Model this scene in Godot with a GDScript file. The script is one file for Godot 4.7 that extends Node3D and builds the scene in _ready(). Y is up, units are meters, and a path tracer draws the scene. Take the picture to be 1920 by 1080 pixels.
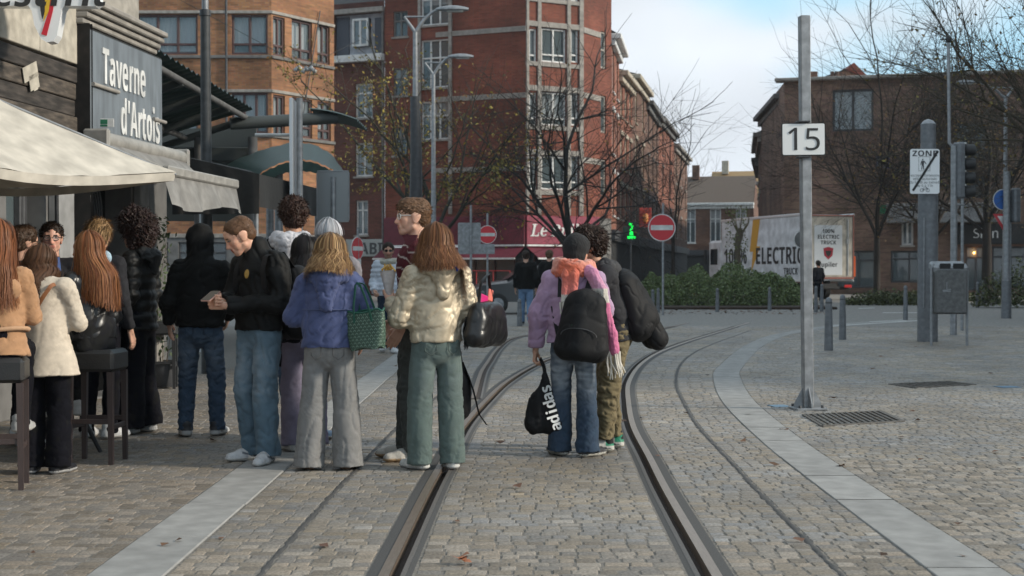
extends Node3D

const FPX := 2700.0      # focal length of the lens in units of the 1920 px frame
const EYE := 1.37        # camera height
const HOR := 505.0       # where the horizon lies in that frame

var rng := RandomNumberGenerator.new()
var taken := {}
var tex := {}
var nz := FastNoiseLite.new()
var nz2 := FastNoiseLite.new()
var head_cache := {}

class MB:
	var v := PackedVector3Array()
	var nr := PackedVector3Array()
	var cl := PackedColorArray()
	var uv := PackedVector2Array()
	var col := Color(1, 1, 1)
	var xf := Transform3D()
	var has_uv := false

	func tri(a: Vector3, b: Vector3, c: Vector3) -> void:
		a = xf * a; b = xf * b; c = xf * c
		var n := (c - a).cross(b - a).normalized()
		v.append(a); v.append(b); v.append(c)
		nr.append(n); nr.append(n); nr.append(n)
		cl.append(col); cl.append(col); cl.append(col)

	func quad(a: Vector3, b: Vector3, c: Vector3, d: Vector3) -> void:
		tri(a, b, c)
		tri(a, c, d)

	func oq(a: Vector3, b: Vector3, c: Vector3, d: Vector3, out: Vector3) -> void:
		if (c - a).cross(b - a).dot(out) + (d - a).cross(c - a).dot(out) >= 0.0:
			quad(a, b, c, d)
		else:
			quad(a, d, c, b)

	func ot(a: Vector3, b: Vector3, c: Vector3, out: Vector3) -> void:
		if (c - a).cross(b - a).dot(out) >= 0.0:
			tri(a, b, c)
		else:
			tri(a, c, b)

	# box with chamfered edges
	func box(c: Vector3, s: Vector3, b := Basis(), bev := 0.0) -> void:
		var h := s * 0.5
		bev = minf(bev, minf(h.x, minf(h.y, h.z)) * 0.9)
		var ax := [Vector3(1, 0, 0), Vector3(0, 1, 0), Vector3(0, 0, 1)]
		for i in 3:
			var u: Vector3 = ax[(i + 1) % 3]
			var w: Vector3 = ax[(i + 2) % 3]
			var n: Vector3 = ax[i]
			var hu := h.dot(u) - bev
			var hw := h.dot(w) - bev
			for sg in [-1.0, 1.0]:
				var o: Vector3 = n * (h.dot(n) * sg)
				oq(c + b * (o + u * hu + w * hw), c + b * (o + u * hu - w * hw), c + b * (o - u * hu - w * hw), c + b * (o - u * hu + w * hw), b * (n * sg))
		if bev <= 0.0:
			return
		for i in 3:
			var n: Vector3 = ax[i]
			var u: Vector3 = ax[(i + 1) % 3]
			var w: Vector3 = ax[(i + 2) % 3]
			var hn := h.dot(n) - bev
			for su in [-1.0, 1.0]:
				for sw in [-1.0, 1.0]:
					var p1: Vector3 = u * (h.dot(u) * su) + w * ((h.dot(w) - bev) * sw)
					var p2: Vector3 = u * ((h.dot(u) - bev) * su) + w * (h.dot(w) * sw)
					oq(c + b * (p1 + n * hn), c + b * (p2 + n * hn), c + b * (p2 - n * hn), c + b * (p1 - n * hn), b * (u * su + w * sw))
		for sx in [-1.0, 1.0]:
			for sy in [-1.0, 1.0]:
				for sz in [-1.0, 1.0]:
					var k := Vector3(sx, sy, sz)
					ot(c + b * (k * Vector3(h.x, h.y - bev, h.z - bev)), c + b * (k * Vector3(h.x - bev, h.y, h.z - bev)), c + b * (k * Vector3(h.x - bev, h.y - bev, h.z)), b * k)

	# smooth sheet through rows of points
	func grid(rows: Array, closed := false) -> void:
		var m := rows.size()
		var n: int = rows[0].size()
		var N := []
		for i in m:
			var r := PackedVector3Array()
			r.resize(n)
			for j in n:
				var jp := (j + 1) % n if closed else mini(j + 1, n - 1)
				var jm := (j + n - 1) % n if closed else maxi(j - 1, 0)
				var du: Vector3 = rows[i][jp] - rows[i][jm]
				var dv: Vector3 = rows[mini(i + 1, m - 1)][j] - rows[maxi(i - 1, 0)][j]
				r[j] = (xf.basis * dv.cross(du)).normalized()
			N.append(r)
		for i in m - 1:
			for j in (n if closed else n - 1):
				var k := (j + 1) % n
				_s(rows[i][j], N[i][j]); _s(rows[i][k], N[i][k]); _s(rows[i + 1][k], N[i + 1][k])
				_s(rows[i][j], N[i][j]); _s(rows[i + 1][k], N[i + 1][k]); _s(rows[i + 1][j], N[i + 1][j])

	func _s(p: Vector3, n: Vector3) -> void:
		v.append(xf * p); nr.append(n); cl.append(col)

	func tube(pts: Array, rad: Array, sides := 8, cap := true) -> void:
		var rows := []
		var up := Vector3(0, 1, 0)
		var n := pts.size()
		var side := Vector3.ZERO
		for i in n:
			var d: Vector3 = (pts[mini(i + 1, n - 1)] - pts[maxi(i - 1, 0)]).normalized()
			if side == Vector3.ZERO:
				side = d.cross(up if absf(d.y) < 0.95 else Vector3(1, 0, 0)).normalized()
			side = (side - d * side.dot(d)).normalized()
			var w := d.cross(side)
			var r := PackedVector3Array()
			for j in sides:
				var a := TAU * j / sides
				r.append(pts[i] + (side * cos(a) + w * sin(a)) * float(rad[mini(i, rad.size() - 1)]))
			rows.append(r)
		grid(rows, true)
		if cap:
			for e in [0, n - 1]:
				var out: Vector3 = (pts[0] - pts[1]) if e == 0 else (pts[n - 1] - pts[n - 2])
				for j in sides:
					ot(pts[e], rows[e][j], rows[e][(j + 1) % sides], out)

	func lathe(prof: Array, at := Vector3.ZERO, sides := 16, b := Basis()) -> void:
		var rows := []
		for p in prof:
			var r := PackedVector3Array()
			for j in sides:
				var a := TAU * j / sides
				r.append(at + b * Vector3(cos(a) * p.x, p.y, sin(a) * p.x))
			rows.append(r)
		rows.reverse()
		grid(rows, true)

	# polygon (XY) pushed along z from z0 to z1
	func prism(poly: PackedVector2Array, z0: float, z1: float) -> void:
		var idx := Geometry2D.triangulate_polygon(poly)
		for t in range(0, idx.size(), 3):
			var a := poly[idx[t]]
			var b := poly[idx[t + 1]]
			var c := poly[idx[t + 2]]
			ot(Vector3(a.x, a.y, z1), Vector3(b.x, b.y, z1), Vector3(c.x, c.y, z1), Vector3(0, 0, z1 - z0))
			ot(Vector3(a.x, a.y, z0), Vector3(b.x, b.y, z0), Vector3(c.x, c.y, z0), Vector3(0, 0, z0 - z1))
		var cw := 1.0 if Geometry2D.is_polygon_clockwise(poly) else -1.0
		for i in poly.size():
			var a := poly[i]
			var b := poly[(i + 1) % poly.size()]
			var e := (b - a).normalized()
			oq(Vector3(a.x, a.y, z0), Vector3(b.x, b.y, z0), Vector3(b.x, b.y, z1), Vector3(a.x, a.y, z1), Vector3(-e.y, e.x, 0) * cw)

	func mesh() -> ArrayMesh:
		var a := []
		a.resize(Mesh.ARRAY_MAX)
		a[Mesh.ARRAY_VERTEX] = v
		a[Mesh.ARRAY_NORMAL] = nr
		a[Mesh.ARRAY_COLOR] = cl
		if uv.size() == v.size():
			a[Mesh.ARRAY_TEX_UV] = uv
		var m := ArrayMesh.new()
		m.add_surface_from_arrays(Mesh.PRIMITIVE_TRIANGLES, a)
		return m

# ---------------------------------------------------------------- nodes
func numbered(called: String) -> String:
	taken[called] = int(taken.get(called, -1)) + 1
	return called if taken[called] == 0 else "%s_%03d" % [called, taken[called]]

func thing(called: String, label: String, category: String, at := Vector3.ZERO, yaw := 0.0, group := "") -> Node3D:
	var o := Node3D.new()
	o.name = numbered(called)
	add_child(o)
	o.position = at
	o.rotation.y = yaw
	o.set_meta("label", label)
	o.set_meta("category", category)
	if group:
		o.set_meta("group", group)
	return o

func part(parent: Node3D, called: String, m, mat: Material, label := "") -> MeshInstance3D:
	var o := MeshInstance3D.new()
	o.name = called
	o.mesh = m.mesh() if m is MB else m
	o.material_override = mat
	parent.add_child(o, true)
	if label:
		o.set_meta("label", label)
	return o

func structure(called: String, at := Vector3.ZERO) -> Node3D:
	var o := Node3D.new()
	o.name = numbered(called)
	add_child(o)
	o.position = at
	o.set_meta("kind", "structure")
	return o

func copy_of(o: Node3D, base_name: String, label := "", at := Vector3.ZERO, yaw := 0.0) -> Node3D:
	var c: Node3D = o.duplicate()
	c.name = numbered(base_name)
	add_child(c)
	c.position = at
	c.rotation.y = yaw
	if label:
		c.set_meta("label", label)
	return c

# a spot on the ground, and a spot at a given depth, measured off the photograph
func gnd(x: float, y: float) -> Vector3:
	var d := FPX * EYE / (y - HOR)
	return Vector3((x - 960.0) / FPX * d, 0, -d)

func spot(x: float, y: float, d: float) -> Vector3:
	return Vector3((x - 960.0) / FPX * d, EYE + (HOR - y) / FPX * d, -d)

# ---------------------------------------------------------------- materials
func ntex(key: String, freq: float, type := FastNoiseLite.TYPE_SIMPLEX_SMOOTH, oct := 4, lo := 0.7, hi := 1.0, size := 256, sd := 1) -> NoiseTexture2D:
	if tex.has(key):
		return tex[key]
	var n := FastNoiseLite.new()
	n.noise_type = type
	n.frequency = freq
	n.seed = sd
	n.fractal_octaves = oct
	var t := NoiseTexture2D.new()
	t.width = size; t.height = size
	t.seamless = true
	t.noise = n
	if lo < 0.0:
		t.as_normal_map = true
		t.bump_strength = hi
	else:
		var g := Gradient.new()
		g.set_color(0, Color(lo, lo, lo)); g.set_color(1, Color(hi, hi, hi))
		t.color_ramp = g
	tex[key] = t
	return t

# lin: base colour as a linear value
func mat(lin: Color, rough := 0.85, opt := {}) -> StandardMaterial3D:
	var m := StandardMaterial3D.new()
	m.albedo_color = lin.linear_to_srgb()
	m.roughness = rough
	m.metallic = opt.get("metal", 0.0)
	m.metallic_specular = opt.get("spec", 0.5)
	if opt.get("vc", false):
		m.vertex_color_use_as_albedo = true
	var sc: float = opt.get("scale", 1.0)
	m.uv1_triplanar = true
	m.uv1_world_triplanar = opt.get("world", false)
	m.uv1_scale = opt.get("scale3", Vector3(sc, sc, sc))
	if opt.has("tex"):
		m.albedo_texture = opt.tex
	if opt.has("nrm"):
		m.normal_enabled = true
		m.normal_texture = opt.nrm
		m.normal_scale = opt.get("nscale", 1.0)
	if opt.has("rtex"):
		m.roughness_texture = opt.rtex
	if opt.has("bump"):
		m.heightmap_enabled = true
		m.heightmap_texture = opt.bump
		m.heightmap_scale = opt.get("bscale", 1.0)
	if opt.has("sheen"):
		m.rim_enabled = true
		m.rim = opt.sheen
		m.rim_tint = 0.6
	if opt.has("coat"):
		m.clearcoat_enabled = true
		m.clearcoat = opt.coat
		m.clearcoat_roughness = opt.get("coat_rough", 0.2)
	if opt.has("sss"):
		m.subsurf_scatter_enabled = true
		m.subsurf_scatter_strength = opt.sss
	if opt.has("back"):
		m.backlight_enabled = true
		m.backlight = opt.back
	if opt.has("emit"):
		m.emission_enabled = true
		m.emission = opt.emit
		m.emission_energy_multiplier = opt.get("energy", 1.0)
	return m

func cloth(lin: Color, rough := 0.9, nscale := 0.5, sc := 4.0, extra := {}) -> StandardMaterial3D:
	var o := {"tex": ntex("cloth", 0.02, FastNoiseLite.TYPE_SIMPLEX_SMOOTH, 5, 0.84, 1.0), "nrm": ntex("wrinkle", 0.012, FastNoiseLite.TYPE_SIMPLEX_SMOOTH, 3, -1.0, 5.0), "nscale": nscale * 0.4, "scale": sc, "sheen": 0.25}
	o.merge(extra, true)
	return mat(lin * 1.15, rough, o)

func glass(tint := 0.12) -> StandardMaterial3D:
	var m := StandardMaterial3D.new()
	m.transparency = BaseMaterial3D.TRANSPARENCY_ALPHA
	m.albedo_color = Color(0.5, 0.56, 0.58, tint)
	m.roughness = 0.03
	m.metallic_specular = 0.6
	return m

func c3(r: float, g: float, b: float) -> Color:
	return Color(r, g, b)

# lettering as a solid mesh centred on its place
func letters(t: String, height: float, depth := 0.004, bold := true, face := "Droid Sans", italic := false) -> TextMesh:
	var f := SystemFont.new()
	f.font_names = PackedStringArray([face])
	f.font_weight = 700 if bold else 400
	f.font_italic = italic
	var m := TextMesh.new()
	m.font = f
	m.text = t
	m.font_size = 64
	m.pixel_size = height / 46.0
	m.depth = depth
	m.curve_step = 1.0
	return m

# ---------------------------------------------------------------- one continuous surface round a set of tapered bones
# bone: [a, b, radius at a, radius at b, squash axis (or zero), squash factor, flat end at b]
func surf(bones: Array, cell: float, k: float, fold := {}) -> Dictionary:
	var lo := Vector3(1e9, 1e9, 1e9)
	var hi := -lo
	for b in bones:
		for e in 2:
			var r: float = b[2 + e]
			lo = lo.min(b[e] - Vector3(r, r, r)); hi = hi.max(b[e] + Vector3(r, r, r))
	var pad := Vector3.ONE * (cell * 2.5 + k * 0.25)
	lo -= pad; hi += pad
	var nx := int((hi.x - lo.x) / cell) + 2
	var ny := int((hi.y - lo.y) / cell) + 2
	var nzz := int((hi.z - lo.z) / cell) + 2
	var val := PackedFloat32Array()
	val.resize(nx * ny * nzz)
	val.fill(1.0)
	for b in bones:
		var a: Vector3 = b[0]
		var ra: float = b[2]
		var rb: float = b[3]
		var ax: Vector3 = b[4] if b.size() > 4 else Vector3.ZERO
		var sq: float = (1.0 / b[5] - 1.0) if b.size() > 5 and b[5] > 0.0 else 0.0
		var flat: bool = b.size() > 6 and b[6]
		var ab: Vector3 = b[1] - a
		var dirn := ab.normalized()
		var full := ab.length()
		var ab2 := ab + ax * (ab.dot(ax) * sq)
		var l2 := maxf(ab2.length_squared(), 1e-9)
		var m := maxf(ra, rb) + k + cell * 2.0
		var p0: Vector3 = (a.min(b[1]) - Vector3(m, m, m) - lo) / cell
		var p1: Vector3 = (a.max(b[1]) + Vector3(m, m, m) - lo) / cell
		var x0 := maxi(0, int(p0.x)); var y0 := maxi(0, int(p0.y)); var z0 := maxi(0, int(p0.z))
		var x1 := mini(nx - 1, int(p1.x) + 1); var y1 := mini(ny - 1, int(p1.y) + 1); var z1 := mini(nzz - 1, int(p1.z) + 1)
		for z in range(z0, z1 + 1):
			for y in range(y0, y1 + 1):
				var row := (z * ny + y) * nx
				var qy := lo.y + y * cell - a.y
				var qz := lo.z + z * cell - a.z
				for x in range(x0, x1 + 1):
					var q := Vector3(lo.x + x * cell - a.x, qy, qz)
					var fl := q.dot(dirn) - full if flat else -1.0
					if sq != 0.0:
						q += ax * (q.dot(ax) * sq)
					var t := clampf(q.dot(ab2) / l2, 0.0, 1.0)
					var d := (q - ab2 * t).length() - (ra + (rb - ra) * t)
					if fl > d:
						d = fl
					var w := val[row + x]
					if w < 0.99:
						var h := k - absf(w - d)
						d = minf(w, d)
						if h > 0.0:
							d -= h * h / (4.0 * k)
					val[row + x] = d
	# surface nets
	var at := PackedInt32Array()
	at.resize(nx * ny * nzz)
	at.fill(-1)
	var vs := PackedVector3Array()
	var ix := PackedInt32Array()
	var sy := nx
	var sz := nx * ny
	var far := cell * 3.2
	var off := [0, 1, sy, sy + 1, sz, sz + 1, sz + sy, sz + sy + 1]
	var edges := [[0, 1], [2, 3], [4, 5], [6, 7], [0, 2], [1, 3], [4, 6], [5, 7], [0, 4], [1, 5], [2, 6], [3, 7]]
	for z in nzz - 1:
		for y in ny - 1:
			var row := (z * ny + y) * nx
			for x in nx - 1:
				var i := row + x
				var v0 := val[i]
				if v0 > far or v0 < -far:
					continue
				var neg := 0
				for o in off:
					if val[i + o] < 0.0:
						neg += 1
				if neg == 0 or neg == 8:
					continue
				var sum := Vector3.ZERO
				var cnt := 0
				for e in edges:
					var ea: int = e[0]
					var eb: int = e[1]
					var f0 := val[i + off[ea]]
					var f1 := val[i + off[eb]]
					if (f0 < 0.0) != (f1 < 0.0):
						var t := f0 / (f0 - f1)
						var pa := Vector3(ea & 1, (ea >> 1) & 1, ea >> 2)
						var pb := Vector3(eb & 1, (eb >> 1) & 1, eb >> 2)
						sum += pa.lerp(pb, t)
						cnt += 1
				at[i] = vs.size()
				vs.append(lo + (Vector3(x, y, z) + sum / cnt) * cell)
				var inside := v0 < 0.0
				for axis in 3:
					var st: int = [1, sy, sz][axis]
					if (val[i + st] < 0.0) == inside:
						continue
					var s1: int = [sy, sz, 1][axis]
					var s2: int = [sz, 1, sy][axis]
					var A := at[i - s1 - s2] if i - s1 - s2 >= 0 else -1
					var B := at[i - s2] if i - s2 >= 0 else -1
					var D := at[i - s1] if i - s1 >= 0 else -1
					var C := at[i]
					if A < 0 or B < 0 or D < 0:
						continue
					if inside:
						ix.append_array(PackedInt32Array([A, D, C, A, C, B]))
					else:
						ix.append_array(PackedInt32Array([A, B, C, A, C, D]))
	var nn := normals_of(vs, ix)
	if fold.size():
		var amp: float = fold.get("amp", 0.008)
		var f: Vector3 = fold.get("f", Vector3(9, 6, 9))
		var amp2: float = fold.get("amp2", amp * 0.6)
		var so: float = fold.get("seed", 0.0)
		for i in vs.size():
			var p := vs[i]
			var q := p * f + Vector3(so, so * 0.7, so * 1.3)
			var a := nz.get_noise_3d(q.x, q.y + 0.35 * p.x * f.x, q.z)
			var b := 1.0 - absf(nz2.get_noise_3d(q.x * 1.1 + 11.0, q.y * 1.1 + 0.8 * q.x, q.z * 1.1)) * 2.8
			vs[i] = p + nn[i] * (a * amp - (amp2 * b * b if b > 0.0 else 0.0))
		nn = normals_of(vs, ix)
	return {"v": vs, "i": ix, "n": nn}

func normals_of(vs: PackedVector3Array, ix: PackedInt32Array) -> PackedVector3Array:
	var nn := PackedVector3Array()
	nn.resize(vs.size())
	for t in range(0, ix.size(), 3):
		var a := ix[t]
		var b := ix[t + 1]
		var c := ix[t + 2]
		var n := (vs[c] - vs[a]).cross(vs[b] - vs[a])
		nn[a] += n; nn[b] += n; nn[c] += n
	for i in nn.size():
		nn[i] = nn[i].normalized()
	return nn

# joins surfaces {v,i,n,(c)} into one mesh; each may carry its own transform
func fuse(list: Array) -> ArrayMesh:
	var v := PackedVector3Array()
	var n := PackedVector3Array()
	var c := PackedColorArray()
	var ix := PackedInt32Array()
	for s in list:
		var base := v.size()
		var t: Transform3D = s.get("t", Transform3D())
		var flip: bool = t.basis.determinant() < 0.0
		var nb := t.basis.inverse().transposed()
		for p in s.v:
			v.append(t * p)
		for p in s.n:
			n.append((nb * p).normalized())
		if s.has("c"):
			c.append_array(s.c)
		else:
			var w := PackedColorArray()
			w.resize(s.v.size())
			w.fill(s.get("col", Color.WHITE))
			c.append_array(w)
		var si: PackedInt32Array = s.i
		for k in range(0, si.size(), 3):
			ix.append(base + si[k])
			if flip:
				ix.append(base + si[k + 2]); ix.append(base + si[k + 1])
			else:
				ix.append(base + si[k + 1]); ix.append(base + si[k + 2])
	var a := []
	a.resize(Mesh.ARRAY_MAX)
	a[Mesh.ARRAY_VERTEX] = v
	a[Mesh.ARRAY_NORMAL] = n
	a[Mesh.ARRAY_COLOR] = c
	a[Mesh.ARRAY_INDEX] = ix
	var m := ArrayMesh.new()
	m.add_surface_from_arrays(Mesh.PRIMITIVE_TRIANGLES, a)
	return m

func tint(s: Dictionary, f: Callable) -> Dictionary:
	var c := PackedColorArray()
	c.resize(s.v.size())
	for i in c.size():
		c[i] = f.call(s.v[i], s.n[i])
	s.c = c
	return s

func _ready() -> void:
	rng.seed = 7
	nz.noise_type = FastNoiseLite.TYPE_SIMPLEX_SMOOTH
	nz.frequency = 1.0
	nz.fractal_type = FastNoiseLite.FRACTAL_NONE
	nz2.noise_type = FastNoiseLite.TYPE_SIMPLEX_SMOOTH
	nz2.frequency = 1.0
	nz2.seed = 5
	nz2.fractal_type = FastNoiseLite.FRACTAL_NONE

	var cam := Camera3D.new()
	cam.name = "camera"
	cam.position = Vector3(0, EYE, 0)
	cam.rotation.x = -atan((540.0 - HOR) / FPX)
	cam.fov = rad_to_deg(2.0 * atan(540.0 / FPX))
	cam.near = 0.1
	cam.far = 900.0
	var lens := CameraAttributesPhysical.new()
	lens.frustum_focal_length = 50.0
	lens.exposure_aperture = 5.0
	lens.frustum_focus_distance = 10.2
	lens.frustum_near = 0.1
	lens.frustum_far = 900.0
	cam.attributes = lens
	add_child(cam)
	cam.fov = rad_to_deg(2.0 * atan(540.0 / FPX))

	var env := Environment.new()
	env.background_mode = Environment.BG_SKY
	env.tonemap_mode = Environment.TONE_MAPPER_LINEAR
	env.tonemap_exposure = 1.62
	var sky := Sky.new()
	var sm := PanoramaSkyMaterial.new()
	sm.panorama = sky_image()
	sm.energy_multiplier = 0.95
	sky.sky_material = sm
	env.sky = sky
	env.sdfgi_enabled = true
	env.ssao_enabled = true
	env.ssil_enabled = true
	env.fog_enabled = true
	env.fog_density = 0.00025
	env.fog_light_color = Color(0.80, 0.83, 0.86)
	var we := WorldEnvironment.new()
	we.name = "surroundings"
	we.environment = env
	add_child(we)

	var sun := DirectionalLight3D.new()
	sun.name = "sun"
	sun.light_energy = 0.85
	sun.light_angular_distance = 6.0
	sun.light_color = Color(1.0, 0.965, 0.90)
	sun.shadow_enabled = true
	add_child(sun)
	sun.look_at_from_position(Vector3(0.95, 0.43, 0.22), Vector3.ZERO)

	var t0 := Time.get_ticks_msec()
	build_ground()
	print("ground ", Time.get_ticks_msec() - t0)
	build_left_side()
	build_far_left()
	build_red_block()
	build_street_row()
	build_right_side()
	print("buildings ", Time.get_ticks_msec() - t0)
	build_furniture()
	build_vehicles()
	build_trees()
	print("trees ", Time.get_ticks_msec() - t0)
	build_stools()
	build_people()
	print("people ", Time.get_ticks_msec() - t0)

func sky_image() -> ImageTexture:
	var w := 768
	var h := 384
	var n := FastNoiseLite.new()
	n.noise_type = FastNoiseLite.TYPE_SIMPLEX_SMOOTH
	n.seed = 21
	n.frequency = 1.3
	n.fractal_octaves = 5
	var by := PackedByteArray()
	by.resize(w * h * 3)
	var blue := Color(0.60, 0.76, 0.84)
	var white := Color(0.815, 0.84, 0.868)
	var low := Color(0.815, 0.85, 0.885)
	for y in h:
		var el := PI * (0.5 - (y + 0.5) / h)
		for x in w:
			var az := TAU * (x + 0.5) / w
			# clouds drawn out sideways: squeeze the height
			var dy := sin(el)
			var p := Vector3(cos(el) * cos(az), dy * 2.6, cos(el) * sin(az))
			var c := n.get_noise_3d(p.x * 1.6, p.y * 1.6, p.z * 1.6)
			var f := smoothstep(-0.30, 0.06, c)
			var s := blue.lerp(white, f)
			s = s.lerp(s * (0.93 + 0.12 * n.get_noise_3d(p.x * 3.0 + 9.0, p.y * 3.0, p.z * 3.0)), f)
			s = s.lerp(low, 0.5 * smoothstep(0.14, 0.0, absf(dy)))
			if dy < 0.0:
				s = low
			var i := (y * w + x) * 3
			by[i] = int(s.r * 255.0); by[i + 1] = int(s.g * 255.0); by[i + 2] = int(s.b * 255.0)
	return ImageTexture.create_from_image(Image.create_from_data(w, h, false, Image.FORMAT_RGB8, by))

# ---------------------------------------------------------------- ground, paving, track
var t_rail := []      # [depth, x] tables of lines that run away from the camera
var t_rail2 := []
var t_strip := []

func table(px: Array) -> Array:
	var t := []
	for p in px:
		var g := gnd(p[0], p[1])
		t.append(Vector2(-g.z, g.x))
	t.sort_custom(func(a, b): return a.x < b.x)
	return t

func slope(t: Array, i: int) -> float:
	var a: Vector2 = t[maxi(i - 1, 0)]
	var b: Vector2 = t[mini(i + 1, t.size() - 1)]
	return (b.y - a.y) / (b.x - a.x)

func along(t: Array, d: float) -> float:
	if d <= t[0].x:
		return t[0].y + slope(t, 0) * (d - t[0].x)
	var n := t.size()
	if d >= t[n - 1].x:
		return t[n - 1].y + slope(t, n - 1) * (d - t[n - 1].x)
	for i in n - 1:
		if d <= t[i + 1].x:
			var h: float = t[i + 1].x - t[i].x
			var s: float = (d - t[i].x) / h
			var s2 := s * s
			var s3 := s2 * s
			return (2 * s3 - 3 * s2 + 1) * t[i].y + (s3 - 2 * s2 + s) * h * slope(t, i) + (-2 * s3 + 3 * s2) * t[i + 1].y + (s3 - s2) * h * slope(t, i + 1)
	return 0.0

# the line set off sideways by o metres (to the right when positive), resampled
func beside(t: Array, o: float, d0: float, d1: float, step := 0.5) -> Array:
	var r := []
	var d := d0
	while d <= d1:
		var s := (along(t, d + 0.1) - along(t, d - 0.1)) / 0.2
		var n := Vector2(-s, 1.0).normalized()
		r.append(Vector2(d + n.x * o, along(t, d) + n.y * o))
		d += step
	return r

func strip_mesh(m: MB, t: Array, o0: float, o1: float, y0: float, y1: float, d0: float, d1: float, step := 0.4) -> void:
	var a := beside(t, o0, d0, d1, step)
	var b := beside(t, o1, d0, d1, step)
	var rows := []
	for i in a.size():
		rows.append(PackedVector3Array([Vector3(a[i].y, y0, -a[i].x), Vector3(b[i].y, y1, -b[i].x)]))
	rows.reverse()
	m.grid(rows)

func stone_mesh(k: int) -> ArrayMesh:
	# one sett: unit size, worn edges, slightly domed top
	var r := RandomNumberGenerator.new()
	r.seed = 100 + k
	var m := MB.new()
	var top := []
	var mid := []
	var bot := []
	for c in [Vector2(-1, -1), Vector2(1, -1), Vector2(1, 1), Vector2(-1, 1)]:
		var j := Vector2(r.randf_range(-0.05, 0.05), r.randf_range(-0.06, 0.06))
		top.append(Vector3(c.x * 0.44 + j.x * 0.6, r.randf_range(-0.02, 0.03), c.y * 0.42 + j.y * 0.6))
		mid.append(Vector3(c.x * 0.487 + j.x * 0.4, -0.09, c.y * 0.485 + j.y * 0.4))
		bot.append(Vector3(c.x * 0.49, -1.0, c.y * 0.49))
	var ctr := Vector3(r.randf_range(-0.1, 0.1), 0.07, r.randf_range(-0.1, 0.1))
	for i in 4:
		var q := (i + 1) % 4
		m.ot(ctr, top[i], top[q], Vector3.UP)
		var out: Vector3 = (top[i] + top[q]) * Vector3(1, 0, 1) + Vector3(0, 0.4, 0)
		m.oq(top[i], top[q], mid[q], mid[i], out)
		m.oq(mid[i], mid[q], bot[q], bot[i], out)
	return m.mesh()

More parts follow.
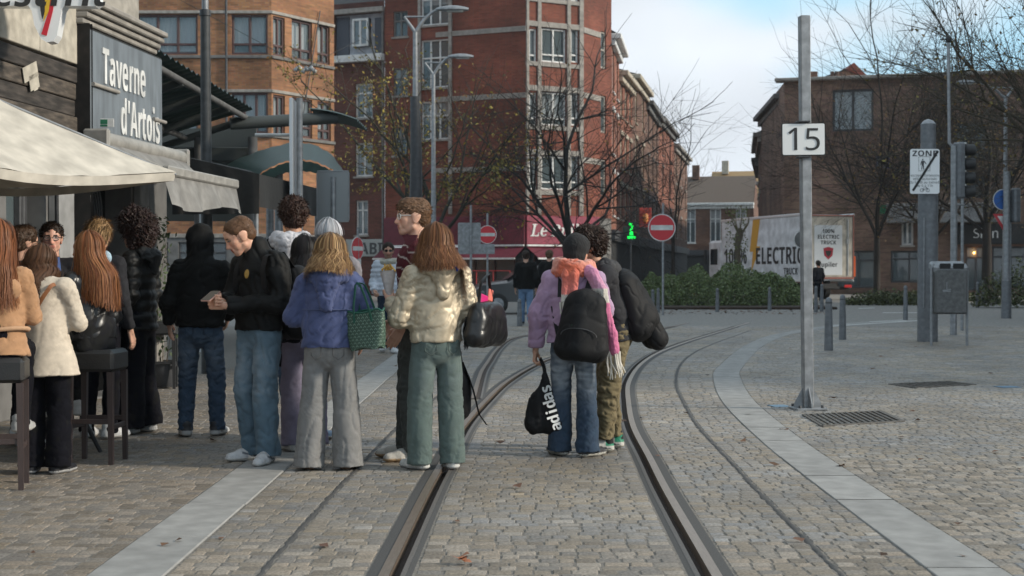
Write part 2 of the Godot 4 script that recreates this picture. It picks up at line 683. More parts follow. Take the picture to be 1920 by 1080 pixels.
func build_ground() -> void:
	t_rail = table([[1333, 1080], [1241.7, 919], [1214, 863], [1183, 802], [1174.5, 758], [1175, 719], [1198, 684], [1234, 660.6], [1284, 641.7], [1322, 630]])
	t_rail2 = beside(t_rail, -1.435, 5.6, 13.0, 1.2)
	t_rail2.append_array(table([[905, 700], [917, 680], [937, 652], [962, 635.5], [1007, 626]]))
	t_strip = table([[1753, 1078], [1584, 950], [1431, 830], [1353, 751], [1337.5, 705], [1343.5, 691], [1394, 649.5], [1441, 629.5], [1496, 619], [1570, 608], [1644, 602]])

	var fine := ntex("grain", 0.09, FastNoiseLite.TYPE_SIMPLEX_SMOOTH, 4, 0.62, 1.0)
	var patch := ntex("patch", 0.012, FastNoiseLite.TYPE_SIMPLEX_SMOOTH, 5, 0.82, 1.0, 512)
	var gmat := mat(c3(0.235, 0.214, 0.188), 0.95, {"tex": fine, "world": true, "scale": 1.3})
	var g := structure("ground")
	var m := MB.new()
	m.quad(Vector3(-400, -0.07, -600), Vector3(400, -0.07, -600), Vector3(400, -0.07, 60), Vector3(-400, -0.07, 60))
	part(g, "subsoil", m, gmat)
	# bedding between the setts, left open along the rail grooves
	var lr0 := beside(t_rail, -1.435, 5.6, 38.0)
	for k in 3:
		var rr0 := []
		var dd := -40.0
		while dd < 38.0:
			var a: float = [-60.0, along(lr0, dd) + 0.06, along(t_rail, dd) + 0.06][k]
			var b: float = [along(lr0, dd) - 0.06, along(t_rail, dd) - 0.06, 90.0][k]
			rr0.append(PackedVector3Array([Vector3(a, -0.0035, -dd), Vector3(b, -0.0035, -dd)]))
			dd += 15.0 if dd < 5.0 else 0.4
		rr0.reverse()
		m = MB.new()
		m.grid(rr0)
		part(g, "bedding", m, gmat)
	# the far carriageway past the setts
	m = MB.new()
	m.quad(Vector3(-60, 0.001, -330), Vector3(90, 0.001, -330), Vector3(90, 0.001, -34.5), Vector3(-60, 0.001, -34.5))
	part(g, "carriageway", m, mat(c3(0.30, 0.285, 0.265), 0.95, {"tex": ntex("coarse", 0.05, FastNoiseLite.TYPE_CELLULAR, 3, 0.66, 1.0, 512), "world": true, "scale": 0.45}))

	# painted lines on the far carriageway
	var paint := mat(c3(0.62, 0.62, 0.60), 0.8, {"tex": fine, "world": true, "scale": 0.8})
	for seg in [[1560, 611, 1760, 598, 3.0], [1630, 603, 1700, 601, 2.0], [1655, 586, 1735, 586, 2.0], [1745, 586, 1790, 585, 2.0], [1610, 578, 1640, 577, 2.0]]:
		var a := gnd(seg[0], seg[1])
		var b := gnd(seg[2], seg[3])
		var a2 := gnd(seg[0], seg[1] + seg[4] * 0.6)
		var b2 := gnd(seg[2], seg[3] + seg[4] * 0.6)
		var y := Vector3(0, 0.006, 0)
		m = MB.new()
		m.oq(a + y, b + y, b2 + y, a2 + y, Vector3.UP)
		part(g, "lane_marking", m, paint)

	# ---- setts, row by row between the strips, the joints and the rails
	var variants := []
	for k in 5:
		variants.append(stone_mesh(k))
	var left_rail := beside(t_rail, -1.435, 5.6, 38.0)
	var right_b := beside(t_rail2, 1.435, 16.0, 34.0)
	var joint_l := beside(left_rail, -0.59, 5.8, 17.5)
	var joint_r := beside(t_rail, 0.59, 5.8, 34.0)
	var strip_r := beside(t_strip, 0.34, 5.8, 42.0)
	var names := ["terrace_paving", "track_paving", "plaza_paving"]
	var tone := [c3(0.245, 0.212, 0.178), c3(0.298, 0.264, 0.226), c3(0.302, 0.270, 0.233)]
	var roots := []
	for k in 3:
		roots.append(structure(names[k]))
	var smat := mat(c3(1, 1, 1), 0.8, {"vc": true, "tex": fine, "world": true, "scale": 2.2, "rtex": ntex("rgh", 0.03, FastNoiseLite.TYPE_SIMPLEX_SMOOTH, 3, 0.62, 0.95)})
	var list := [[], [], []]      # per region: transform, colour, variant
	var d := 5.95
	var row := 0
	while d < 35.0:
		var pitch := 0.076 + 0.022 * (0.5 + 0.5 * nz.get_noise_1d(row * 0.37)) + (0.02 if d > 18.0 else 0.0)
		var mid := d + pitch * 0.5
		var cuts := []
		cuts.append([-1.905, -1.548])
		if mid < 17.5:
			cuts.append([along(joint_l, mid) - 0.018, along(joint_l, mid) + 0.018])
		var lr := along(left_rail, mid)
		var rr := along(t_rail, mid)
		cuts.append([lr - 0.115, lr + 0.107])
		cuts.append([rr - 0.107, rr + 0.115])
		if mid > 14.0:
			var lb := along(t_rail2, mid)
			cuts.append([lb - 0.115, lb + 0.107])
		if mid > 16.5:
			var rb := along(right_b, mid)
			cuts.append([rb - 0.107, rb + 0.115])
		if mid < 33.0:
			cuts.append([along(joint_r, mid) - 0.018, along(joint_r, mid) + 0.018])
		cuts.append([along(t_strip, mid) - 0.004, along(strip_r, mid) + 0.006])
		cuts.sort_custom(func(a, b): return a[0] < b[0])
		var from := maxf(-5.89 + 0.1 * mid, -0.362 * mid - 0.3)
		var till := 0.362 * mid + 0.3
		cuts.append([till, till + 1.0])
		var x := from
		var sl := -1.72
		var sr := along(t_strip, mid)
		for c in cuts:
			var w: float = c[0] - x
			if w > 0.03:
				var cnt := maxi(1, int(round(w / (rng.randf_range(0.088, 0.115) if d < 16.0 else rng.randf_range(0.13, 0.16)))))
				var edges := [0.0]
				for i in cnt:
					edges.append(edges[-1] + rng.randf_range(0.72, 1.28))
				for i in cnt:
					var a: float = x + w * edges[i] / edges[cnt]
					var b: float = x + w * edges[i + 1] / edges[cnt]
					var cx := (a + b) * 0.5
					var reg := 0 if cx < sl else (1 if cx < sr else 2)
					var wave := 0.05 * sin(cx * 0.9 + 1.3) + 0.03 * nz.get_noise_2d(cx * 0.7, row * 0.05) if reg != 1 else 0.0
					var bs := Basis().rotated(Vector3.UP, rng.randf_range(-0.03, 0.03)).rotated(Vector3.RIGHT, rng.randf_range(-0.015, 0.015)).rotated(Vector3.BACK, rng.randf_range(-0.02, 0.02))
					bs = bs * Basis.from_scale(Vector3(b - a - 0.005, 0.05, pitch - 0.005))
					var t := Transform3D(bs, Vector3(cx, rng.randf_range(-0.003, 0.0015), -mid + wave))
					var shade := rng.randf_range(0.86, 1.13) * (1.0 + 0.22 * nz.get_noise_2d(cx * 0.5 + 30.0, mid * 0.35) + 0.14 * nz.get_noise_2d(cx * 2.3, mid * 1.6 + 9.0))
					var warm := rng.randf_range(-0.10, 0.12) + 0.08 * nz.get_noise_2d(cx * 0.6, mid * 0.6 + 50.0)
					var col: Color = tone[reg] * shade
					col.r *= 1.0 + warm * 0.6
					col.b *= 1.0 - warm
					if rng.randf() < 0.05:
						col = col * 1.3
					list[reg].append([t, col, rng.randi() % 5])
			x = maxf(x, c[1])
		d += pitch
		row += 1
	# the nearest setts of each paving as pieces of their own, the rest joined
	var pale := [0.80, 1.0, 1.18]
	for reg in 3:
		var mats := []
		for k in 6:
			var cc: Color = tone[reg] * [0.74, 0.86, 0.96, 1.05, 1.16, 1.3][k]
			cc.r *= [1.04, 0.98, 1.05, 1.0, 1.06, 1.02][k]
			cc.b *= [0.94, 1.04, 0.92, 1.0, 0.93, 0.98][k]
			mats.append(mat(cc, 0.8, {"tex": fine, "world": true, "scale": 2.2}))
		var seen := 0
		var rest := [[], [], [], [], []]
		for e in list[reg]:
			var o: Vector3 = e[0].origin
			var inside: bool = absf(o.x) < -o.z * 0.353 and -o.z > 6.35
			if inside and seen < 300:
				seen += 1
				var s := part(roots[reg], "sett", variants[e[2]], mats[rng.randi() % 6])
				s.transform = e[0]
			else:
				rest[e[2]].append(e)
		for k in 5:
			var mm := MultiMesh.new()
			mm.transform_format = MultiMesh.TRANSFORM_3D
			mm.use_colors = true
			mm.mesh = variants[k]
			mm.instance_count = rest[k].size()
			for i in rest[k].size():
				mm.set_instance_transform(i, rest[k][i][0])
				mm.set_instance_color(i, rest[k][i][1])
			var mi := MultiMeshInstance3D.new()
			mi.name = "setts"
			mi.multimesh = mm
			mi.material_override = smat
			mi.set_meta("kind", "stuff")
			roots[reg].add_child(mi, true)

	# ---- pale concrete edging strips, slab by slab
	var conc := []
	for k in 4:
		conc.append(mat(c3(0.31, 0.304, 0.292) * [0.93, 1.0, 1.04, 0.97][k], 0.88, {"tex": patch, "world": true, "scale": 0.7, "bump": fine, "bscale": 0.15}))
	var st := structure("edging_strip")
	var z := 5.4
	while z < 30.0:
		var L := rng.randf_range(0.96, 1.04)
		m = MB.new()
		var tw := rng.randf_range(-0.004, 0.004)
		m.box(Vector3(-1.7265 + tw, -0.046 + rng.randf_range(-0.002, 0.002), -z - L * 0.5), Vector3(0.345, 0.1, L - 0.008), Basis(), 0.006)
		part(st, "slab", m, conc[rng.randi() % 4])
		z += L
	st = structure("edging_strip")
	z = 5.6
	var outer := t_strip
	while z < 40.0:
		var L := 0.98
		var s := (along(outer, z + 0.5) - along(outer, z)) / 0.5
		var dz := L / sqrt(1.0 + s * s)
		var rows := []
		m = MB.new()
		var yy := 0.004 + rng.randf_range(-0.002, 0.002)
		var n := 4
		var ea := beside(outer, 0.0, z + 0.004, z + dz, (dz - 0.008) / n)
		var eb := beside(outer, 0.34, z + 0.004, z + dz, (dz - 0.008) / n)
		for i in ea.size():
			rows.append(PackedVector3Array([Vector3(ea[i].y, -0.05, -ea[i].x), Vector3(ea[i].y, yy - 0.004, -ea[i].x), Vector3(ea[i].y + 0.004, yy, -ea[i].x), Vector3(eb[i].y - 0.004, yy, -eb[i].x), Vector3(eb[i].y, yy - 0.004, -eb[i].x), Vector3(eb[i].y, -0.05, -eb[i].x)]))
		for i in rows.size() - 1:
			for j in 5:
				m.oq(rows[i][j], rows[i][j + 1], rows[i + 1][j + 1], rows[i + 1][j], Vector3(-1 if j == 0 else (1 if j == 4 else 0), 1, 0))
		part(st, "slab", m, conc[rng.randi() % 4])
		z += dz

	# ---- grooved tram rails
	var steel := mat(c3(0.27, 0.21, 0.165), 0.40, {"metal": 0.5, "tex": ntex("streak", 0.03, FastNoiseLite.TYPE_SIMPLEX_SMOOTH, 4, 0.82, 1.0), "world": true, "scale3": Vector3(9, 9, 0.8)})
	var rust := mat(c3(0.05, 0.032, 0.024), 0.9, {"tex": fine, "world": true, "scale": 3.0})
	var lip := mat(c3(0.20, 0.18, 0.165), 0.6, {"metal": 0.5, "tex": fine, "world": true, "scale": 3.0})
	var seal := mat(c3(0.085, 0.082, 0.08), 0.85, {"tex": fine, "world": true, "scale": 4.0})
	var lines := [[left_rail, -1.0, 5.7, 37.0, 0.0], [t_rail, 1.0, 5.7, 37.0, 0.0], [t_rail2, -1.0, 15.2, 31.5, 0.0025], [right_b, 1.0, 18.5, 31.5, 0.0025]]
	var trk: Node3D
	for k in 4:
		if k % 2 == 0:
			trk = structure("tram_track")
		var L: Array = lines[k]
		var sd: float = L[1]
		var h: float = L[4]
		var prof := [["seal", seal, 0.050, 0.106, 0.002, -0.001], ["rail_head", steel, 0.0, 0.050, 0.008, 0.005], ["groove", rust, -0.048, 0.0, -0.045, -0.045], ["guard_lip", lip, -0.070, -0.048, 0.001, 0.004], ["inner_seal", seal, -0.098, -0.070, -0.003, 0.0]]
		var rail := Node3D.new()
		rail.name = "rail"
		trk.add_child(rail, true)
		if k > 1:
			prof[2][4] = -0.0015
			prof[2][5] = -0.0015
		for q in prof:
			m = MB.new()
			strip_mesh(m, L[0], minf(q[2] * sd, q[3] * sd), maxf(q[2] * sd, q[3] * sd), (q[4] if sd > 0 else q[5]) + h, (q[5] if sd > 0 else q[4]) + h, L[2], L[3])
			if q[0] == "rail_head":
				strip_mesh(m, L[0], -0.0008, 0.0008, -0.045 + h if sd < 0 else -0.045 + h, 0.007 + h, L[2], L[3])
			if q[0] == "guard_lip":
				strip_mesh(m, L[0], -0.048 * sd - 0.0008, -0.048 * sd + 0.0008, -0.045 + h, 0.003 + h, L[2], L[3])
			part(rail, q[0], m, q[1])
	# bitumen joints beside the rails: uneven beads
	for jn in [[joint_l, 5.9, 17.0], [joint_r, 5.9, 32.0]]:
		m = MB.new()
		var q := 0.0
		var t: Array = jn[0]
		var dd: float = jn[1]
		var rows := []
		while dd < jn[2]:
			var xx := along(t, dd) + 0.006 * nz.get_noise_1d(dd * 7.0)
			var ww := 0.017 + 0.008 * nz.get_noise_1d(dd * 11.0 + 40.0)
			var hh := 0.001 + 0.004 * nz.get_noise_1d(dd * 17.0 + 80.0)
			rows.append(PackedVector3Array([Vector3(xx - ww, hh - 0.005, -dd), Vector3(xx - ww * 0.4, hh, -dd), Vector3(xx + ww * 0.4, hh, -dd), Vector3(xx + ww, hh - 0.005, -dd)]))
			dd += 0.06
		rows.reverse()
		m.grid(rows)
		part(roots[1], "joint_seal", m, seal)

	# ---- drain grates in the plaza
	var iron := mat(c3(0.15, 0.138, 0.125), 0.75, {"metal": 0.2, "tex": fine, "scale": 3.0})
	for gr in [[[1507, 779], [1652, 772], [1695, 791], [1542, 800], "cast iron drain grate in the setts in front of the numbered post", 14], [[1668, 721], [1780, 716], [1830, 722], [1715, 728], "small drain grate in the open setts before the litter bin", 8]]:
		var A := gnd(gr[0][0], gr[0][1])
		var B := gnd(gr[1][0], gr[1][1])
		var C := gnd(gr[2][0], gr[2][1])
		var D := gnd(gr[3][0], gr[3][1])
		var ctr := (A + B + C + D) / 4.0
		var root := thing("drain_grate", gr[4], "grate", ctr)
		var fr := MB.new()
		for e in [[A, B], [B, C], [C, D], [D, A]]:
			var a: Vector3 = e[0] - ctr
			var b: Vector3 = e[1] - ctr
			var bs := Basis.looking_at((b - a).normalized(), Vector3.UP)
			fr.box((a + b) * 0.5 + Vector3(0, 0.005, 0), Vector3(0.03, 0.014, a.distance_to(b)), bs, 0.003)
		part(root, "frame", fr, iron)
		for i in gr[5]:
			var f: float = (i + 0.5) / gr[5]
			var a: Vector3 = A.lerp(B, f) - ctr
			var b: Vector3 = D.lerp(C, f) - ctr
			m = MB.new()
			m.box((a + b) * 0.5 + Vector3(0, 0.009, 0), Vector3(0.022, 0.012, a.distance_to(b) - 0.05), Basis.looking_at((b - a).normalized(), Vector3.UP), 0.003)
			part(root, "bar", m, iron)

	# ---- fallen leaves
	var leafmat := mat(c3(1, 1, 1), 0.8, {"vc": true})
	var lv := MB.new()
	for i in 450:
		var p: Vector3
		if i < 300:
			p = gnd(rng.randf_range(1215, 1560), rng.randf_range(578, 590))
		else:
			var dd := rng.randf_range(6.8, 34.0)
			p = Vector3(rng.randf_range(-0.34, 0.36) * dd, 0, -dd)
		lv.col = c3(0.12, 0.060, 0.034) * rng.randf_range(0.5, 1.3)
		leaf(lv, p + Vector3(0, 0.008, 0), rng.randf_range(0.018, 0.05) if i >= 300 else rng.randf_range(0.03, 0.07))
	var lo := part(self, "fallen_leaves", lv, leafmat)
	lo.set_meta("kind", "stuff")
	lo.set_meta("label", "small brown fallen leaves scattered over setts and hedge foot")
	lo.set_meta("category", "leaves")
	for s in [[872, 1060, 0.05, "large curled brown leaf lying between the tram rails"], [1508, 1013, 0.02, "scrap of pale litter on the plaza setts"]]:
		var one := MB.new()
		one.col = c3(0.30, 0.12, 0.06) if s[2] > 0.03 else c3(0.7, 0.7, 0.7)
		if s[2] > 0.03:
			for k in 5:
				leaf(one, Vector3(rng.randf_range(-0.03, 0.03), 0.012 + k * 0.005, rng.randf_range(-0.02, 0.02)), 0.042)
			var o := thing("fallen_leaf", s[3], "leaf", gnd(s[0], s[1]))
			part(o, "blade", one, leafmat)

func leaf(m: MB, p: Vector3, r: float) -> void:
	var a := rng.randf() * TAU
	var u := Vector3(cos(a), 0, sin(a)) * r
	var w := Vector3(-sin(a), 0, cos(a)) * r * 0.6
	var l1 := Vector3(0, rng.randf_range(0.0, 0.5) * r, 0)
	var l2 := Vector3(0, rng.randf_range(0.0, 0.6) * r, 0)
	m.ot(p - u + l2, p + w + l1, p - w, Vector3.UP)
	m.ot(p + u + l1, p + w + l1, p - w, Vector3.UP)

# ---------------------------------------------------------------- facades
# a facade: o (foot of its left end, seen from outside), r (unit vector along it), n (outward)
func fac(x0: float, d0: float, x1: float, d1: float) -> Dictionary:
	var a := Vector3((x0 - 960.0) / FPX * d0, 0, -d0)
	var b := Vector3((x1 - 960.0) / FPX * d1, 0, -d1)
	return facv(a, b)

func facv(a: Vector3, b: Vector3) -> Dictionary:
	var r := (b - a).normalized()
	return {"o": a, "r": r, "n": r.cross(Vector3.UP), "w": a.distance_to(b), "b": Basis(r, Vector3.UP, r.cross(Vector3.UP))}

func fu(f: Dictionary, x: float) -> float:
	var k := (x - 960.0) / FPX
	return (k * -f.o.z - f.o.x) / (f.r.x + k * f.r.z)

func fv(f: Dictionary, x: float, y: float) -> float:
	return EYE + (HOR - y) / FPX * (-f.o.z - f.r.z * fu(f, x))

func rect(f: Dictionary, x0: float, y0: float, x1: float, y1: float) -> Array:
	var xm := (x0 + x1) * 0.5
	return [fu(f, x0), fv(f, xm, y1), fu(f, x1), fv(f, xm, y0)]

func at(f: Dictionary, u: float, v: float, dep := 0.0) -> Vector3:
	return f.o + f.r * u + Vector3(0, v, 0) + f.n * dep

# wall with real openings and reveals, centred on thickness outward of the plane
func wall(f: Dictionary, u0: float, u1: float, v0: float, v1: float, holes: Array, reveal := 0.2) -> MB:
	var m := MB.new()
	var us := [u0, u1]
	var vs := [v0, v1]
	for h in holes:
		for q in [h[0], h[2]]:
			if q > u0 and q < u1 and not us.has(q):
				us.append(q)
		for q in [h[1], h[3]]:
			if q > v0 and q < v1 and not vs.has(q):
				vs.append(q)
	us.sort(); vs.sort()
	for i in us.size() - 1:
		for j in vs.size() - 1:
			var cu: float = (us[i] + us[i + 1]) * 0.5
			var cv: float = (vs[j] + vs[j + 1]) * 0.5
			var open := false
			for h in holes:
				if cu > h[0] and cu < h[2] and cv > h[1] and cv < h[3]:
					open = true
					break
			if not open:
				m.oq(at(f, us[i], vs[j]), at(f, us[i + 1], vs[j]), at(f, us[i + 1], vs[j + 1]), at(f, us[i], vs[j + 1]), f.n)
	for h in holes:
		var a: float = maxf(h[0], u0)
		var b: float = minf(h[2], u1)
		for e in [[a, h[1], b, h[1], Vector3.UP], [a, h[3], b, h[3], Vector3.DOWN], [a, h[1], a, h[3], f.r], [b, h[1], b, h[3], -f.r]]:
			m.oq(at(f, e[0], e[1]), at(f, e[2], e[3]), at(f, e[2], e[3], -reveal), at(f, e[0], e[1], -reveal), e[4])
	return m

func slab(f: Dictionary, u0: float, u1: float, v0: float, v1: float, d0: float, d1: float, bev := 0.0) -> MB:
	var m := MB.new()
	m.box(at(f, (u0 + u1) * 0.5, (v0 + v1) * 0.5, (d0 + d1) * 0.5), Vector3(u1 - u0, v1 - v0, d1 - d0), f.b, bev)
	return m

var wm := {}

func window(parent: Node3D, f: Dictionary, h: Array, frame: Material, mull: Array, trans: Array, opt := {}) -> MeshInstance3D:
	var rv: float = opt.get("reveal", 0.2)
	var fw: float = opt.get("fw", 0.07)
	var m := MB.new()
	var u0: float = h[0]; var v0: float = h[1]; var u1: float = h[2]; var v1: float = h[3]
	var dm := -rv + 0.09
	for e in [[u0, u0 + fw, v0, v1], [u1 - fw, u1, v0, v1], [u0 + fw, u1 - fw, v1 - fw, v1], [u0 + fw, u1 - fw, v0, v0 + fw]]:
		m.box(at(f, (e[0] + e[1]) * 0.5, (e[2] + e[3]) * 0.5, dm), Vector3(e[1] - e[0] - 0.002, e[3] - e[2] - 0.002, 0.08), f.b, 0.01)
	for q in mull:
		var u: float = lerpf(u0, u1, q)
		m.box(at(f, u, (v0 + v1) * 0.5, dm + 0.004), Vector3(fw * 1.1, v1 - v0 - fw * 2.0, 0.07), f.b, 0.01)
	for q in trans:
		var v: float = lerpf(v0, v1, q)
		m.box(at(f, (u0 + u1) * 0.5, v, dm + 0.008), Vector3(u1 - u0 - fw * 2.0, fw, 0.07), f.b, 0.01)
	var w := part(parent, "window", m, frame)
	# a pane in each light
	var uu := [0.0] + mull + [1.0]
	var vv := [0.0] + trans + [1.0]
	for i in uu.size() - 1:
		for j in vv.size() - 1:
			m = MB.new()
			var a: float = lerpf(u0, u1, uu[i]); var b: float = lerpf(u0, u1, uu[i + 1])
			var c: float = lerpf(v0, v1, vv[j]); var d: float = lerpf(v0, v1, vv[j + 1])
			m.oq(at(f, a, c, -rv + 0.06), at(f, b, c, -rv + 0.06), at(f, b, d, -rv + 0.06), at(f, a, d, -rv + 0.06), f.n)
			part(w, "pane", m, wm.glass)
	var cur: float = opt.get("curtain", 0.0)
	if cur > 0.0:
		var rows := []
		var n := int((u1 - u0) / 0.05)
		for k in 2:
			var r := PackedVector3Array()
			for i in n + 1:
				var u: float = lerpf(u0 - 0.02, u1 + 0.02, float(i) / n)
				r.append(at(f, u, v1 - (v1 - v0) * cur * k, -rv - 0.10 + 0.03 * sin(i * 1.9 + u * 3.0)))
			rows.append(r)
		m = MB.new()
		m.grid(rows)
		part(w, "curtain", m, wm.curtain)
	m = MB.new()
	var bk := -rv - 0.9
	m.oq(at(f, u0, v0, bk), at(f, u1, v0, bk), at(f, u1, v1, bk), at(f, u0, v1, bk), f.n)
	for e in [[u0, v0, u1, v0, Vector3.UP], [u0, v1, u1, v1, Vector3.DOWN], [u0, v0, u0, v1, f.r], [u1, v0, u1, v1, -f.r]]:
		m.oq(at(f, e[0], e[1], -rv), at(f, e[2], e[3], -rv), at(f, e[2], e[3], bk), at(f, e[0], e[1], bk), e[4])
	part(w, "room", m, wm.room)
	if opt.has("sill"):
		m = MB.new()
		m.box(at(f, (u0 + u1) * 0.5, v0 - 0.05, 0.03), Vector3(u1 - u0 + 0.16, 0.1, 0.14), f.b, 0.012)
		part(w, "sill", m, opt.sill)
	return w

func brick_tex(key: String, base: Color, mortar: Color, sd: int) -> ImageTexture:
	# fired clay with faint courses, far too small to tell the bricks apart where it is used
	if tex.has(key):
		return tex[key]
	var r := RandomNumberGenerator.new()
	r.seed = sd
	var W := 256
	var H := 256
	var im := Image.create(W, H, false, Image.FORMAT_RGB8)
	im.fill(mortar.linear_to_srgb())
	for row in 32:
		for k in 9:
			var c := base * r.randf_range(0.68, 1.22)
			c.g *= r.randf_range(0.92, 1.08)
			var x := k * 32 - (16 if row % 2 else 0)
			im.fill_rect(Rect2i(x, row * 8, 30, 7), c.linear_to_srgb())
			if k == 0 and row % 2:
				im.fill_rect(Rect2i(W - 16, row * 8, 16, 7), c.linear_to_srgb())
	tex[key] = ImageTexture.create_from_image(im)
	return tex[key]

func brick(key: String, base: Color, mortar: Color, sd := 3) -> StandardMaterial3D:
	# 256 texels are 32 courses of 7.5 cm: 2.4 m
	var m := mat(c3(1, 1, 1), 0.92, {"tex": brick_tex(key, base, mortar, sd), "world": true, "scale": 1.0 / 2.4})
	m.detail_enabled = true
	m.detail_blend_mode = BaseMaterial3D.BLEND_MODE_MUL
	m.detail_uv_layer = BaseMaterial3D.DETAIL_UV_2
	m.uv2_triplanar = true
	m.uv2_world_triplanar = true
	m.uv2_scale = Vector3(0.11, 0.11, 0.11)
	m.detail_albedo = ntex("grime", 0.012, FastNoiseLite.TYPE_SIMPLEX_SMOOTH, 5, 0.62, 1.0, 256, 9)
	return m

func shared() -> void:
	var fine := ntex("grain", 0.09)
	wm.glass = glass(0.32)
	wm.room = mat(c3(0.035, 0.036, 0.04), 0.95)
	wm.curtain = mat(c3(0.62, 0.63, 0.64), 0.95, {"tex": fine, "scale": 2.0})
	wm.white = mat(c3(0.76, 0.76, 0.745), 0.55, {"tex": ntex("dirt", 0.02, FastNoiseLite.TYPE_SIMPLEX_SMOOTH, 4, 0.75, 1.0), "world": true, "scale": 0.5})
	wm.maroon = mat(c3(0.055, 0.022, 0.02), 0.5)
	wm.stone = mat(c3(0.34, 0.315, 0.285), 0.9, {"tex": ntex("dirt", 0.02), "world": true, "scale": 0.6, "bump": fine, "bscale": 0.3})
	wm.grey = mat(c3(0.17, 0.165, 0.16), 0.85, {"tex": ntex("dirt", 0.02), "world": true, "scale": 0.5})
	wm.dark = mat(c3(0.022, 0.022, 0.023), 0.7, {"tex": fine, "world": true, "scale": 1.0})
	wm.cream = mat(c3(0.52, 0.46, 0.37), 0.9, {"tex": ntex("dirt", 0.02), "world": true, "scale": 0.5})
	wm.roof = mat(c3(0.085, 0.08, 0.078), 0.85, {"tex": fine, "world": true, "scale": 1.5})
	wm.galv = mat(c3(0.34, 0.35, 0.365), 0.48, {"metal": 0.45, "tex": ntex("dirt", 0.02), "scale": 1.5})
	wm.painted = mat(c3(0.185, 0.195, 0.21), 0.5, {"metal": 0.2, "tex": ntex("dirt", 0.02), "scale": 1.5})
	wm.anthracite = mat(c3(0.07, 0.072, 0.078), 0.55, {"metal": 0.2, "tex": ntex("dirt", 0.02), "scale": 1.5})
	wm.black = mat(c3(0.018, 0.018, 0.019), 0.6)

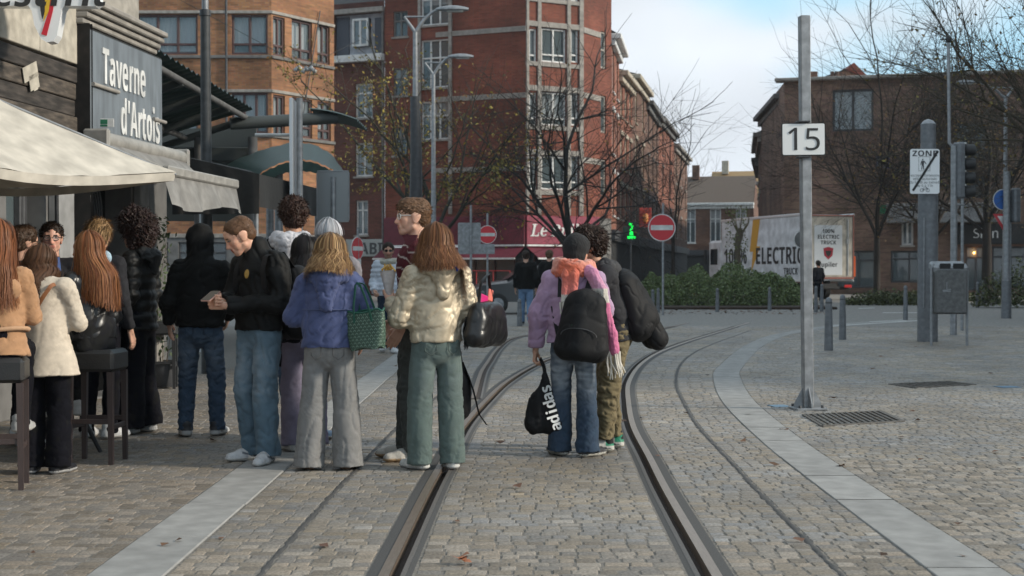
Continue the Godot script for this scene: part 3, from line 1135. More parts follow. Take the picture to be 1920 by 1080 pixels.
# ---------------------------------------------------------------- tavern on the near side
func build_left_side() -> void:
	shared()
	var fine := ntex("grain", 0.09)
	var f := facv(Vector3(-5.29, 0, -6), Vector3(-3.79, 0, -21))
	f.n = -f.n if f.n.x < 0.0 else f.n
	f.b = Basis(f.r, Vector3.UP, f.n)
	if f.b.determinant() < 0.0:
		f.b = Basis(-f.r, Vector3.UP, f.n)
	var t := thing("tavern_building", "grey stone tavern with charred wooden fascia boards and a corner doorway", "building")
	# openings: shop window, dark doorway
	var win := rect(f, 12, 318, 84, 640)
	win[1] = 0.75
	var door := rect(f, 158, 318, 246, 738)
	door[1] = 0.02
	door[3] = 2.62
	var ue := fu(f, 313)
	var uw := fu(f, 262)
	var m := wall(f, 0.0, ue, 0.0, 2.42, [win, door], 0.3)
	part(t, "wall", m, wm.grey)
	m = wall(f, 0.0, uw, 2.42, 7.5, [[door[0], 2.42, door[2], door[3]]], 0.3)
	part(t, "upper_wall", m, mat(c3(0.40, 0.37, 0.325), 0.92, {"tex": ntex("dirt", 0.02), "world": true, "scale": 0.8, "bump": fine, "bscale": 0.4}))
	m = MB.new()
	for q in [[ue, 0.0, 2.42], [uw, 2.42, 7.5]]:
		var e0 := at(f, q[0], 0, 0)
		m.oq(e0 + Vector3(0, q[1], 0), e0 + Vector3(-6, q[1], -0.6), e0 + Vector3(-6, q[2], -0.6), e0 + Vector3(0, q[2], 0), Vector3(0, 0, -1))
	m.oq(at(f, uw, 2.42), at(f, ue, 2.42), at(f, ue, 2.42, -5), at(f, uw, 2.42, -5), Vector3.UP)
	part(t, "end_wall", m, wm.grey)
	m = MB.new()
	m.oq(at(f, 0, 7.5, 0), at(f, uw, 7.5, 0), at(f, uw, 7.5, -6), at(f, 0, 7.5, -6), Vector3.UP)
	part(t, "roof", m, wm.roof)
	# pale cladding panels over the fascia
	var pan := mat(c3(0.50, 0.455, 0.38), 0.9, {"tex": ntex("dirt", 0.02), "world": true, "scale": 0.9, "bump": fine, "bscale": 0.3})
	var us := [5.6, fu(f, 58), fu(f, 133)]
	for i in 2:
		part(t, "cladding_panel", slab(f, us[i] + 0.006, us[i + 1] - 0.006, 3.42, 4.02, 0.02, 0.10, 0.006), pan)
	part(t, "cladding_panel", slab(f, fu(f, 62), fu(f, 123), 4.035, 4.5, 0.02, 0.10, 0.006), pan)
	# charred boards
	var char1 := mat(c3(0.085, 0.07, 0.06), 0.85, {"tex": ntex("burn", 0.02, FastNoiseLite.TYPE_SIMPLEX_SMOOTH, 5, 0.35, 1.0), "world": true, "scale3": Vector3(0.5, 3.0, 0.5), "bump": ntex("streak", 0.03), "bscale": 0.6})
	var char2 := mat(c3(0.15, 0.12, 0.095), 0.85, {"tex": ntex("burn", 0.02), "world": true, "scale3": Vector3(0.6, 3.0, 0.6), "bump": ntex("streak", 0.03), "bscale": 0.6})
	for i in 6:
		var b := part(t, "board", slab(f, 5.4 + 0.02 * i, fu(f, 132), 2.40 + i * 0.166, 2.558 + i * 0.166, 0.02, 0.075 + 0.012 * (i % 3), 0.008), char1 if i % 2 else char2)
		b.rotation.z = 0.0
	# bare torn patch of plaster
	var pl := MB.new()
	for q in [[24, 122, 52, 150], [36, 140, 54, 168], [44, 160, 52, 170]]:
		var h := rect(f, q[0], q[1], q[2], q[3])
		pl.box(at(f, (h[0] + h[2]) * 0.5, (h[1] + h[3]) * 0.5, 0.105), Vector3(h[2] - h[0], h[3] - h[1], 0.006), f.b * Basis(Vector3.BACK, 0.35))
	part(t, "torn_plaster", pl, pan)
	# cornice over the sign
	m = MB.new()
	for k in 4:
		m.box(at(f, (fu(f, 128) + uw) * 0.5 + 0.04, 3.855 + k * 0.062, 0.10 + 0.022 * k), Vector3(uw - fu(f, 128) + 0.12, 0.058, 0.16 + 0.044 * k), f.b, 0.012)
	part(t, "cornice", m, wm.stone)
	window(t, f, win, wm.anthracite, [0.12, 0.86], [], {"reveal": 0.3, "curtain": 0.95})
	m = MB.new()
	m.oq(at(f, door[0], 0.0, -0.9), at(f, door[2], 0.0, -0.9), at(f, door[2], 2.62, -0.9), at(f, door[0], 2.62, -0.9), f.n)
	m.oq(at(f, door[0], 0, -0.3), at(f, door[0], 2.62, -0.3), at(f, door[0], 2.62, -0.9), at(f, door[0], 0, -0.9), f.r)
	m.oq(at(f, door[2], 0, -0.3), at(f, door[2], 2.62, -0.3), at(f, door[2], 2.62, -0.9), at(f, door[2], 0, -0.9), -f.r)
	m.oq(at(f, door[0], 2.61, -0.3), at(f, door[2], 2.61, -0.3), at(f, door[2], 2.61, -0.9), at(f, door[0], 2.61, -0.9), Vector3.DOWN)
	part(t, "doorway", m, wm.dark)
	# pilasters and post beside the door
	part(t, "pilaster", slab(f, fu(f, 90), fu(f, 124), 0.0, 2.41, 0.003, 0.09, 0.01), mat(c3(0.30, 0.30, 0.30), 0.8, {"tex": ntex("dirt", 0.02), "world": true, "scale": 0.6}))
	part(t, "pilaster", slab(f, fu(f, 250), fu(f, 266), 0.0, 2.6, 0.003, 0.09, 0.01), mat(c3(0.30, 0.30, 0.30), 0.8, {"tex": ntex("dirt", 0.02), "world": true, "scale": 0.6}))
	part(t, "plinth", slab(f, fu(f, 270), fu(f, 283), 0.0, 0.78, 0.02, 0.16, 0.012), wm.stone)
	m = MB.new()
	for k in 3:
		m.tube([at(f, fu(f, 84), 2.3, 0.12), at(f, fu(f, 84), 1.0, 0.13)], [0.02, 0.02], 8)
	part(t, "downpipe", m, wm.anthracite)

	# wall-hung hose reel
	var hz := thing("hose_reel", "black coiled hose and bracket hanging on the pillar by the tavern doorway", "hose", at(f, fu(f, 143), 1.0, 0.1))
	m = MB.new()
	for k in 4:
		var pts := []
		for i in 22:
			var a := TAU * i / 21.0
			pts.append(f.b * Vector3(cos(a) * (0.14 + 0.012 * k), sin(a) * (0.32 + 0.02 * k) + 0.85, 0.04 + 0.02 * k))
		m.tube(pts, [0.014], 6, false)
	part(hz, "hose", m, wm.black)
	m = MB.new()
	m.box(f.b * Vector3(0, 1.2, 0.03), Vector3(0.16, 0.1, 0.12), f.b, 0.01)
	part(hz, "bracket", m, wm.anthracite)

	# projecting sign box: dark side, blue-grey face, white lettering
	var s := thing("tavern_sign", "blue-grey sign board with white tavern lettering above the grey awning", "sign")
	var su0 := fu({"o": f.o + f.n * 0.22, "r": f.r}, 170)
	var su1 := fu({"o": f.o + f.n * 0.22, "r": f.r}, 305)
	m = slab(f, su0 - 0.02, su1, 2.66, 3.79, 0.104, 0.212)
	part(s, "box", m, wm.dark)
	part(s, "face", slab(f, su0, su1 - 0.01, 2.68, 3.77, 0.213, 0.222), mat(c3(0.175, 0.20, 0.225), 0.5, {"tex": ntex("streakv", 0.02, FastNoiseLite.TYPE_SIMPLEX_SMOOTH, 4, 0.75, 1.0, 256, 4), "world": true, "scale3": Vector3(1.4, 0.25, 1.4)}))
	for L in [["Taverne", 0.93, 3.45, 0.29], ["d'Artois", 1.40, 2.98, 0.29]]:
		var o := part(s, "lettering", letters(L[0], L[3], 0.012), wm.white)
		var sc := Basis.from_scale(Vector3(0.80, 1.25, 1))
		o.transform = Transform3D(Basis(f.r, Vector3.UP, f.n) * sc if f.r.cross(Vector3.UP).dot(f.n) > 0.0 else Basis(-f.r, Vector3.UP, f.n) * sc, at(f, su0 + L[1], L[2], 0.23))
	m = MB.new()
	m.tube([at(f, su0 + 0.03, 3.23, 0.24), at(f, su0 + 0.72, 3.23, 0.24)], [0.022], 8)
	part(s, "lamp_tube", m, wm.stone)
	m = MB.new()
	m.tube([at(f, su1 - 0.34, 3.06, 0.24), at(f, su1 + 0.05, 3.06, 0.24)], [0.022], 8)
	part(s, "lamp_tube", m, wm.stone)
	# dark boarded corner between fascia and sign
	part(t, "corner_post", slab(f, fu(f, 133), su0 - 0.03, 0.0, 3.80, 0.003, 0.205, 0.01), mat(c3(0.022, 0.018, 0.016), 0.85, {"tex": ntex("burn", 0.02), "world": true, "scale": 1.2}))
	# exit plate
	var ex := thing("exit_plate", "small green and white plate on the end of the grey awning case", "sign")
	var px := spot(202, 231, 14.25)
	m = MB.new()
	m.box(px, Vector3(0.135, 0.085, 0.012), Basis(), 0.003)
	part(ex, "plate", m, wm.white)
	m = MB.new()
	m.box(px + Vector3(-0.03, 0.012, 0.008), Vector3(0.07, 0.045, 0.004))
	m.box(px + Vector3(-0.03, -0.026, 0.008), Vector3(0.07, 0.016, 0.004))
	part(ex, "green_field", m, mat(c3(0.01, 0.12, 0.06), 0.6))

	# retractable grey awning
	var aw := thing("grey_awning", "light grey fabric awning half rolled out under the tavern sign", "awning")
	var ca := mat(c3(0.33, 0.315, 0.29), 0.55, {"tex": ntex("dirt", 0.02), "scale": 1.0})
	var fab := mat(c3(0.27, 0.262, 0.25), 0.92, {"tex": ntex("faint", 0.015), "scale": 1.0, "back": Color(0.25, 0.25, 0.25)})
	m = MB.new()
	m.tube([at(f, su0 - 0.03, 2.67, 0.34), at(f, su1 + 0.32, 2.67, 0.34)], [0.085], 12)
	m.box(at(f, su0 - 0.03, 2.66, 0.30), Vector3(0.07, 0.23, 0.27), f.b, 0.02)
	m.box(at(f, su1 + 0.32, 2.66, 0.30), Vector3(0.07, 0.23, 0.27), f.b, 0.02)
	part(aw, "case", m, ca)
	var rows := []
	for i in 9:
		var q := i / 8.0
		var r := PackedVector3Array()
		for j in 13:
			var u := lerpf(su0 + 0.05, su1 + 0.28, j / 12.0)
			r.append(at(f, u, 2.66 - 0.30 * q - 0.11 * sin(q * PI) * (0.8 + 0.4 * nz.get_noise_2d(j * 0.5, 3.0)), 0.36 + 0.62 * q))
		rows.append(r)
	m = MB.new()
	m.grid(rows)
	part(aw, "canopy_fabric", m, fab)
	part(aw, "front_bar", slab(f, su0 + 0.02, su1 + 0.32, 2.31, 2.41, 0.955, 1.03, 0.015), ca)
	rows = []
	for i in 4:
		var r := PackedVector3Array()
		for j in 31:
			var u := lerpf(su0 - 0.08, su1 + 0.30, j / 30.0)
			r.append(at(f, u, 2.315 - (0.30 + 0.05 * sin(j * 0.21)) * i / 3.0, 1.0 + 0.035 * sin(j * 0.8) * i / 3.0 + 0.03 * i))
		rows.append(r)
	m = MB.new()
	m.grid(rows)
	part(aw, "valance", m, fab)
	m = MB.new()
	m.tube([at(f, su0 + 0.5, 2.60, 0.36), at(f, su0 + 0.85, 2.44, 0.66), at(f, su0 + 0.45, 2.37, 0.97)], [0.022], 6)
	part(aw, "folding_arm", m, ca)
	m = MB.new()
	m.tube([at(f, su1 - 0.2, 2.60, 0.36), at(f, su1 - 0.55, 2.44, 0.66), at(f, su1 - 0.15, 2.37, 0.97)], [0.022], 6)
	part(aw, "folding_arm", m, ca)

	# illuminated cornet sign
	var b := thing("cornet_sign", "white chip-shop sign shaped as a cornet with black yellow red stripes", "sign", spot(95, -5, 12.6))
	var sc := 12.6 / FPX
	var white := mat(c3(0.72, 0.73, 0.74), 0.35, {"coat": 0.4})
	var shp := PackedVector2Array()
	for p in [[-160, 40], [-160, -19], [-36, -19], [-30, -28], [-25, -55], [-13, -80], [-2, -87], [10, -85], [17, -74], [26, -26], [31, -19], [88, -20], [95, -14], [95, 40]]:
		shp.append(Vector2(p[0], p[1]) * sc)
	m = MB.new()
	m.prism(shp, -0.09, 0.05)
	part(b, "case", m, white)
	for st in [[[-20, 34], [-13, -28], [-10, -44], [-5, -30], [-4, 34], c3(0.02, 0.02, 0.02)], [[-4, 34], [-5, -28], [-8, -48], [2, -30], [12, 34], c3(0.62, 0.38, 0.02)], [[12, 34], [2, -30], [-12, -72], [-2, -75], [10, -28], [17, 34], c3(0.5, 0.012, 0.03)]]:
		var pg := PackedVector2Array()
		for i in st.size() - 1:
			pg.append(Vector2(st[i][0], st[i][1]) * sc)
		m = MB.new()
		m.prism(pg, 0.051, 0.056)
		part(b, "stripe", m, mat(st[-1], 0.4))
	for L in [["best", -72.0], ["frit", 58.0]]:
		var o := part(b, "lettering", letters(L[0], 0.22, 0.006, true, "Droid Sans"), wm.black)
		o.position = Vector3(L[1] * sc, 0.015, 0.056)
		o.basis = Basis(Vector3(1.1, 0, 0), Vector3(0.18, 1, 0), Vector3(0, 0, 1))
	m = MB.new()
	m.box(Vector3(-0.85, -0.12, 0), Vector3(0.5, 0.04, 0.04), Basis(), 0.005)
	part(b, "bracket", m, wm.anthracite)

	# beige parasol, one corner reaching over the terrace
	var hub := Vector3(-4.55, 0, -10.9)
	var p := thing("parasol", "large square beige parasol spread over the terrace stools", "parasol", hub)
	var canv := mat(c3(0.66, 0.61, 0.53), 0.92, {"tex": ntex("faint", 0.015, FastNoiseLite.TYPE_SIMPLEX_SMOOTH, 4, 0.90, 1.0), "scale": 1.0, "back": Color(0.35, 0.32, 0.28)})
	var tip := spot(331, 323, 11.6) - hub
	var cs := [tip, Vector3(tip.z, tip.y, -tip.x), Vector3(-tip.x, tip.y, -tip.z), Vector3(-tip.z, tip.y, tip.x)]
	var top := Vector3(0, 2.98, 0)
	for k in 4:
		m = MB.new()
		rows = []
		for i in 11:
			var q := i / 10.0
			var r := PackedVector3Array()
			for j in 15:
				var w := j / 14.0
				var e: Vector3 = cs[k].lerp(cs[(k + 1) % 4], w)
				var pt := top.lerp(e, q)
				pt.y += -0.10 * sin(w * PI) * q * q - 0.04 * sin(q * PI) + 0.012 * nz.get_noise_2d(q * 5.0 + k * 7.0, w * 6.0)
				pt += (Vector3.ZERO - e * Vector3(1, 0, 1)) * 0.06 * sin(w * PI) * q
				r.append(pt)
			rows.append(r)
		m.grid(rows)
		part(p, "canopy_panel", m, canv)
		m = MB.new()
		rows = []
		for i in 2:
			var r := PackedVector3Array()
			for j in 15:
				var w := j / 14.0
				var e: Vector3 = cs[k].lerp(cs[(k + 1) % 4], w)
				var pt: Vector3 = e + Vector3(0, -0.10 * sin(w * PI), 0) - e * Vector3(1, 0, 1) * 0.06 * sin(w * PI)
				pt.y -= i * 0.07
				pt -= e * Vector3(1, 0, 1) * 0.01 * i
				r.append(pt)
			rows.append(r)
		m.grid(rows)
		part(p, "hem", m, canv)
		m = MB.new()
		m.tube([top + Vector3(0, -0.05, 0), cs[k] + Vector3(0, -0.02, 0)], [0.014, 0.010], 6)
		part(p, "rib", m, wm.galv)
	m = MB.new()
	m.tube([Vector3(0, 0, 0), Vector3(0, 2.99, 0)], [0.03, 0.03], 10)
	part(p, "mast", m, wm.galv)
	m = MB.new()
	m.box(Vector3(0, 0.05, 0), Vector3(0.7, 0.1, 0.7), Basis(), 0.02)
	part(p, "foot", m, wm.grey)

	# black marquee awning further along
	var bk := thing("black_awning", "black fabric terrace awning with hanging side panel beyond the tavern", "awning")
	var bf := cloth(c3(0.022, 0.021, 0.020), 0.9, 0.5, 2.0)
	var y1 := 2.52
	var A := Vector3(-4.15, 2.78, -17.6)
	var B := Vector3(-3.05, y1, -17.4)
	var C := Vector3(-2.75, y1, -20.6)
	var D := Vector3(-3.8, 2.8, -20.8)
	m = MB.new()
	rows = []
	for i in 7:
		var r := PackedVector3Array()
		for j in 9:
			var pt := A.lerp(B, i / 6.0).lerp(D.lerp(C, i / 6.0), j / 8.0)
			pt.y -= 0.06 * sin(i / 6.0 * PI)
			r.append(pt)
		rows.append(r)
	m.grid(rows)
	part(bk, "roof_fabric", m, bf)
	m = MB.new()
	rows = []
	for i in 5:
		var r := PackedVector3Array()
		for j in 25:
			var e := A.lerp(B, j / 24.0)
			var lowy := 2.04
			r.append(Vector3(e.x, lerpf(e.y, lowy, i / 4.0), e.z + 0.03 * sin(j * 0.9) * i / 4.0))
		rows.append(r)
	m.grid(rows)
	part(bk, "side_panel", m, bf)
	m = MB.new()
	rows = []
	for i in 3:
		var r := PackedVector3Array()
		for j in 25:
			var e := B.lerp(C, j / 24.0)
			r.append(Vector3(e.x + 0.02 * sin(j * 1.1) * i / 2.0, lerpf(e.y, 2.12, i / 2.0), e.z))
		rows.append(r)
	m.grid(rows)
	part(bk, "front_valance", m, bf)
	for q in [B, C]:
		m = MB.new()
		m.tube([Vector3(q.x - 0.05, 0, q.z - 0.06), Vector3(q.x - 0.05, q.y, q.z - 0.06)], [0.03], 8)
		part(bk, "leg", m, wm.galv)
	# climbing plant in a tub at the corner
	var pn := thing("potted_climber", "thin straggly potted plant against the tavern corner", "plant", Vector3(-4.02, 0, -16.6))
	m = MB.new()
	m.lathe([Vector2(0.0, 0.02), Vector2(0.11, 0.02), Vector2(0.15, 0.3), Vector2(0.13, 0.3), Vector2(0.0, 0.27)], Vector3.ZERO, 14)
	part(pn, "pot", m, wm.anthracite)
	m = MB.new()
	var lf := MB.new()
	for k in 4:
		var pts := []
		var q := Vector3(rng.randf_range(-0.05, 0.05), 0.27, rng.randf_range(-0.05, 0.05))
		for i in 8:
			pts.append(q)
			q += Vector3(rng.randf_range(-0.05, 0.06), 0.2, rng.randf_range(-0.04, 0.04))
			for w in 7:
				blade(lf, q + Vector3(rng.randf_range(-0.09, 0.09), rng.randf_range(-0.1, 0.1), rng.randf_range(-0.09, 0.09)), 0.035)
		m.tube(pts, [0.008, 0.003], 5, false)
	part(pn, "stem", m, mat(c3(0.06, 0.045, 0.03), 0.9))
	part(pn, "foliage", lf, mat(c3(0.05, 0.075, 0.03), 0.7, {"back": Color(0.1, 0.14, 0.05)}))

func blade(m: MB, p: Vector3, r: float) -> void:
	var u := Vector3(rng.randf_range(-1, 1), rng.randf_range(-1, 1), rng.randf_range(-1, 1)).normalized()
	var w := u.cross(Vector3(rng.randf_range(-1, 1), rng.randf_range(-1, 1), rng.randf_range(-1, 1))).normalized() * r * 0.5
	u *= r
	m.tri(p - u, p + w, p + u)
	m.tri(p - u, p + u, p - w)

# ---------------------------------------------------------------- market shelters and the orange brick block
func corrugated(a: Vector3, b: Vector3, c: Vector3, d: Vector3, ribs: int, bow: float, amp := 0.03) -> MB:
	# sheet a-b (near edge) to d-c (far edge), ribs running from the near to the far edge
	var m := MB.new()
	var n := (b - a).cross(d - a).normalized()
	if n.y < 0.0:
		n = -n
	var rows := []
	for i in 9:
		var q := i / 8.0
		var r := PackedVector3Array()
		for j in ribs * 4 + 1:
			var w := float(j) / (ribs * 4)
			r.append(a.lerp(b, w).lerp(d.lerp(c, w), q) + n * (amp * sin(j * PI * 0.5) + bow * sin(q * PI)))
		rows.append(r)
	m.grid(rows)
	return m

func build_far_left() -> void:
	var green := mat(c3(0.022, 0.056, 0.045), 0.55, {"tex": ntex("dirt", 0.02), "world": true, "scale": 0.7})
	var under := mat(c3(0.055, 0.062, 0.060), 0.7)
	# big market canopy behind the tavern
	var t := thing("market_canopy", "large dark green corrugated market canopy on steel posts behind the tavern", "canopy")
	var e0 := Vector3(-5.47, 4.76, -20.5)
	var e1 := Vector3(-5.47, 4.76, -30.45)
	part(t, "roof_sheet", corrugated(e0, e1, e1 + Vector3(-2.9, -0.95, 0), e0 + Vector3(-2.9, -0.95, 0), 26, 0.05, 0.035), green)
	part(t, "roof_sheet", corrugated(e0 + Vector3(-2.92, -0.95, 0), e1 + Vector3(-2.92, -0.95, 0), e1 + Vector3(-6, 0.2, 0), e0 + Vector3(-6, 0.2, 0), 26, 0.05, 0.035), green)
	var m := MB.new()
	m.tube([Vector3(-5.60, 4.56, -20.6), Vector3(-5.60, 4.56, -30.5)], [0.06], 10)
	part(t, "purlin", m, wm.grey)
	m = MB.new()
	m.tube([Vector3(-6.9, 4.15, -20.6), Vector3(-6.9, 4.15, -30.5)], [0.06], 10)
	part(t, "purlin", m, wm.grey)
	m = MB.new()
	m.tube([Vector3(-5.9, 4.42, -30.2), Vector3(-3.75, 4.62, -30.9)], [0.13], 12)
	part(t, "main_tube", m, under)
	part(t, "far_roof", corrugated(Vector3(-4.3, 4.78, -30.6), Vector3(-4.3, 4.78, -33.0), Vector3(-3.3, 4.55, -33.0), Vector3(-3.3, 4.55, -30.6), 7, 0.04, 0.03), green)
	for k in 6:
		var q := k / 5.0
		m = MB.new()
		var b := e0.lerp(e1, q)
		m.box(b + Vector3(-1.55, -0.68, 0), Vector3(3.0, 0.14, 0.1), Basis(Vector3.BACK, 0.316), 0.01)
		part(t, "rafter", m, under)
	m = MB.new()
	m.box(e1 + Vector3(-2.0, -0.95, -0.2), Vector3(3.9, 0.3, 0.3), Basis(), 0.02)
	m.box(e1 + Vector3(-2.1, -1.35, -0.7), Vector3(4.1, 2.0, 0.1), Basis())  # dark panel added behind the beam to stand for shade under the canopy
	part(t, "beam_and_shade_panel", m, under)
	for q in [Vector3(-5.45, 0, -30.3), Vector3(-6.9, 0, -23.0), Vector3(-6.6, 0, -30.4)]:
		m = MB.new()
		m.tube([q, q + Vector3(0, 4.15, 0)], [0.11, 0.10], 12)
		part(t, "post", m, wm.grey)
	# smaller arched shelter
	var t2 := thing("arched_shelter", "small arched shelter with green corrugated roof on round posts", "shelter")
	var rows := []
	var near := [[474, 337], [500, 318], [530, 305], [560, 299], [590, 303], [617, 315], [642, 331]]
	var back := [[398, 332], [438, 302], [498, 280], [553, 267], [590, 272], [622, 290], [645, 322]]
	for i in 25:
		var w := i / 24.0 * 5.999
		var k := int(w)
		var a := Vector2(lerpf(near[k][0], near[k + 1][0], w - k), lerpf(near[k][1], near[k + 1][1], w - k))
		var b := Vector2(lerpf(back[k][0], back[k + 1][0], w - k), lerpf(back[k][1], back[k + 1][1], w - k))
		var r := PackedVector3Array()
		for j in 4:
			var q := j / 3.0
			r.append(spot(a.x, a.y, 24.6).lerp(spot(b.x, b.y, 28.0), q) + Vector3(0, 0.018 * (i % 2), 0))
		rows.append(r)
	m = MB.new()
	m.grid(rows)
	part(t2, "roof_sheet", m, green)
	m = MB.new()
	for i in 24:
		var a: Vector3 = rows[i][0]
		var b: Vector3 = rows[i + 1][0]
		m.oq(a + Vector3(0, -0.03, 0.02), b + Vector3(0, -0.03, 0.02), b + Vector3(0, -0.2, 0.02), a + Vector3(0, -0.2, 0.02), Vector3(0, 0, 1))
	part(t2, "arch_edge", m, green)
	for q in [Vector3(-4.08, 0, -25.2), Vector3(-4.6, 0, -27.4), Vector3(-3.4, 0, -27.4)]:
		m = MB.new()
		m.tube([q, q + Vector3(0, 3.15, 0)], [0.075, 0.075], 12)
		part(t2, "post", m, wm.galv)
	m = MB.new()
	m.box(Vector3(-4.0, 2.75, -27.4), Vector3(1.6, 0.12, 0.12), Basis(), 0.01)
	part(t2, "tie_beam", m, under)

	# orange brick corner block
	var o := thing("orange_brick_block", "orange brick corner block with maroon window frames and pale stone bands", "building")
	var bm := brick("orange", c3(0.415, 0.190, 0.088), c3(0.28, 0.2, 0.15), 3)
	var f := fac(60, 57.0, 510, 57.0)
	var g := fac(510, 57.0, 627, 60.3)
	var hf := []
	for r in [[258, 28, 372, 103], [435, 28, 503, 103], [60, 28, 190, 103], [258, 174, 372, 250], [435, 174, 503, 250], [258, -118, 372, -42], [435, -118, 503, -42]]:
		hf.append(rect(f, r[0], r[1], r[2], r[3]))
	var hg := []
	for r in [[513, 33, 535, 106], [548, 40, 586, 114], [596, 48, 619, 121], [513, 179, 535, 254], [548, 185, 586, 258], [596, 192, 621, 264], [513, -112, 535, -40], [548, -104, 586, -34]]:
		hg.append(rect(g, r[0], r[1], r[2], r[3]))
	part(o, "wall", wall(f, 0.0, f.w, 3.15, 17.0, hf), bm)
	part(o, "chamfer_wall", wall(g, 0.0, g.w, 3.15, 17.0, hg), bm)
	var sh := []
	for k in 4:
		sh.append([1.2 + k * 2.3, 0.35, 3.1 + k * 2.3, 2.45])
	part(o, "shop_wall", wall(f, 0.0, f.w, 0.0, 2.62, sh), wm.grey)
	part(o, "shop_wall", wall(g, 0.0, g.w, 0.0, 2.62, []), wm.grey)
	for k in 4:
		window(o, f, sh[k], wm.anthracite, [0.5], [0.8], {"fw": 0.06})
	part(o, "lintel", slab(f, 0.0, f.w, 2.62, 2.78, -0.2, 0.06, 0.01), wm.stone)
	part(o, "brick_band", slab(f, 0.0, f.w, 2.78, 3.15, -0.2, 0.0), bm)
	part(o, "brick_band", slab(g, 0.0, g.w, 2.78, 3.15, -0.2, 0.0), bm)
	part(o, "lintel", slab(g, 0.0, g.w, 2.62, 2.78, -0.2, 0.06, 0.01), wm.stone)
	for y in [24.0, 171.0, -122.0]:
		var v := fv(f, 400, y)
		part(o, "stone_band", slab(f, 0.0, f.w + 0.05, v - 0.06, v + 0.06, -0.02, 0.07, 0.01), wm.stone)
		part(o, "stone_band", slab(g, 0.0, g.w, v - 0.06, v + 0.06, -0.02, 0.068, 0.01), wm.stone)
	for y in [106.0, 254.0, -38.0]:
		var v := fv(f, 400, y)
		part(o, "sill_band", slab(f, 0.0, f.w + 0.05, v - 0.09, v + 0.03, -0.02, 0.09, 0.01), wm.grey)
		part(o, "sill_band", slab(g, 0.0, g.w, v - 0.09, v + 0.03, -0.02, 0.088, 0.01), wm.grey)
	for i in hf.size():
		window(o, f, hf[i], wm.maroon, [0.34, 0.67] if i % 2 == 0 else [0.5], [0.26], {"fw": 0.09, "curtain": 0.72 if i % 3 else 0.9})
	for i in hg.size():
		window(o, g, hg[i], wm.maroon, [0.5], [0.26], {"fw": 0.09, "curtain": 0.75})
	m = MB.new()
	var k := at(g, g.w, 0.0)
	m.oq(k, k + Vector3(-3, 0, -9), k + Vector3(-3, 17, -9), k + Vector3(0, 17, 0), Vector3(1, 0, 0))
	part(o, "side_wall", m, bm)
	m = MB.new()
	m.oq(at(f, 0, 17), at(f, f.w, 17), at(g, g.w, 17), at(f, 0, 17) + Vector3(0, 0, -12), Vector3.UP)
	part(o, "roof", m, wm.roof)
	m = MB.new()
	m.tube([at(f, fu(f, 426), 17, 0.05), at(f, fu(f, 426), 3.2, 0.05)], [0.05], 8)
	part(o, "downpipe", m, wm.anthracite)
	m = MB.new()
	m.tube([at(g, fu(g, 598), 12, 0.09), at(g, fu(g, 560), 7.0, 0.12), at(g, fu(g, 549), 3.2, 0.09)], [0.025], 6)
	part(o, "cable", m, wm.anthracite)
	# cluster of street loudspeakers and lamps on a wire
	var sp := thing("hanging_fixture", "cluster of small grey lamps hung on a cable before the orange brick block", "lamp", spot(573, 131, 52.0))
	m = MB.new()
	for q in 6:
		var pt := Vector3((q - 2.5) * 0.13, 0.06 * sin(q * 2.2), 0.0)
		m.lathe([Vector2(0.0, 0.12), Vector2(0.06, 0.1), Vector2(0.09, -0.06), Vector2(0.0, -0.1)], pt, 8, Basis(Vector3.BACK, 0.7 if q % 2 else -0.7))
	part(sp, "lamp_cluster", m, wm.galv)
	m = MB.new()
	m.tube([Vector3(-6.0, 3.6, -4.6), Vector3(0, 0.1, 0), Vector3(1.2, 2.2, -7.2)], [0.012], 5)
	part(sp, "cable", m, wm.black)

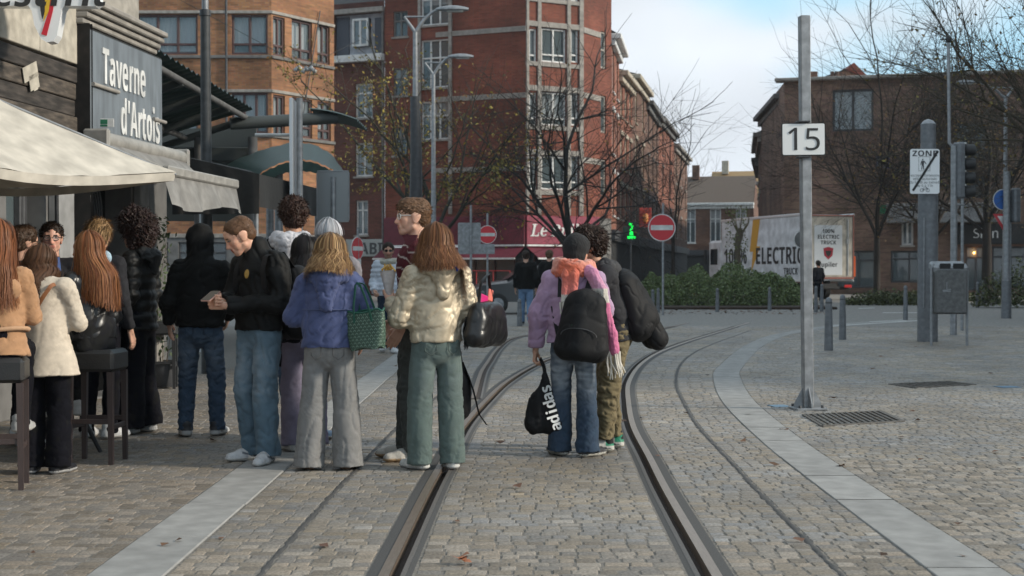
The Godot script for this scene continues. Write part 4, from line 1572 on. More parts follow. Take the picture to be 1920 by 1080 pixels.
# ---------------------------------------------------------------- dark red corner block with the bakery
func build_red_block() -> void:
	var o := thing("red_brick_corner_block", "tall dark red brick corner block with grey stone window bays and bakery front", "building")
	var bm := brick("red", c3(0.255, 0.070, 0.042), c3(0.18, 0.115, 0.09), 5)
	var L := fac(722, 75.3, 985, 72.0)
	var C := fac(985, 72.0, 1093, 73.6)
	var E := fac(1093, 73.6, 1146, 76.5)
	var top := 18.0
	# shaded side
	var hl := []
	for r in [[738, 22, 765, 70], [738, 128, 765, 180], [738, 240, 765, 292], [790, -30, 842, 48], [790, 75, 842, 165], [790, 190, 842, 262], [860, 380, 0, 0]]:
		if r[2] > 0:
			hl.append(rect(L, r[0], r[1], r[2], r[3]))
	part(o, "wall", wall(L, 0.0, L.w, 4.05, top, hl), bm)
	for i in hl.size():
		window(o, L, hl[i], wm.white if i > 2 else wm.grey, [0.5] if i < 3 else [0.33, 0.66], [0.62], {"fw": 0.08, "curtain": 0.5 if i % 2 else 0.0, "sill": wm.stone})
	for y in [56.0, 180.0, 316.0]:
		var v := fv(L, 960, y)
		part(o, "stone_band", slab(L, 3.0, L.w + 0.05, v - 0.13, v + 0.13, -0.02, 0.05, 0.01), wm.stone)
	for q in [[785, 790], [842, 848]]:
		part(o, "stone_pier", slab(L, fu(L, q[0]), fu(L, q[1]), 4.2, 16.0, -0.02, 0.10, 0.01), wm.stone)
	# lit bay
	var hc := []
	for y in [[55, 118], [174, 236], [293, 356], [-62, 4]]:
		for x in [[992, 1006], [1015, 1061], [1070, 1084]]:
			hc.append(rect(C, x[0], y[0], x[1], y[1]))
	part(o, "bay_wall", wall(C, 0.0, C.w, 4.05, top, hc), bm)
	for i in hc.size():
		window(o, C, hc[i], wm.white, [0.5] if i % 3 == 1 else [], [0.22], {"fw": 0.085, "curtain": 0.0 if i % 3 == 1 and i != 4 else 0.8})
	for x in [[986, 991], [1007, 1014], [1062, 1069], [1085, 1093]]:
		part(o, "stone_pier", slab(C, fu(C, x[0]) + 0.004, fu(C, x[1]) - 0.004, 4.1, 17.0, -0.02, 0.09, 0.012), wm.stone)
	for y in [[44, 54], [119, 127], [163, 173], [237, 245], [282, 292], [357, 366], [0, 8]]:
		var r := rect(C, 986, y[0], 1093, y[1])
		part(o, "stone_band", slab(C, 0.01, C.w - 0.01, r[1], r[3], -0.02, 0.072, 0.01), wm.stone)
	part(o, "pier_wall", wall(E, 0.0, E.w, 4.05, top, [rect(E, 1126, 60, 1136, 130), rect(E, 1126, 180, 1136, 250), rect(E, 1126, 298, 1136, 366)]), bm)
	for y in [60.0, 180.0, 300.0]:
		window(o, E, rect(E, 1126, y, 1136, y + 69), wm.stone, [], [0.5], {"fw": 0.1})
		var v := fv(E, 1110, y + 2.0)
		part(o, "stone_band", slab(E, 0.02, fu(E, 1125), v - 0.16, v + 0.13, -0.02, 0.06, 0.01), wm.stone)
	# bakery front
	var pink := mat(c3(0.29, 0.036, 0.072), 0.6, {"tex": ntex("dirt", 0.02), "world": true, "scale": 0.4})  # sunlit copy of the maroon board paint, the light put into its colour
	var maroon_shaded := mat(c3(0.15, 0.018, 0.035), 0.6, {"tex": ntex("dirt", 0.02), "world": true, "scale": 0.4})  # same maroon darkened, the shade of the side wall put into its colour
	part(o, "ground_wall", wall(L, 0.0, L.w, 0.0, 2.5, [[4.0, 0.2, 8.4, 2.3]], 0.4), wm.dark)
	part(o, "ground_wall", wall(C, 0.0, C.w, 0.0, 2.5, [[0.3, 0.2, C.w - 0.3, 2.3]], 0.4), wm.dark)
	part(o, "ground_wall", wall(E, 0.0, E.w, 0.0, 4.05, []), wm.grey)
	window(o, C, [0.3, 0.2, C.w - 0.3, 2.3], wm.maroon, [0.33, 0.66], [], {"reveal": 0.4})
	window(o, L, [4.0, 0.2, 8.4, 2.3], wm.maroon, [0.25, 0.5, 0.75], [], {"reveal": 0.4})
	part(o, "fascia", slab(L, 0.0, L.w + 0.02, 2.62, 4.06, -0.1, 0.16, 0.02), maroon_shaded)
	part(o, "fascia", slab(C, 0.0, C.w + 0.9, 2.62, 4.06, -0.1, 0.16, 0.02), pink)
	for e in [[L, 0.0], [C, 0.0]]:
		var F: Dictionary = e[0]
		part(o, "awning_bar", slab(F, e[1], F.w, 2.52, 2.61, 0.1, 0.24, 0.01), wm.white)
		var m := MB.new()
		m.oq(at(F, e[1], 2.5, 0.1), at(F, F.w, 2.5, 0.1), at(F, F.w, 1.95, 1.3), at(F, e[1], 1.95, 1.3), Vector3.UP)
		part(o, "awning", m, maroon_shaded)
		part(o, "awning_edge", slab(F, e[1], F.w, 1.86, 1.95, 1.28, 1.33), wm.white)
	var t := part(o, "lettering", letters("Le Buil", 0.62, 0.03, true, "Droid Serif", true), wm.white)
	t.transform = Transform3D(C.b * Basis(Vector3(0.92, 0, 0), Vector3(0.22, 1, 0), Vector3(0, 0, 1)), at(C, fu(C, 1002) + 1.1, 3.32, 0.18))
	# terrace rail in front
	var m := MB.new()
	for k in 4:
		m.tube([at(L, fu(L, 905) + k * 0.9, 0.0, 2.6), at(L, fu(L, 905) + k * 0.9, 1.3, 2.6)], [0.03], 6)
	m.tube([at(L, fu(L, 905), 1.3, 2.6), at(L, fu(L, 905) + 2.7, 1.3, 2.6)], [0.03], 6)
	var rl := thing("terrace_rail", "red tubular rail in front of the bakery", "railing")
	part(rl, "rail_frame", m, mat(c3(0.30, 0.02, 0.02), 0.5))
	m = MB.new()
	m.oq(at(L, 0, top), at(L, L.w, top), at(E, E.w, top), at(L, 0, top) + Vector3(3, 0, -14), Vector3.UP)
	part(o, "roof", m, wm.roof)

	# older house adjoining, with the grey loggia
	var h := thing("loggia_house", "dark brick house with grey rooftop loggia and white casement windows", "building")
	var hm := brick("dark", c3(0.175, 0.062, 0.045), c3(0.13, 0.085, 0.07), 8)
	var A := fac(560, 77.4, 722, 75.3)
	var hs := []
	for r in [[666, 157, 699, 222], [666, 268, 699, 331], [667, 376, 690, 441]]:
		hs.append(rect(A, r[0], r[1], r[2], r[3]))
	var lg := rect(A, 627, 27, 718, 105)
	part(h, "wall", wall(A, 0.0, A.w - 0.01, 0.0, 15.4, hs + [lg], 0.25), hm)
	for q in hs:
		window(h, A, q, wm.white, [0.5], [0.72], {"fw": 0.09, "curtain": 0.8, "sill": wm.stone, "reveal": 0.25})
	m = slab(A, lg[0], lg[2], lg[1], lg[3], -0.30, -0.25)
	part(h, "loggia_panel", m, mat(c3(0.42, 0.45, 0.50), 0.8, {"tex": ntex("dirt", 0.02), "world": true, "scale": 0.4}))
	for q in [[628, 652], [700, 718]]:
		var r := rect(A, q[0], 33, q[1], 104)
		part(h, "shutter", slab(A, r[0], r[2], r[1], r[3], -0.248, -0.18, 0.01), mat(c3(0.055, 0.062, 0.08), 0.7))
	var wr := rect(A, 662, 36, 692, 88)
	window(h, A, wr, wm.white, [0.5], [], {"fw": 0.12, "reveal": 0.05})
	part(h, "loggia_sill", slab(A, fu(A, 612), fu(A, 722) - 0.02, fv(A, 670, 118), fv(A, 670, 105), -0.2, 0.35, 0.02), wm.white)
	part(h, "loggia_head", slab(A, fu(A, 626), fu(A, 722) - 0.02, fv(A, 670, 27), fv(A, 670, 18), -0.2, 0.25, 0.02), wm.stone)
	m = MB.new()
	m.tube([at(A, A.w - 0.1, 15, 0.06), at(A, A.w - 0.1, 0, 0.06)], [0.06], 8)
	part(h, "downpipe", m, wm.grey)
	part(h, "shop_sign", slab(A, fu(A, 650), A.w - 0.1, 2.05, 2.95, 0.003, 0.12, 0.01), mat(c3(0.30, 0.32, 0.31), 0.6))
	t = part(h, "lettering", letters("IABIE", 0.6, 0.02), wm.anthracite)
	t.transform = Transform3D(A.b, at(A, fu(A, 700), 2.45, 0.13))
	m = MB.new()
	m.oq(at(A, 0, 15.4), at(A, A.w, 15.4), at(A, A.w, 18.5, -5), at(A, 0, 18.5, -5), Vector3(0, 1, 1))
	part(h, "roof", m, wm.roof)

# ---------------------------------------------------------------- receding street
func house(called: String, label: String, a: Vector3, b: Vector3, hgt: float, wallm: Material, trim: Material, floors: int, bays: int, opt := {}) -> Node3D:
	var t := thing(called, label, "house")
	var f := facv(a, b)
	if opt.get("flip", false):
		f = facv(b, a)
	var holes := []
	var fh := (hgt - 3.6) / floors
	for i in floors:
		for j in bays:
			var u: float = f.w * (j + 0.5) / bays
			var ww: float = minf(1.2, f.w / bays * 0.5)
			holes.append([u - ww * 0.5, 3.6 + i * fh + 0.7, u + ww * 0.5, 3.6 + i * fh + fh - 0.35])
	part(t, "wall", wall(f, 0.0, f.w, 3.2, hgt, holes), wallm)
	part(t, "shop_front", wall(f, 0.0, f.w, 0.0, 3.2, []), wm.dark)
	for h in holes:
		window(t, f, h, trim, [0.5], [0.7], {"fw": 0.1, "sill": trim, "curtain": 0.4})
		var l := MB.new()
		l.box(at(f, (h[0] + h[2]) * 0.5, h[3] + 0.13, 0.02), Vector3(h[2] - h[0] + 0.3, 0.24, 0.16), f.b, 0.02)
		part(t, "lintel", l, trim)
	part(t, "cornice", slab(f, -0.05, f.w + 0.05, hgt, hgt + 0.3, -0.3, 0.55, 0.04), trim)
	part(t, "cornice", slab(f, -0.02, f.w + 0.02, hgt - 0.35, hgt - 0.002, -0.1, 0.25, 0.04), trim)
	part(t, "fascia", slab(f, 0.2, f.w - 0.2, 2.9, 3.5, 0.003, 0.22, 0.02), opt.get("fascia", wm.anthracite))
	var m := MB.new()
	for e in [0.0, f.w]:
		m.oq(at(f, e, 0, 0.0), at(f, e, 0, -7.0), at(f, e, hgt, -7.0), at(f, e, hgt, 0.0), f.r if e > 0.0 else -f.r)
		m.ot(at(f, e, hgt, 0.0), at(f, e, hgt, -7.0), at(f, e, hgt + opt.get("gable", 2.2), -3.5), f.r if e > 0.0 else -f.r)
	part(t, "side_wall", m, opt.get("side", wallm))
	m = MB.new()
	var gb: float = hgt + opt.get("gable", 2.2)
	m.oq(at(f, 0, hgt + 0.31, 0.3), at(f, f.w, hgt + 0.31, 0.3), at(f, f.w, gb + 0.05, -3.5), at(f, 0, gb + 0.05, -3.5), Vector3.UP)
	m.oq(at(f, 0, hgt + 0.05, -7.2), at(f, f.w, hgt + 0.05, -7.2), at(f, f.w, gb + 0.05, -3.5), at(f, 0, gb + 0.05, -3.5), Vector3.UP)
	part(t, "roof", m, opt.get("roofm", wm.roof))
	if opt.get("chimney", true):
		m = MB.new()
		m.box(at(f, f.w * 0.2, gb + 0.5, -3.0), Vector3(0.8, 1.6, 0.6), f.b, 0.02)
		part(t, "chimney", m, wallm)
	return t

func build_street_row() -> void:
	var red := brick("row1", c3(0.33, 0.11, 0.065), c3(0.25, 0.17, 0.13), 11)
	var brown := brick("row2", c3(0.21, 0.105, 0.07), c3(0.18, 0.13, 0.1), 12)
	var pts := [Vector3(5.27, 0, -76.6), Vector3(6.2, 0, -83.5), Vector3(7.6, 0, -91), Vector3(9.4, 0, -101), Vector3(11.6, 0, -114), Vector3(14.6, 0, -130), Vector3(18.0, 0, -148)]
	var spec := [[13.6, red, wm.white, "narrow red brick house with white cornice beside the corner block"], [12.6, red, wm.cream, "red and cream street house with carved bay above the shops"], [13.4, brown, wm.cream, "cream trimmed brown brick house midway down the street"], [12.9, brown, wm.grey, "dark brown brick house with grey trim further down the street"], [13.2, red, wm.grey, "weathered red brick house near the street's far bend"], [12.4, brown, wm.stone, "last brown brick house of the street's sunny row"]]
	for i in 6:
		house("street_house", spec[i][3], pts[i], pts[i + 1] + (pts[i] - pts[i + 1]).normalized() * 0.02, spec[i][0], spec[i][1], spec[i][2], 3, 2 + i % 2, {"gable": 1.2 if i else 2.6, "chimney": i % 2 == 1})
	# tall block across the plaza, out of the picture, that keeps the sun off the setts
	house("plaza_block", "tall brown brick block across the plaza from the tavern", Vector3(31, 0, -54), Vector3(31, 0, -10.0), 20.0, brown, wm.stone, 5, 7, {"gable": 1.0, "chimney": false})
	# shop fascia boards and hanging signs at the street mouth
	var b := thing("shop_banner", "red and orange shop banner hanging above the pharmacy cross", "sign", spot(1210, 408, 74.0))
	var m := MB.new()
	m.box(Vector3.ZERO, Vector3(0.62, 1.0, 0.12), Basis(), 0.02)
	part(b, "panel", m, mat(c3(0.30, 0.03, 0.02), 0.5))
	m = MB.new()
	m.lathe([Vector2(0.0, 0.3), Vector2(0.14, 0.2), Vector2(0.16, -0.1), Vector2(0.0, -0.3)], Vector3(0, -0.05, 0.05), 8)
	part(b, "picture", m, mat(c3(0.55, 0.20, 0.05), 0.5))
	# right side of the street: darker houses behind the truck
	var dp := [Vector3(15.6, 0, -83.0), Vector3(16.6, 0, -96), Vector3(18.8, 0, -110), Vector3(22.5, 0, -130), Vector3(27, 0, -150)]
	var ds := [[11.2, brown, wm.grey, "dark brick house on the shaded side of the street behind the truck"], [10.2, brown, wm.stone, "second shaded house behind the truck with pale lintels"], [9.6, red, wm.grey, "third shaded house with a slate roof up the street"], [9.0, brown, wm.white, "far shaded house with white windows up the street"]]
	for i in 4:
		house("shaded_house", ds[i][3], dp[i], dp[i + 1], ds[i][0], ds[i][1], ds[i][2], 2, 3, {"flip": true, "gable": 1.6, "chimney": true})
	# houses closing the view
	house("far_house", "low brown brick house with slate roof closing the end of the street", Vector3(18.4, 0, -160), Vector3(26.5, 0, -158), 8.4, brown, wm.white, 1, 3, {"gable": 3.4, "roofm": mat(c3(0.17, 0.13, 0.105), 0.9, {"tex": ntex("grain", 0.09), "world": true, "scale": 0.5})})
	house("far_house", "pale gabled house with ochre roof behind the slate-roofed one", Vector3(23.5, 0, -172), Vector3(31.5, 0, -170), 9.4, wm.cream, wm.white, 1, 3, {"gable": 3.8, "roofm": mat(c3(0.30, 0.20, 0.10), 0.9)})

# ---------------------------------------------------------------- brown block on the right
func build_right_side() -> void:
	var o := thing("brown_brick_block", "flat-roofed brown brick block with large square window behind the bare trees", "building")
	var bm := brick("brown", c3(0.235, 0.145, 0.108), c3(0.2, 0.15, 0.12), 14)
	var f := fac(1470, 80.0, 1990, 76.0)
	var hs := [rect(f, 1560, 168, 1637, 246), rect(f, 1690, 415, 1712, 460), rect(f, 1641, 292, 1668, 316), rect(f, 1790, 230, 1850, 300), rect(f, 1790, 330, 1850, 372)]
	var shops := [rect(f, 1670, 470, 1740, 530), rect(f, 1810, 462, 1850, 545), rect(f, 1860, 462, 1930, 540), rect(f, 1570, 470, 1650, 540)]
	part(o, "wall", wall(f, 0.0, f.w, 0.0, fv(f, 1600, 150), hs + shops, 0.25), bm)
	window(o, f, hs[0], wm.anthracite, [0.5], [], {"fw": 0.12, "curtain": 0.96, "reveal": 0.25})
	window(o, f, hs[1], wm.white, [0.5], [], {"fw": 0.1, "reveal": 0.25, "sill": wm.stone})
	window(o, f, hs[2], mat(c3(0.05, 0.06, 0.14), 0.5), [], [], {"fw": 0.1, "reveal": 0.25})
	window(o, f, hs[3], wm.anthracite, [0.5], [], {"fw": 0.12, "reveal": 0.25})
	window(o, f, hs[4], wm.anthracite, [0.5], [], {"fw": 0.12, "reveal": 0.25})
	for i in 4:
		window(o, f, shops[i], wm.anthracite, [0.5], [0.75], {"fw": 0.1, "reveal": 0.25})
	var m := slab(f, -0.5, f.w, fv(f, 1600, 150), fv(f, 1600, 144), -0.4, 0.5, 0.03)
	part(o, "parapet", m, wm.stone)
	m = MB.new()
	var a := at(f, 0, 0, 0)
	var hh := fv(f, 1600, 150)
	m.oq(a, a + Vector3(1.2, 0, -14), a + Vector3(1.2, hh, -14), a + Vector3(0, hh, 0), Vector3(-1, 0, 0))
	m.oq(a + Vector3(0, hh, 0), at(f, f.w, hh), at(f, f.w, hh, -14), a + Vector3(1.2, hh, -14), Vector3.UP)
	part(o, "side_and_roof", m, bm)
	part(o, "fascia", slab(f, fu(f, 1662), fu(f, 1868), fv(f, 1760, 418), fv(f, 1760, 382), 0.01, 1.0, 0.03), mat(c3(0.24, 0.245, 0.25), 0.7, {"tex": ntex("dirt", 0.02), "world": true, "scale": 0.4}))
	part(o, "dark_fascia", slab(f, fu(f, 1790), f.w, fv(f, 1850, 458), fv(f, 1850, 420), 0.01, 0.3, 0.02), wm.dark)
	var t := part(o, "lettering", letters("Shin", 0.5, 0.03, false, "Droid Sans", true), wm.white)
	t.transform = Transform3D(f.b, at(f, fu(f, 1848), fv(f, 1848, 438), 0.32))
	var gp := rect(f, 1642, 385, 1662, 402)
	part(o, "green_panel", slab(f, gp[0], gp[2], gp[1], gp[3], 0.02, 0.3, 0.02), mat(c3(0.0, 0.10, 0.035), 0.6))
	# rooftop bits
	m = MB.new()
	var rp := at(f, fu(f, 1590), hh, -4.0)
	m.prism(PackedVector2Array([Vector2(-1.6, 0), Vector2(1.6, 0), Vector2(0.1, 1.5)]), 0, -3)
	var rf := part(o, "roof_gable", m, mat(c3(0.16, 0.045, 0.035), 0.85))
	rf.position = rp
	for k in 2:
		m = MB.new()
		m.tube([at(f, fu(f, 1552 + k * 9), hh, -3.5), at(f, fu(f, 1552 + k * 9), hh + 0.95, -3.5)], [0.12], 8)
		part(o, "chimney_pot", m, mat(c3(0.12, 0.075, 0.06), 0.8))
	m = MB.new()
	m.box(at(f, fu(f, 1640), hh + 0.2, -3.0), Vector3(2.2, 0.4, 1.4), f.b, 0.02)
	part(o, "roof_plant", m, wm.anthracite)
	# a dim bulb in the shop
	var bulb := thing("shop_lamp", "small warm lit bulb inside the dark shop of the brown block", "lamp", at(f, fu(f, 1826), fv(f, 1826, 474), -0.2))
	m = MB.new()
	m.lathe([Vector2(0.0, 0.08), Vector2(0.08, 0.0), Vector2(0.0, -0.08)], Vector3.ZERO, 10)
	part(bulb, "bulb", m, mat(c3(0.8, 0.6, 0.4), 0.5, {"emit": Color(1.0, 0.65, 0.35), "energy": 2.0}))
	var ol := OmniLight3D.new()
	ol.name = "bulb_light"
	ol.light_energy = 0.25
	ol.light_color = Color(1.0, 0.7, 0.4)
	ol.light_size = 0.08
	ol.omni_range = 12.0
	ol.omni_attenuation = 2.0
	ol.shadow_enabled = true
	ol.position = Vector3(0, 0, 0.12)
	bulb.add_child(ol)

# ---------------------------------------------------------------- street furniture
func bollard_at(x: float, y: float, ytop: float, label: String, first: Node3D, wide := 1.0) -> Node3D:
	var p := gnd(x, y)
	var h := (y - ytop) / FPX * -p.z
	var t := thing("bollard", label, "bollard", p, 0.0, "grey metal bollards")
	var m := MB.new()
	var r := 0.062 * wide
	m.lathe([Vector2(0.0, h), Vector2(r * 0.45, h - 0.012), Vector2(r * 0.75, h - 0.035), Vector2(r * 0.8, h - 0.09), Vector2(r * 0.72, h - 0.10), Vector2(r * 0.78, h - 0.12), Vector2(r * 0.95, h * 0.5), Vector2(r * 1.05, 0.0)], Vector3.ZERO, 18)
	part(t, "post", m, wm.painted)
	m = MB.new()
	m.lathe([Vector2(r * 0.82, h - 0.088), Vector2(r * 0.84, h - 0.096), Vector2(r * 0.80, h - 0.104)], Vector3.ZERO, 18)
	part(t, "neck_ring", m, wm.anthracite)
	return t

func lamp_post(base: Vector3, h: float, side: float, arm: float, label: String, sleeve := false) -> void:
	var t := thing("street_lamp", label, "street lamp", base, 0.0, "street lamps")
	var m := MB.new()
	m.tube([Vector3(0, 0, 0), Vector3(0, h * 0.5, 0), Vector3(0, h - 0.35, 0)], [0.085, 0.068, 0.05], 14)
	part(t, "pole", m, wm.galv)
	m = MB.new()
	m.tube([Vector3(0, h - 0.36, 0), Vector3(side * arm * 0.35, h - 0.08, 0), Vector3(side * arm * 0.7, h + 0.09, 0), Vector3(side * arm, h + 0.16, 0)], [0.045, 0.038, 0.032, 0.03], 10)
	m.tube([Vector3(0, h - 0.36, 0), Vector3(-side * 0.24, h - 0.02, 0)], [0.045, 0.03], 10)
	m.tube([Vector3(-side * 0.24, h - 0.02, 0), Vector3(side * arm * 0.45, h - 0.02, 0)], [0.022, 0.022], 8)
	part(t, "arm", m, wm.galv)
	m = MB.new()
	var rows := []
	for i in 9:
		var q := i / 8.0
		var w := 0.125 * pow(sin(lerpf(0.22, PI - 0.28, q)), 0.7)
		var r := PackedVector3Array()
		for j in 12:
			var a := TAU * j / 12.0
			var yy := sin(a)
			r.append(Vector3(side * (arm - 0.1 + q * 0.72), h + 0.14 + (yy * w * (0.75 if yy > 0.0 else 0.4)), cos(a) * w))
		rows.append(r)
	m.grid(rows, true)
	part(t, "lantern", m, wm.galv)
	m = MB.new()
	m.box(Vector3(side * (arm + 0.32), h + 0.095, 0), Vector3(0.36, 0.02, 0.14), Basis(), 0.008)
	part(t, "lens", m, mat(c3(0.5, 0.5, 0.48), 0.2))
	if sleeve:
		m = MB.new()
		m.tube([Vector3(0, h * 0.30, 0), Vector3(0.02, h * 0.55, 0), Vector3(-0.01, h * 0.745, 0)], [0.155, 0.13, 0.10], 14)
		part(t, "sleeve", m, wm.anthracite)

func round_sign(t: Node3D, c: Vector3, r: float, yaw: float) -> void:
	# no-entry disc: white rim, red field, white bar
	var b := Basis(Vector3.UP, yaw)
	var red := mat(c3(0.50, 0.018, 0.028), 0.4)
	for q in [[r, 0.0, 0.012, wm.white, "rim"], [r * 0.93, 0.013, 0.016, red, "disc"]]:
		var m := MB.new()
		m.xf = Transform3D(b, c)
		var pg := PackedVector2Array()
		for i in 36:
			pg.append(Vector2(cos(TAU * i / 36.0), sin(TAU * i / 36.0)) * q[0])
		m.prism(pg, q[1], q[2])
		part(t, q[4], m, q[3])
	var m := MB.new()
	m.box(c + b * Vector3(0, 0, 0.019), Vector3(r * 1.62, r * 0.36, 0.004), b)
	part(t, "bar", m, wm.white)

func plate(w: float, h: float, rad: float, z0: float, z1: float) -> MB:
	var m := MB.new()
	var pg := PackedVector2Array()
	for k in 4:
		var cx: float = [1, -1, -1, 1][k] * (w * 0.5 - rad)
		var cy: float = [1, 1, -1, -1][k] * (h * 0.5 - rad)
		for i in 6:
			var a := PI * 0.5 * (k + i / 5.0)
			pg.append(Vector2(cx + cos(a) * rad, cy + sin(a) * rad))
	m.prism(pg, z0, z1)
	return m

func pole(t: Node3D, h: float, r: float, m: Material, at_ := Vector3.ZERO, called := "pole") -> void:
	var b := MB.new()
	b.tube([at_, at_ + Vector3(0, h, 0)], [r, r * 0.97], 12)
	part(t, called, b, m)

func build_furniture() -> void:
	# lamps
	lamp_post(gnd(779, 622), 6.92, 1.0, 0.55, "tall street lamp with a dark sleeve round its pole", true)
	lamp_post(gnd(813, 597), 7.15, 1.0, 0.5, "plain slim street lamp beside the yellow-leaved tree")
	lamp_post(gnd(1884, 588), 7.0, -1.0, 0.9, "street lamp with its arm towards the bare trees, by the blue sign")

	# numbered post
	var g := gnd(1515, 768)
	var t := thing("numbered_post", "square grey steel post on a bolted foot carrying the white number plate", "post", g)
	t.rotation.z = 0.012
	var m := MB.new()
	m.box(Vector3(0, 1.93, 0), Vector3(0.098, 3.82, 0.098), Basis(Vector3.UP, 0.12), 0.008)
	part(t, "shaft", m, wm.galv)
	m = MB.new()
	m.box(Vector3(0, 0.012, 0), Vector3(0.30, 0.024, 0.30), Basis(Vector3.UP, 0.12), 0.004)
	part(t, "base_plate", m, wm.galv)
	for k in 4:
		m = MB.new()
		var b := Basis(Vector3.UP, 0.12 + k * PI * 0.5)
		m.xf = Transform3D(b, Vector3(0, 0.025, 0))
		m.prism(PackedVector2Array([Vector2(0.05, 0), Vector2(0.14, 0), Vector2(0.135, 0.04), Vector2(0.05, 0.19)]), -0.006, 0.006)
		part(t, "gusset", m, wm.galv)
	for k in 4:
		m = MB.new()
		m.lathe([Vector2(0.0, 0.05), Vector2(0.014, 0.05), Vector2(0.016, 0.024), Vector2(0.014, 0.0)], Basis(Vector3.UP, 0.12 + PI * 0.25 + k * PI * 0.5) * Vector3(0.16, 0.0, 0), 6)
		part(t, "bolt", m, wm.anthracite)
	var pc := spot(1509.5, 262.5, 14.06) - g
	m = plate(0.425, 0.318, 0.018, -0.01, 0.0)
	var o := part(t, "plate_edge", m, wm.black)
	o.position = pc + Vector3(0, 0, 0.065)
	m = plate(0.408, 0.300, 0.014, 0.0, 0.003)
	o = part(t, "number_plate", m, mat(c3(0.72, 0.72, 0.71), 0.4))
	o.position = pc + Vector3(0, 0, 0.066)
	o = part(t, "number", letters("15", 0.205, 0.003, false), wm.black)
	o.transform = Transform3D(Basis.from_scale(Vector3(1.12, 1.05, 1)), pc + Vector3(0, 0, 0.072))
	m = MB.new()
	for s in [-1, 1]:
		m.box(pc + Vector3(0.0, s * 0.172, 0.03), Vector3(0.13, 0.014, 0.12), Basis(), 0.003)
	part(t, "clamp", m, wm.anthracite)
	# rust stains at its foot are left to the setts; blue survey marks
	var bl := mat(c3(0.18, 0.30, 0.42), 0.9, {"tex": ntex("grain", 0.09), "scale": 4.0})
	m = MB.new()
	for q in [[1462, 762, 26, 4], [1890, 726, 30, 4]]:
		var a := gnd(q[0], q[1])
		m.box(a + Vector3(0, 0.004, 0), Vector3(q[2] / FPX * -a.z * 1.3, 0.004, 0.22), Basis(Vector3.UP, 0.2))
	var mk := part(self, "survey_marking", m, bl)
	mk.set_meta("kind", "structure")

	# no-entry signs
	var n1 := thing("no_entry_sign", "round red no-entry sign on a thin grey pole beside the hedge", "sign", gnd(1243, 591))
	pole(n1, 3.35, 0.035, wm.galv)
	round_sign(n1, spot(1240.5, 427, -n1.position.z) - n1.position + Vector3(0, 0, 0.05), 0.41, 0.0)
	var n2 := thing("no_entry_sign", "round red no-entry sign above a grey plate near the parked black car", "sign", gnd(914, 596))
	pole(n2, 2.95, 0.03, wm.galv)
	round_sign(n2, spot(914, 440, -n2.position.z) - n2.position + Vector3(0, 0, 0.05), 0.26, 0.15)
	m = plate(0.5, 0.28, 0.02, 0, 0.012)
	o = part(n2, "sub_plate", m, wm.galv)
	o.position = spot(911, 467, -n2.position.z) - n2.position + Vector3(0, 0, 0.045)
	var n3 := thing("no_entry_sign", "narrow turned no-entry sign with small plate below, in front of the dark shop", "sign", gnd(671, 605))
	pole(n3, 2.45, 0.03, wm.galv)
	round_sign(n3, spot(670, 466, -n3.position.z) - n3.position + Vector3(0, 0, 0.05), 0.30, 1.13)
	m = plate(0.2, 0.24, 0.02, 0, 0.012)
	o = part(n3, "sub_plate", m, wm.white)
	o.position = spot(670, 494, -n3.position.z) - n3.position + Vector3(0, 0, 0.045)
	# backs of signs
	var b1 := thing("traffic_sign", "grey back of a rectangular traffic sign on a pole beside the small no-entry sign", "sign", gnd(883, 606))
	pole(b1, 3.0, 0.03, wm.galv)
	m = plate(0.58, 0.80, 0.03, 0, 0.015)
	o = part(b1, "panel", m, wm.galv)
	o.position = spot(880, 447, -b1.position.z) - b1.position + Vector3(0, 0, -0.05)
	var b2 := thing("traffic_sign", "large grey back of a rounded traffic sign in front of the loggia house", "sign", gnd(625, 690))
	pole(b2, 2.65, 0.035, wm.galv)
	m = plate(0.46, 0.72, 0.05, 0, 0.012)
	o = part(b2, "panel", m, mat(c3(0.20, 0.21, 0.215), 0.3, {"metal": 0.6}))
	o.position = spot(624, 368, -b2.position.z) - b2.position + Vector3(0, 0, -0.045)
	m = MB.new()
	for e in [[0, 0.35, 0.44, 0.012], [0, -0.35, 0.44, 0.012], [-0.222, 0, 0.012, 0.66], [0.222, 0, 0.012, 0.66]]:
		m.box(Vector3(e[0], e[1], 0.012), Vector3(e[2], e[3], 0.02), Basis(), 0.003)
	var o2 := part(b2, "panel_edge", m, wm.galv)
	o2.position = o.position
	# edge-on sign pair
	var b3 := thing("sign_post", "pair of bright aluminium sign edges on a post behind the curly-haired man", "sign", gnd(558, 702))
	pole(b3, 3.6, 0.042, wm.galv, Vector3(0.03, 0, 0))
	m = MB.new()
	m.box(Vector3(-0.055, 2.95, 0.0), Vector3(0.05, 1.25, 0.5), Basis(Vector3.UP, 0.05), 0.008)
	m.box(Vector3(-0.045, 1.75, 0.0), Vector3(0.045, 1.1, 0.45), Basis(Vector3.UP, 0.0), 0.008)
	part(b3, "edge_panel", m, mat(c3(0.5, 0.52, 0.54), 0.35, {"metal": 0.6}))
	m = MB.new()
	m.tube([Vector3(-0.55, 3.12, 0), Vector3(-0.08, 3.12, 0)], [0.022], 8)
	part(b3, "arm", m, wm.white)
	# tall dark mast before the orange block
	var ms := thing("catenary_mast", "tall dark grey steel mast rising past the green market canopy", "mast", gnd(389, 700))
	m = MB.new()
	m.tube([Vector3(0, 0, 0), Vector3(-0.02, 4.75, 0)], [0.085, 0.062], 14)
	part(ms, "lower_shaft", m, mat(c3(0.095, 0.098, 0.10), 0.55, {"metal": 0.3, "tex": ntex("dirt", 0.02), "scale": 1.5}))
	m = MB.new()
	m.tube([Vector3(-0.02, 4.75, 0), Vector3(-0.03, 7.5, 0)], [0.045, 0.04], 12)
	part(ms, "upper_shaft", m, wm.galv)
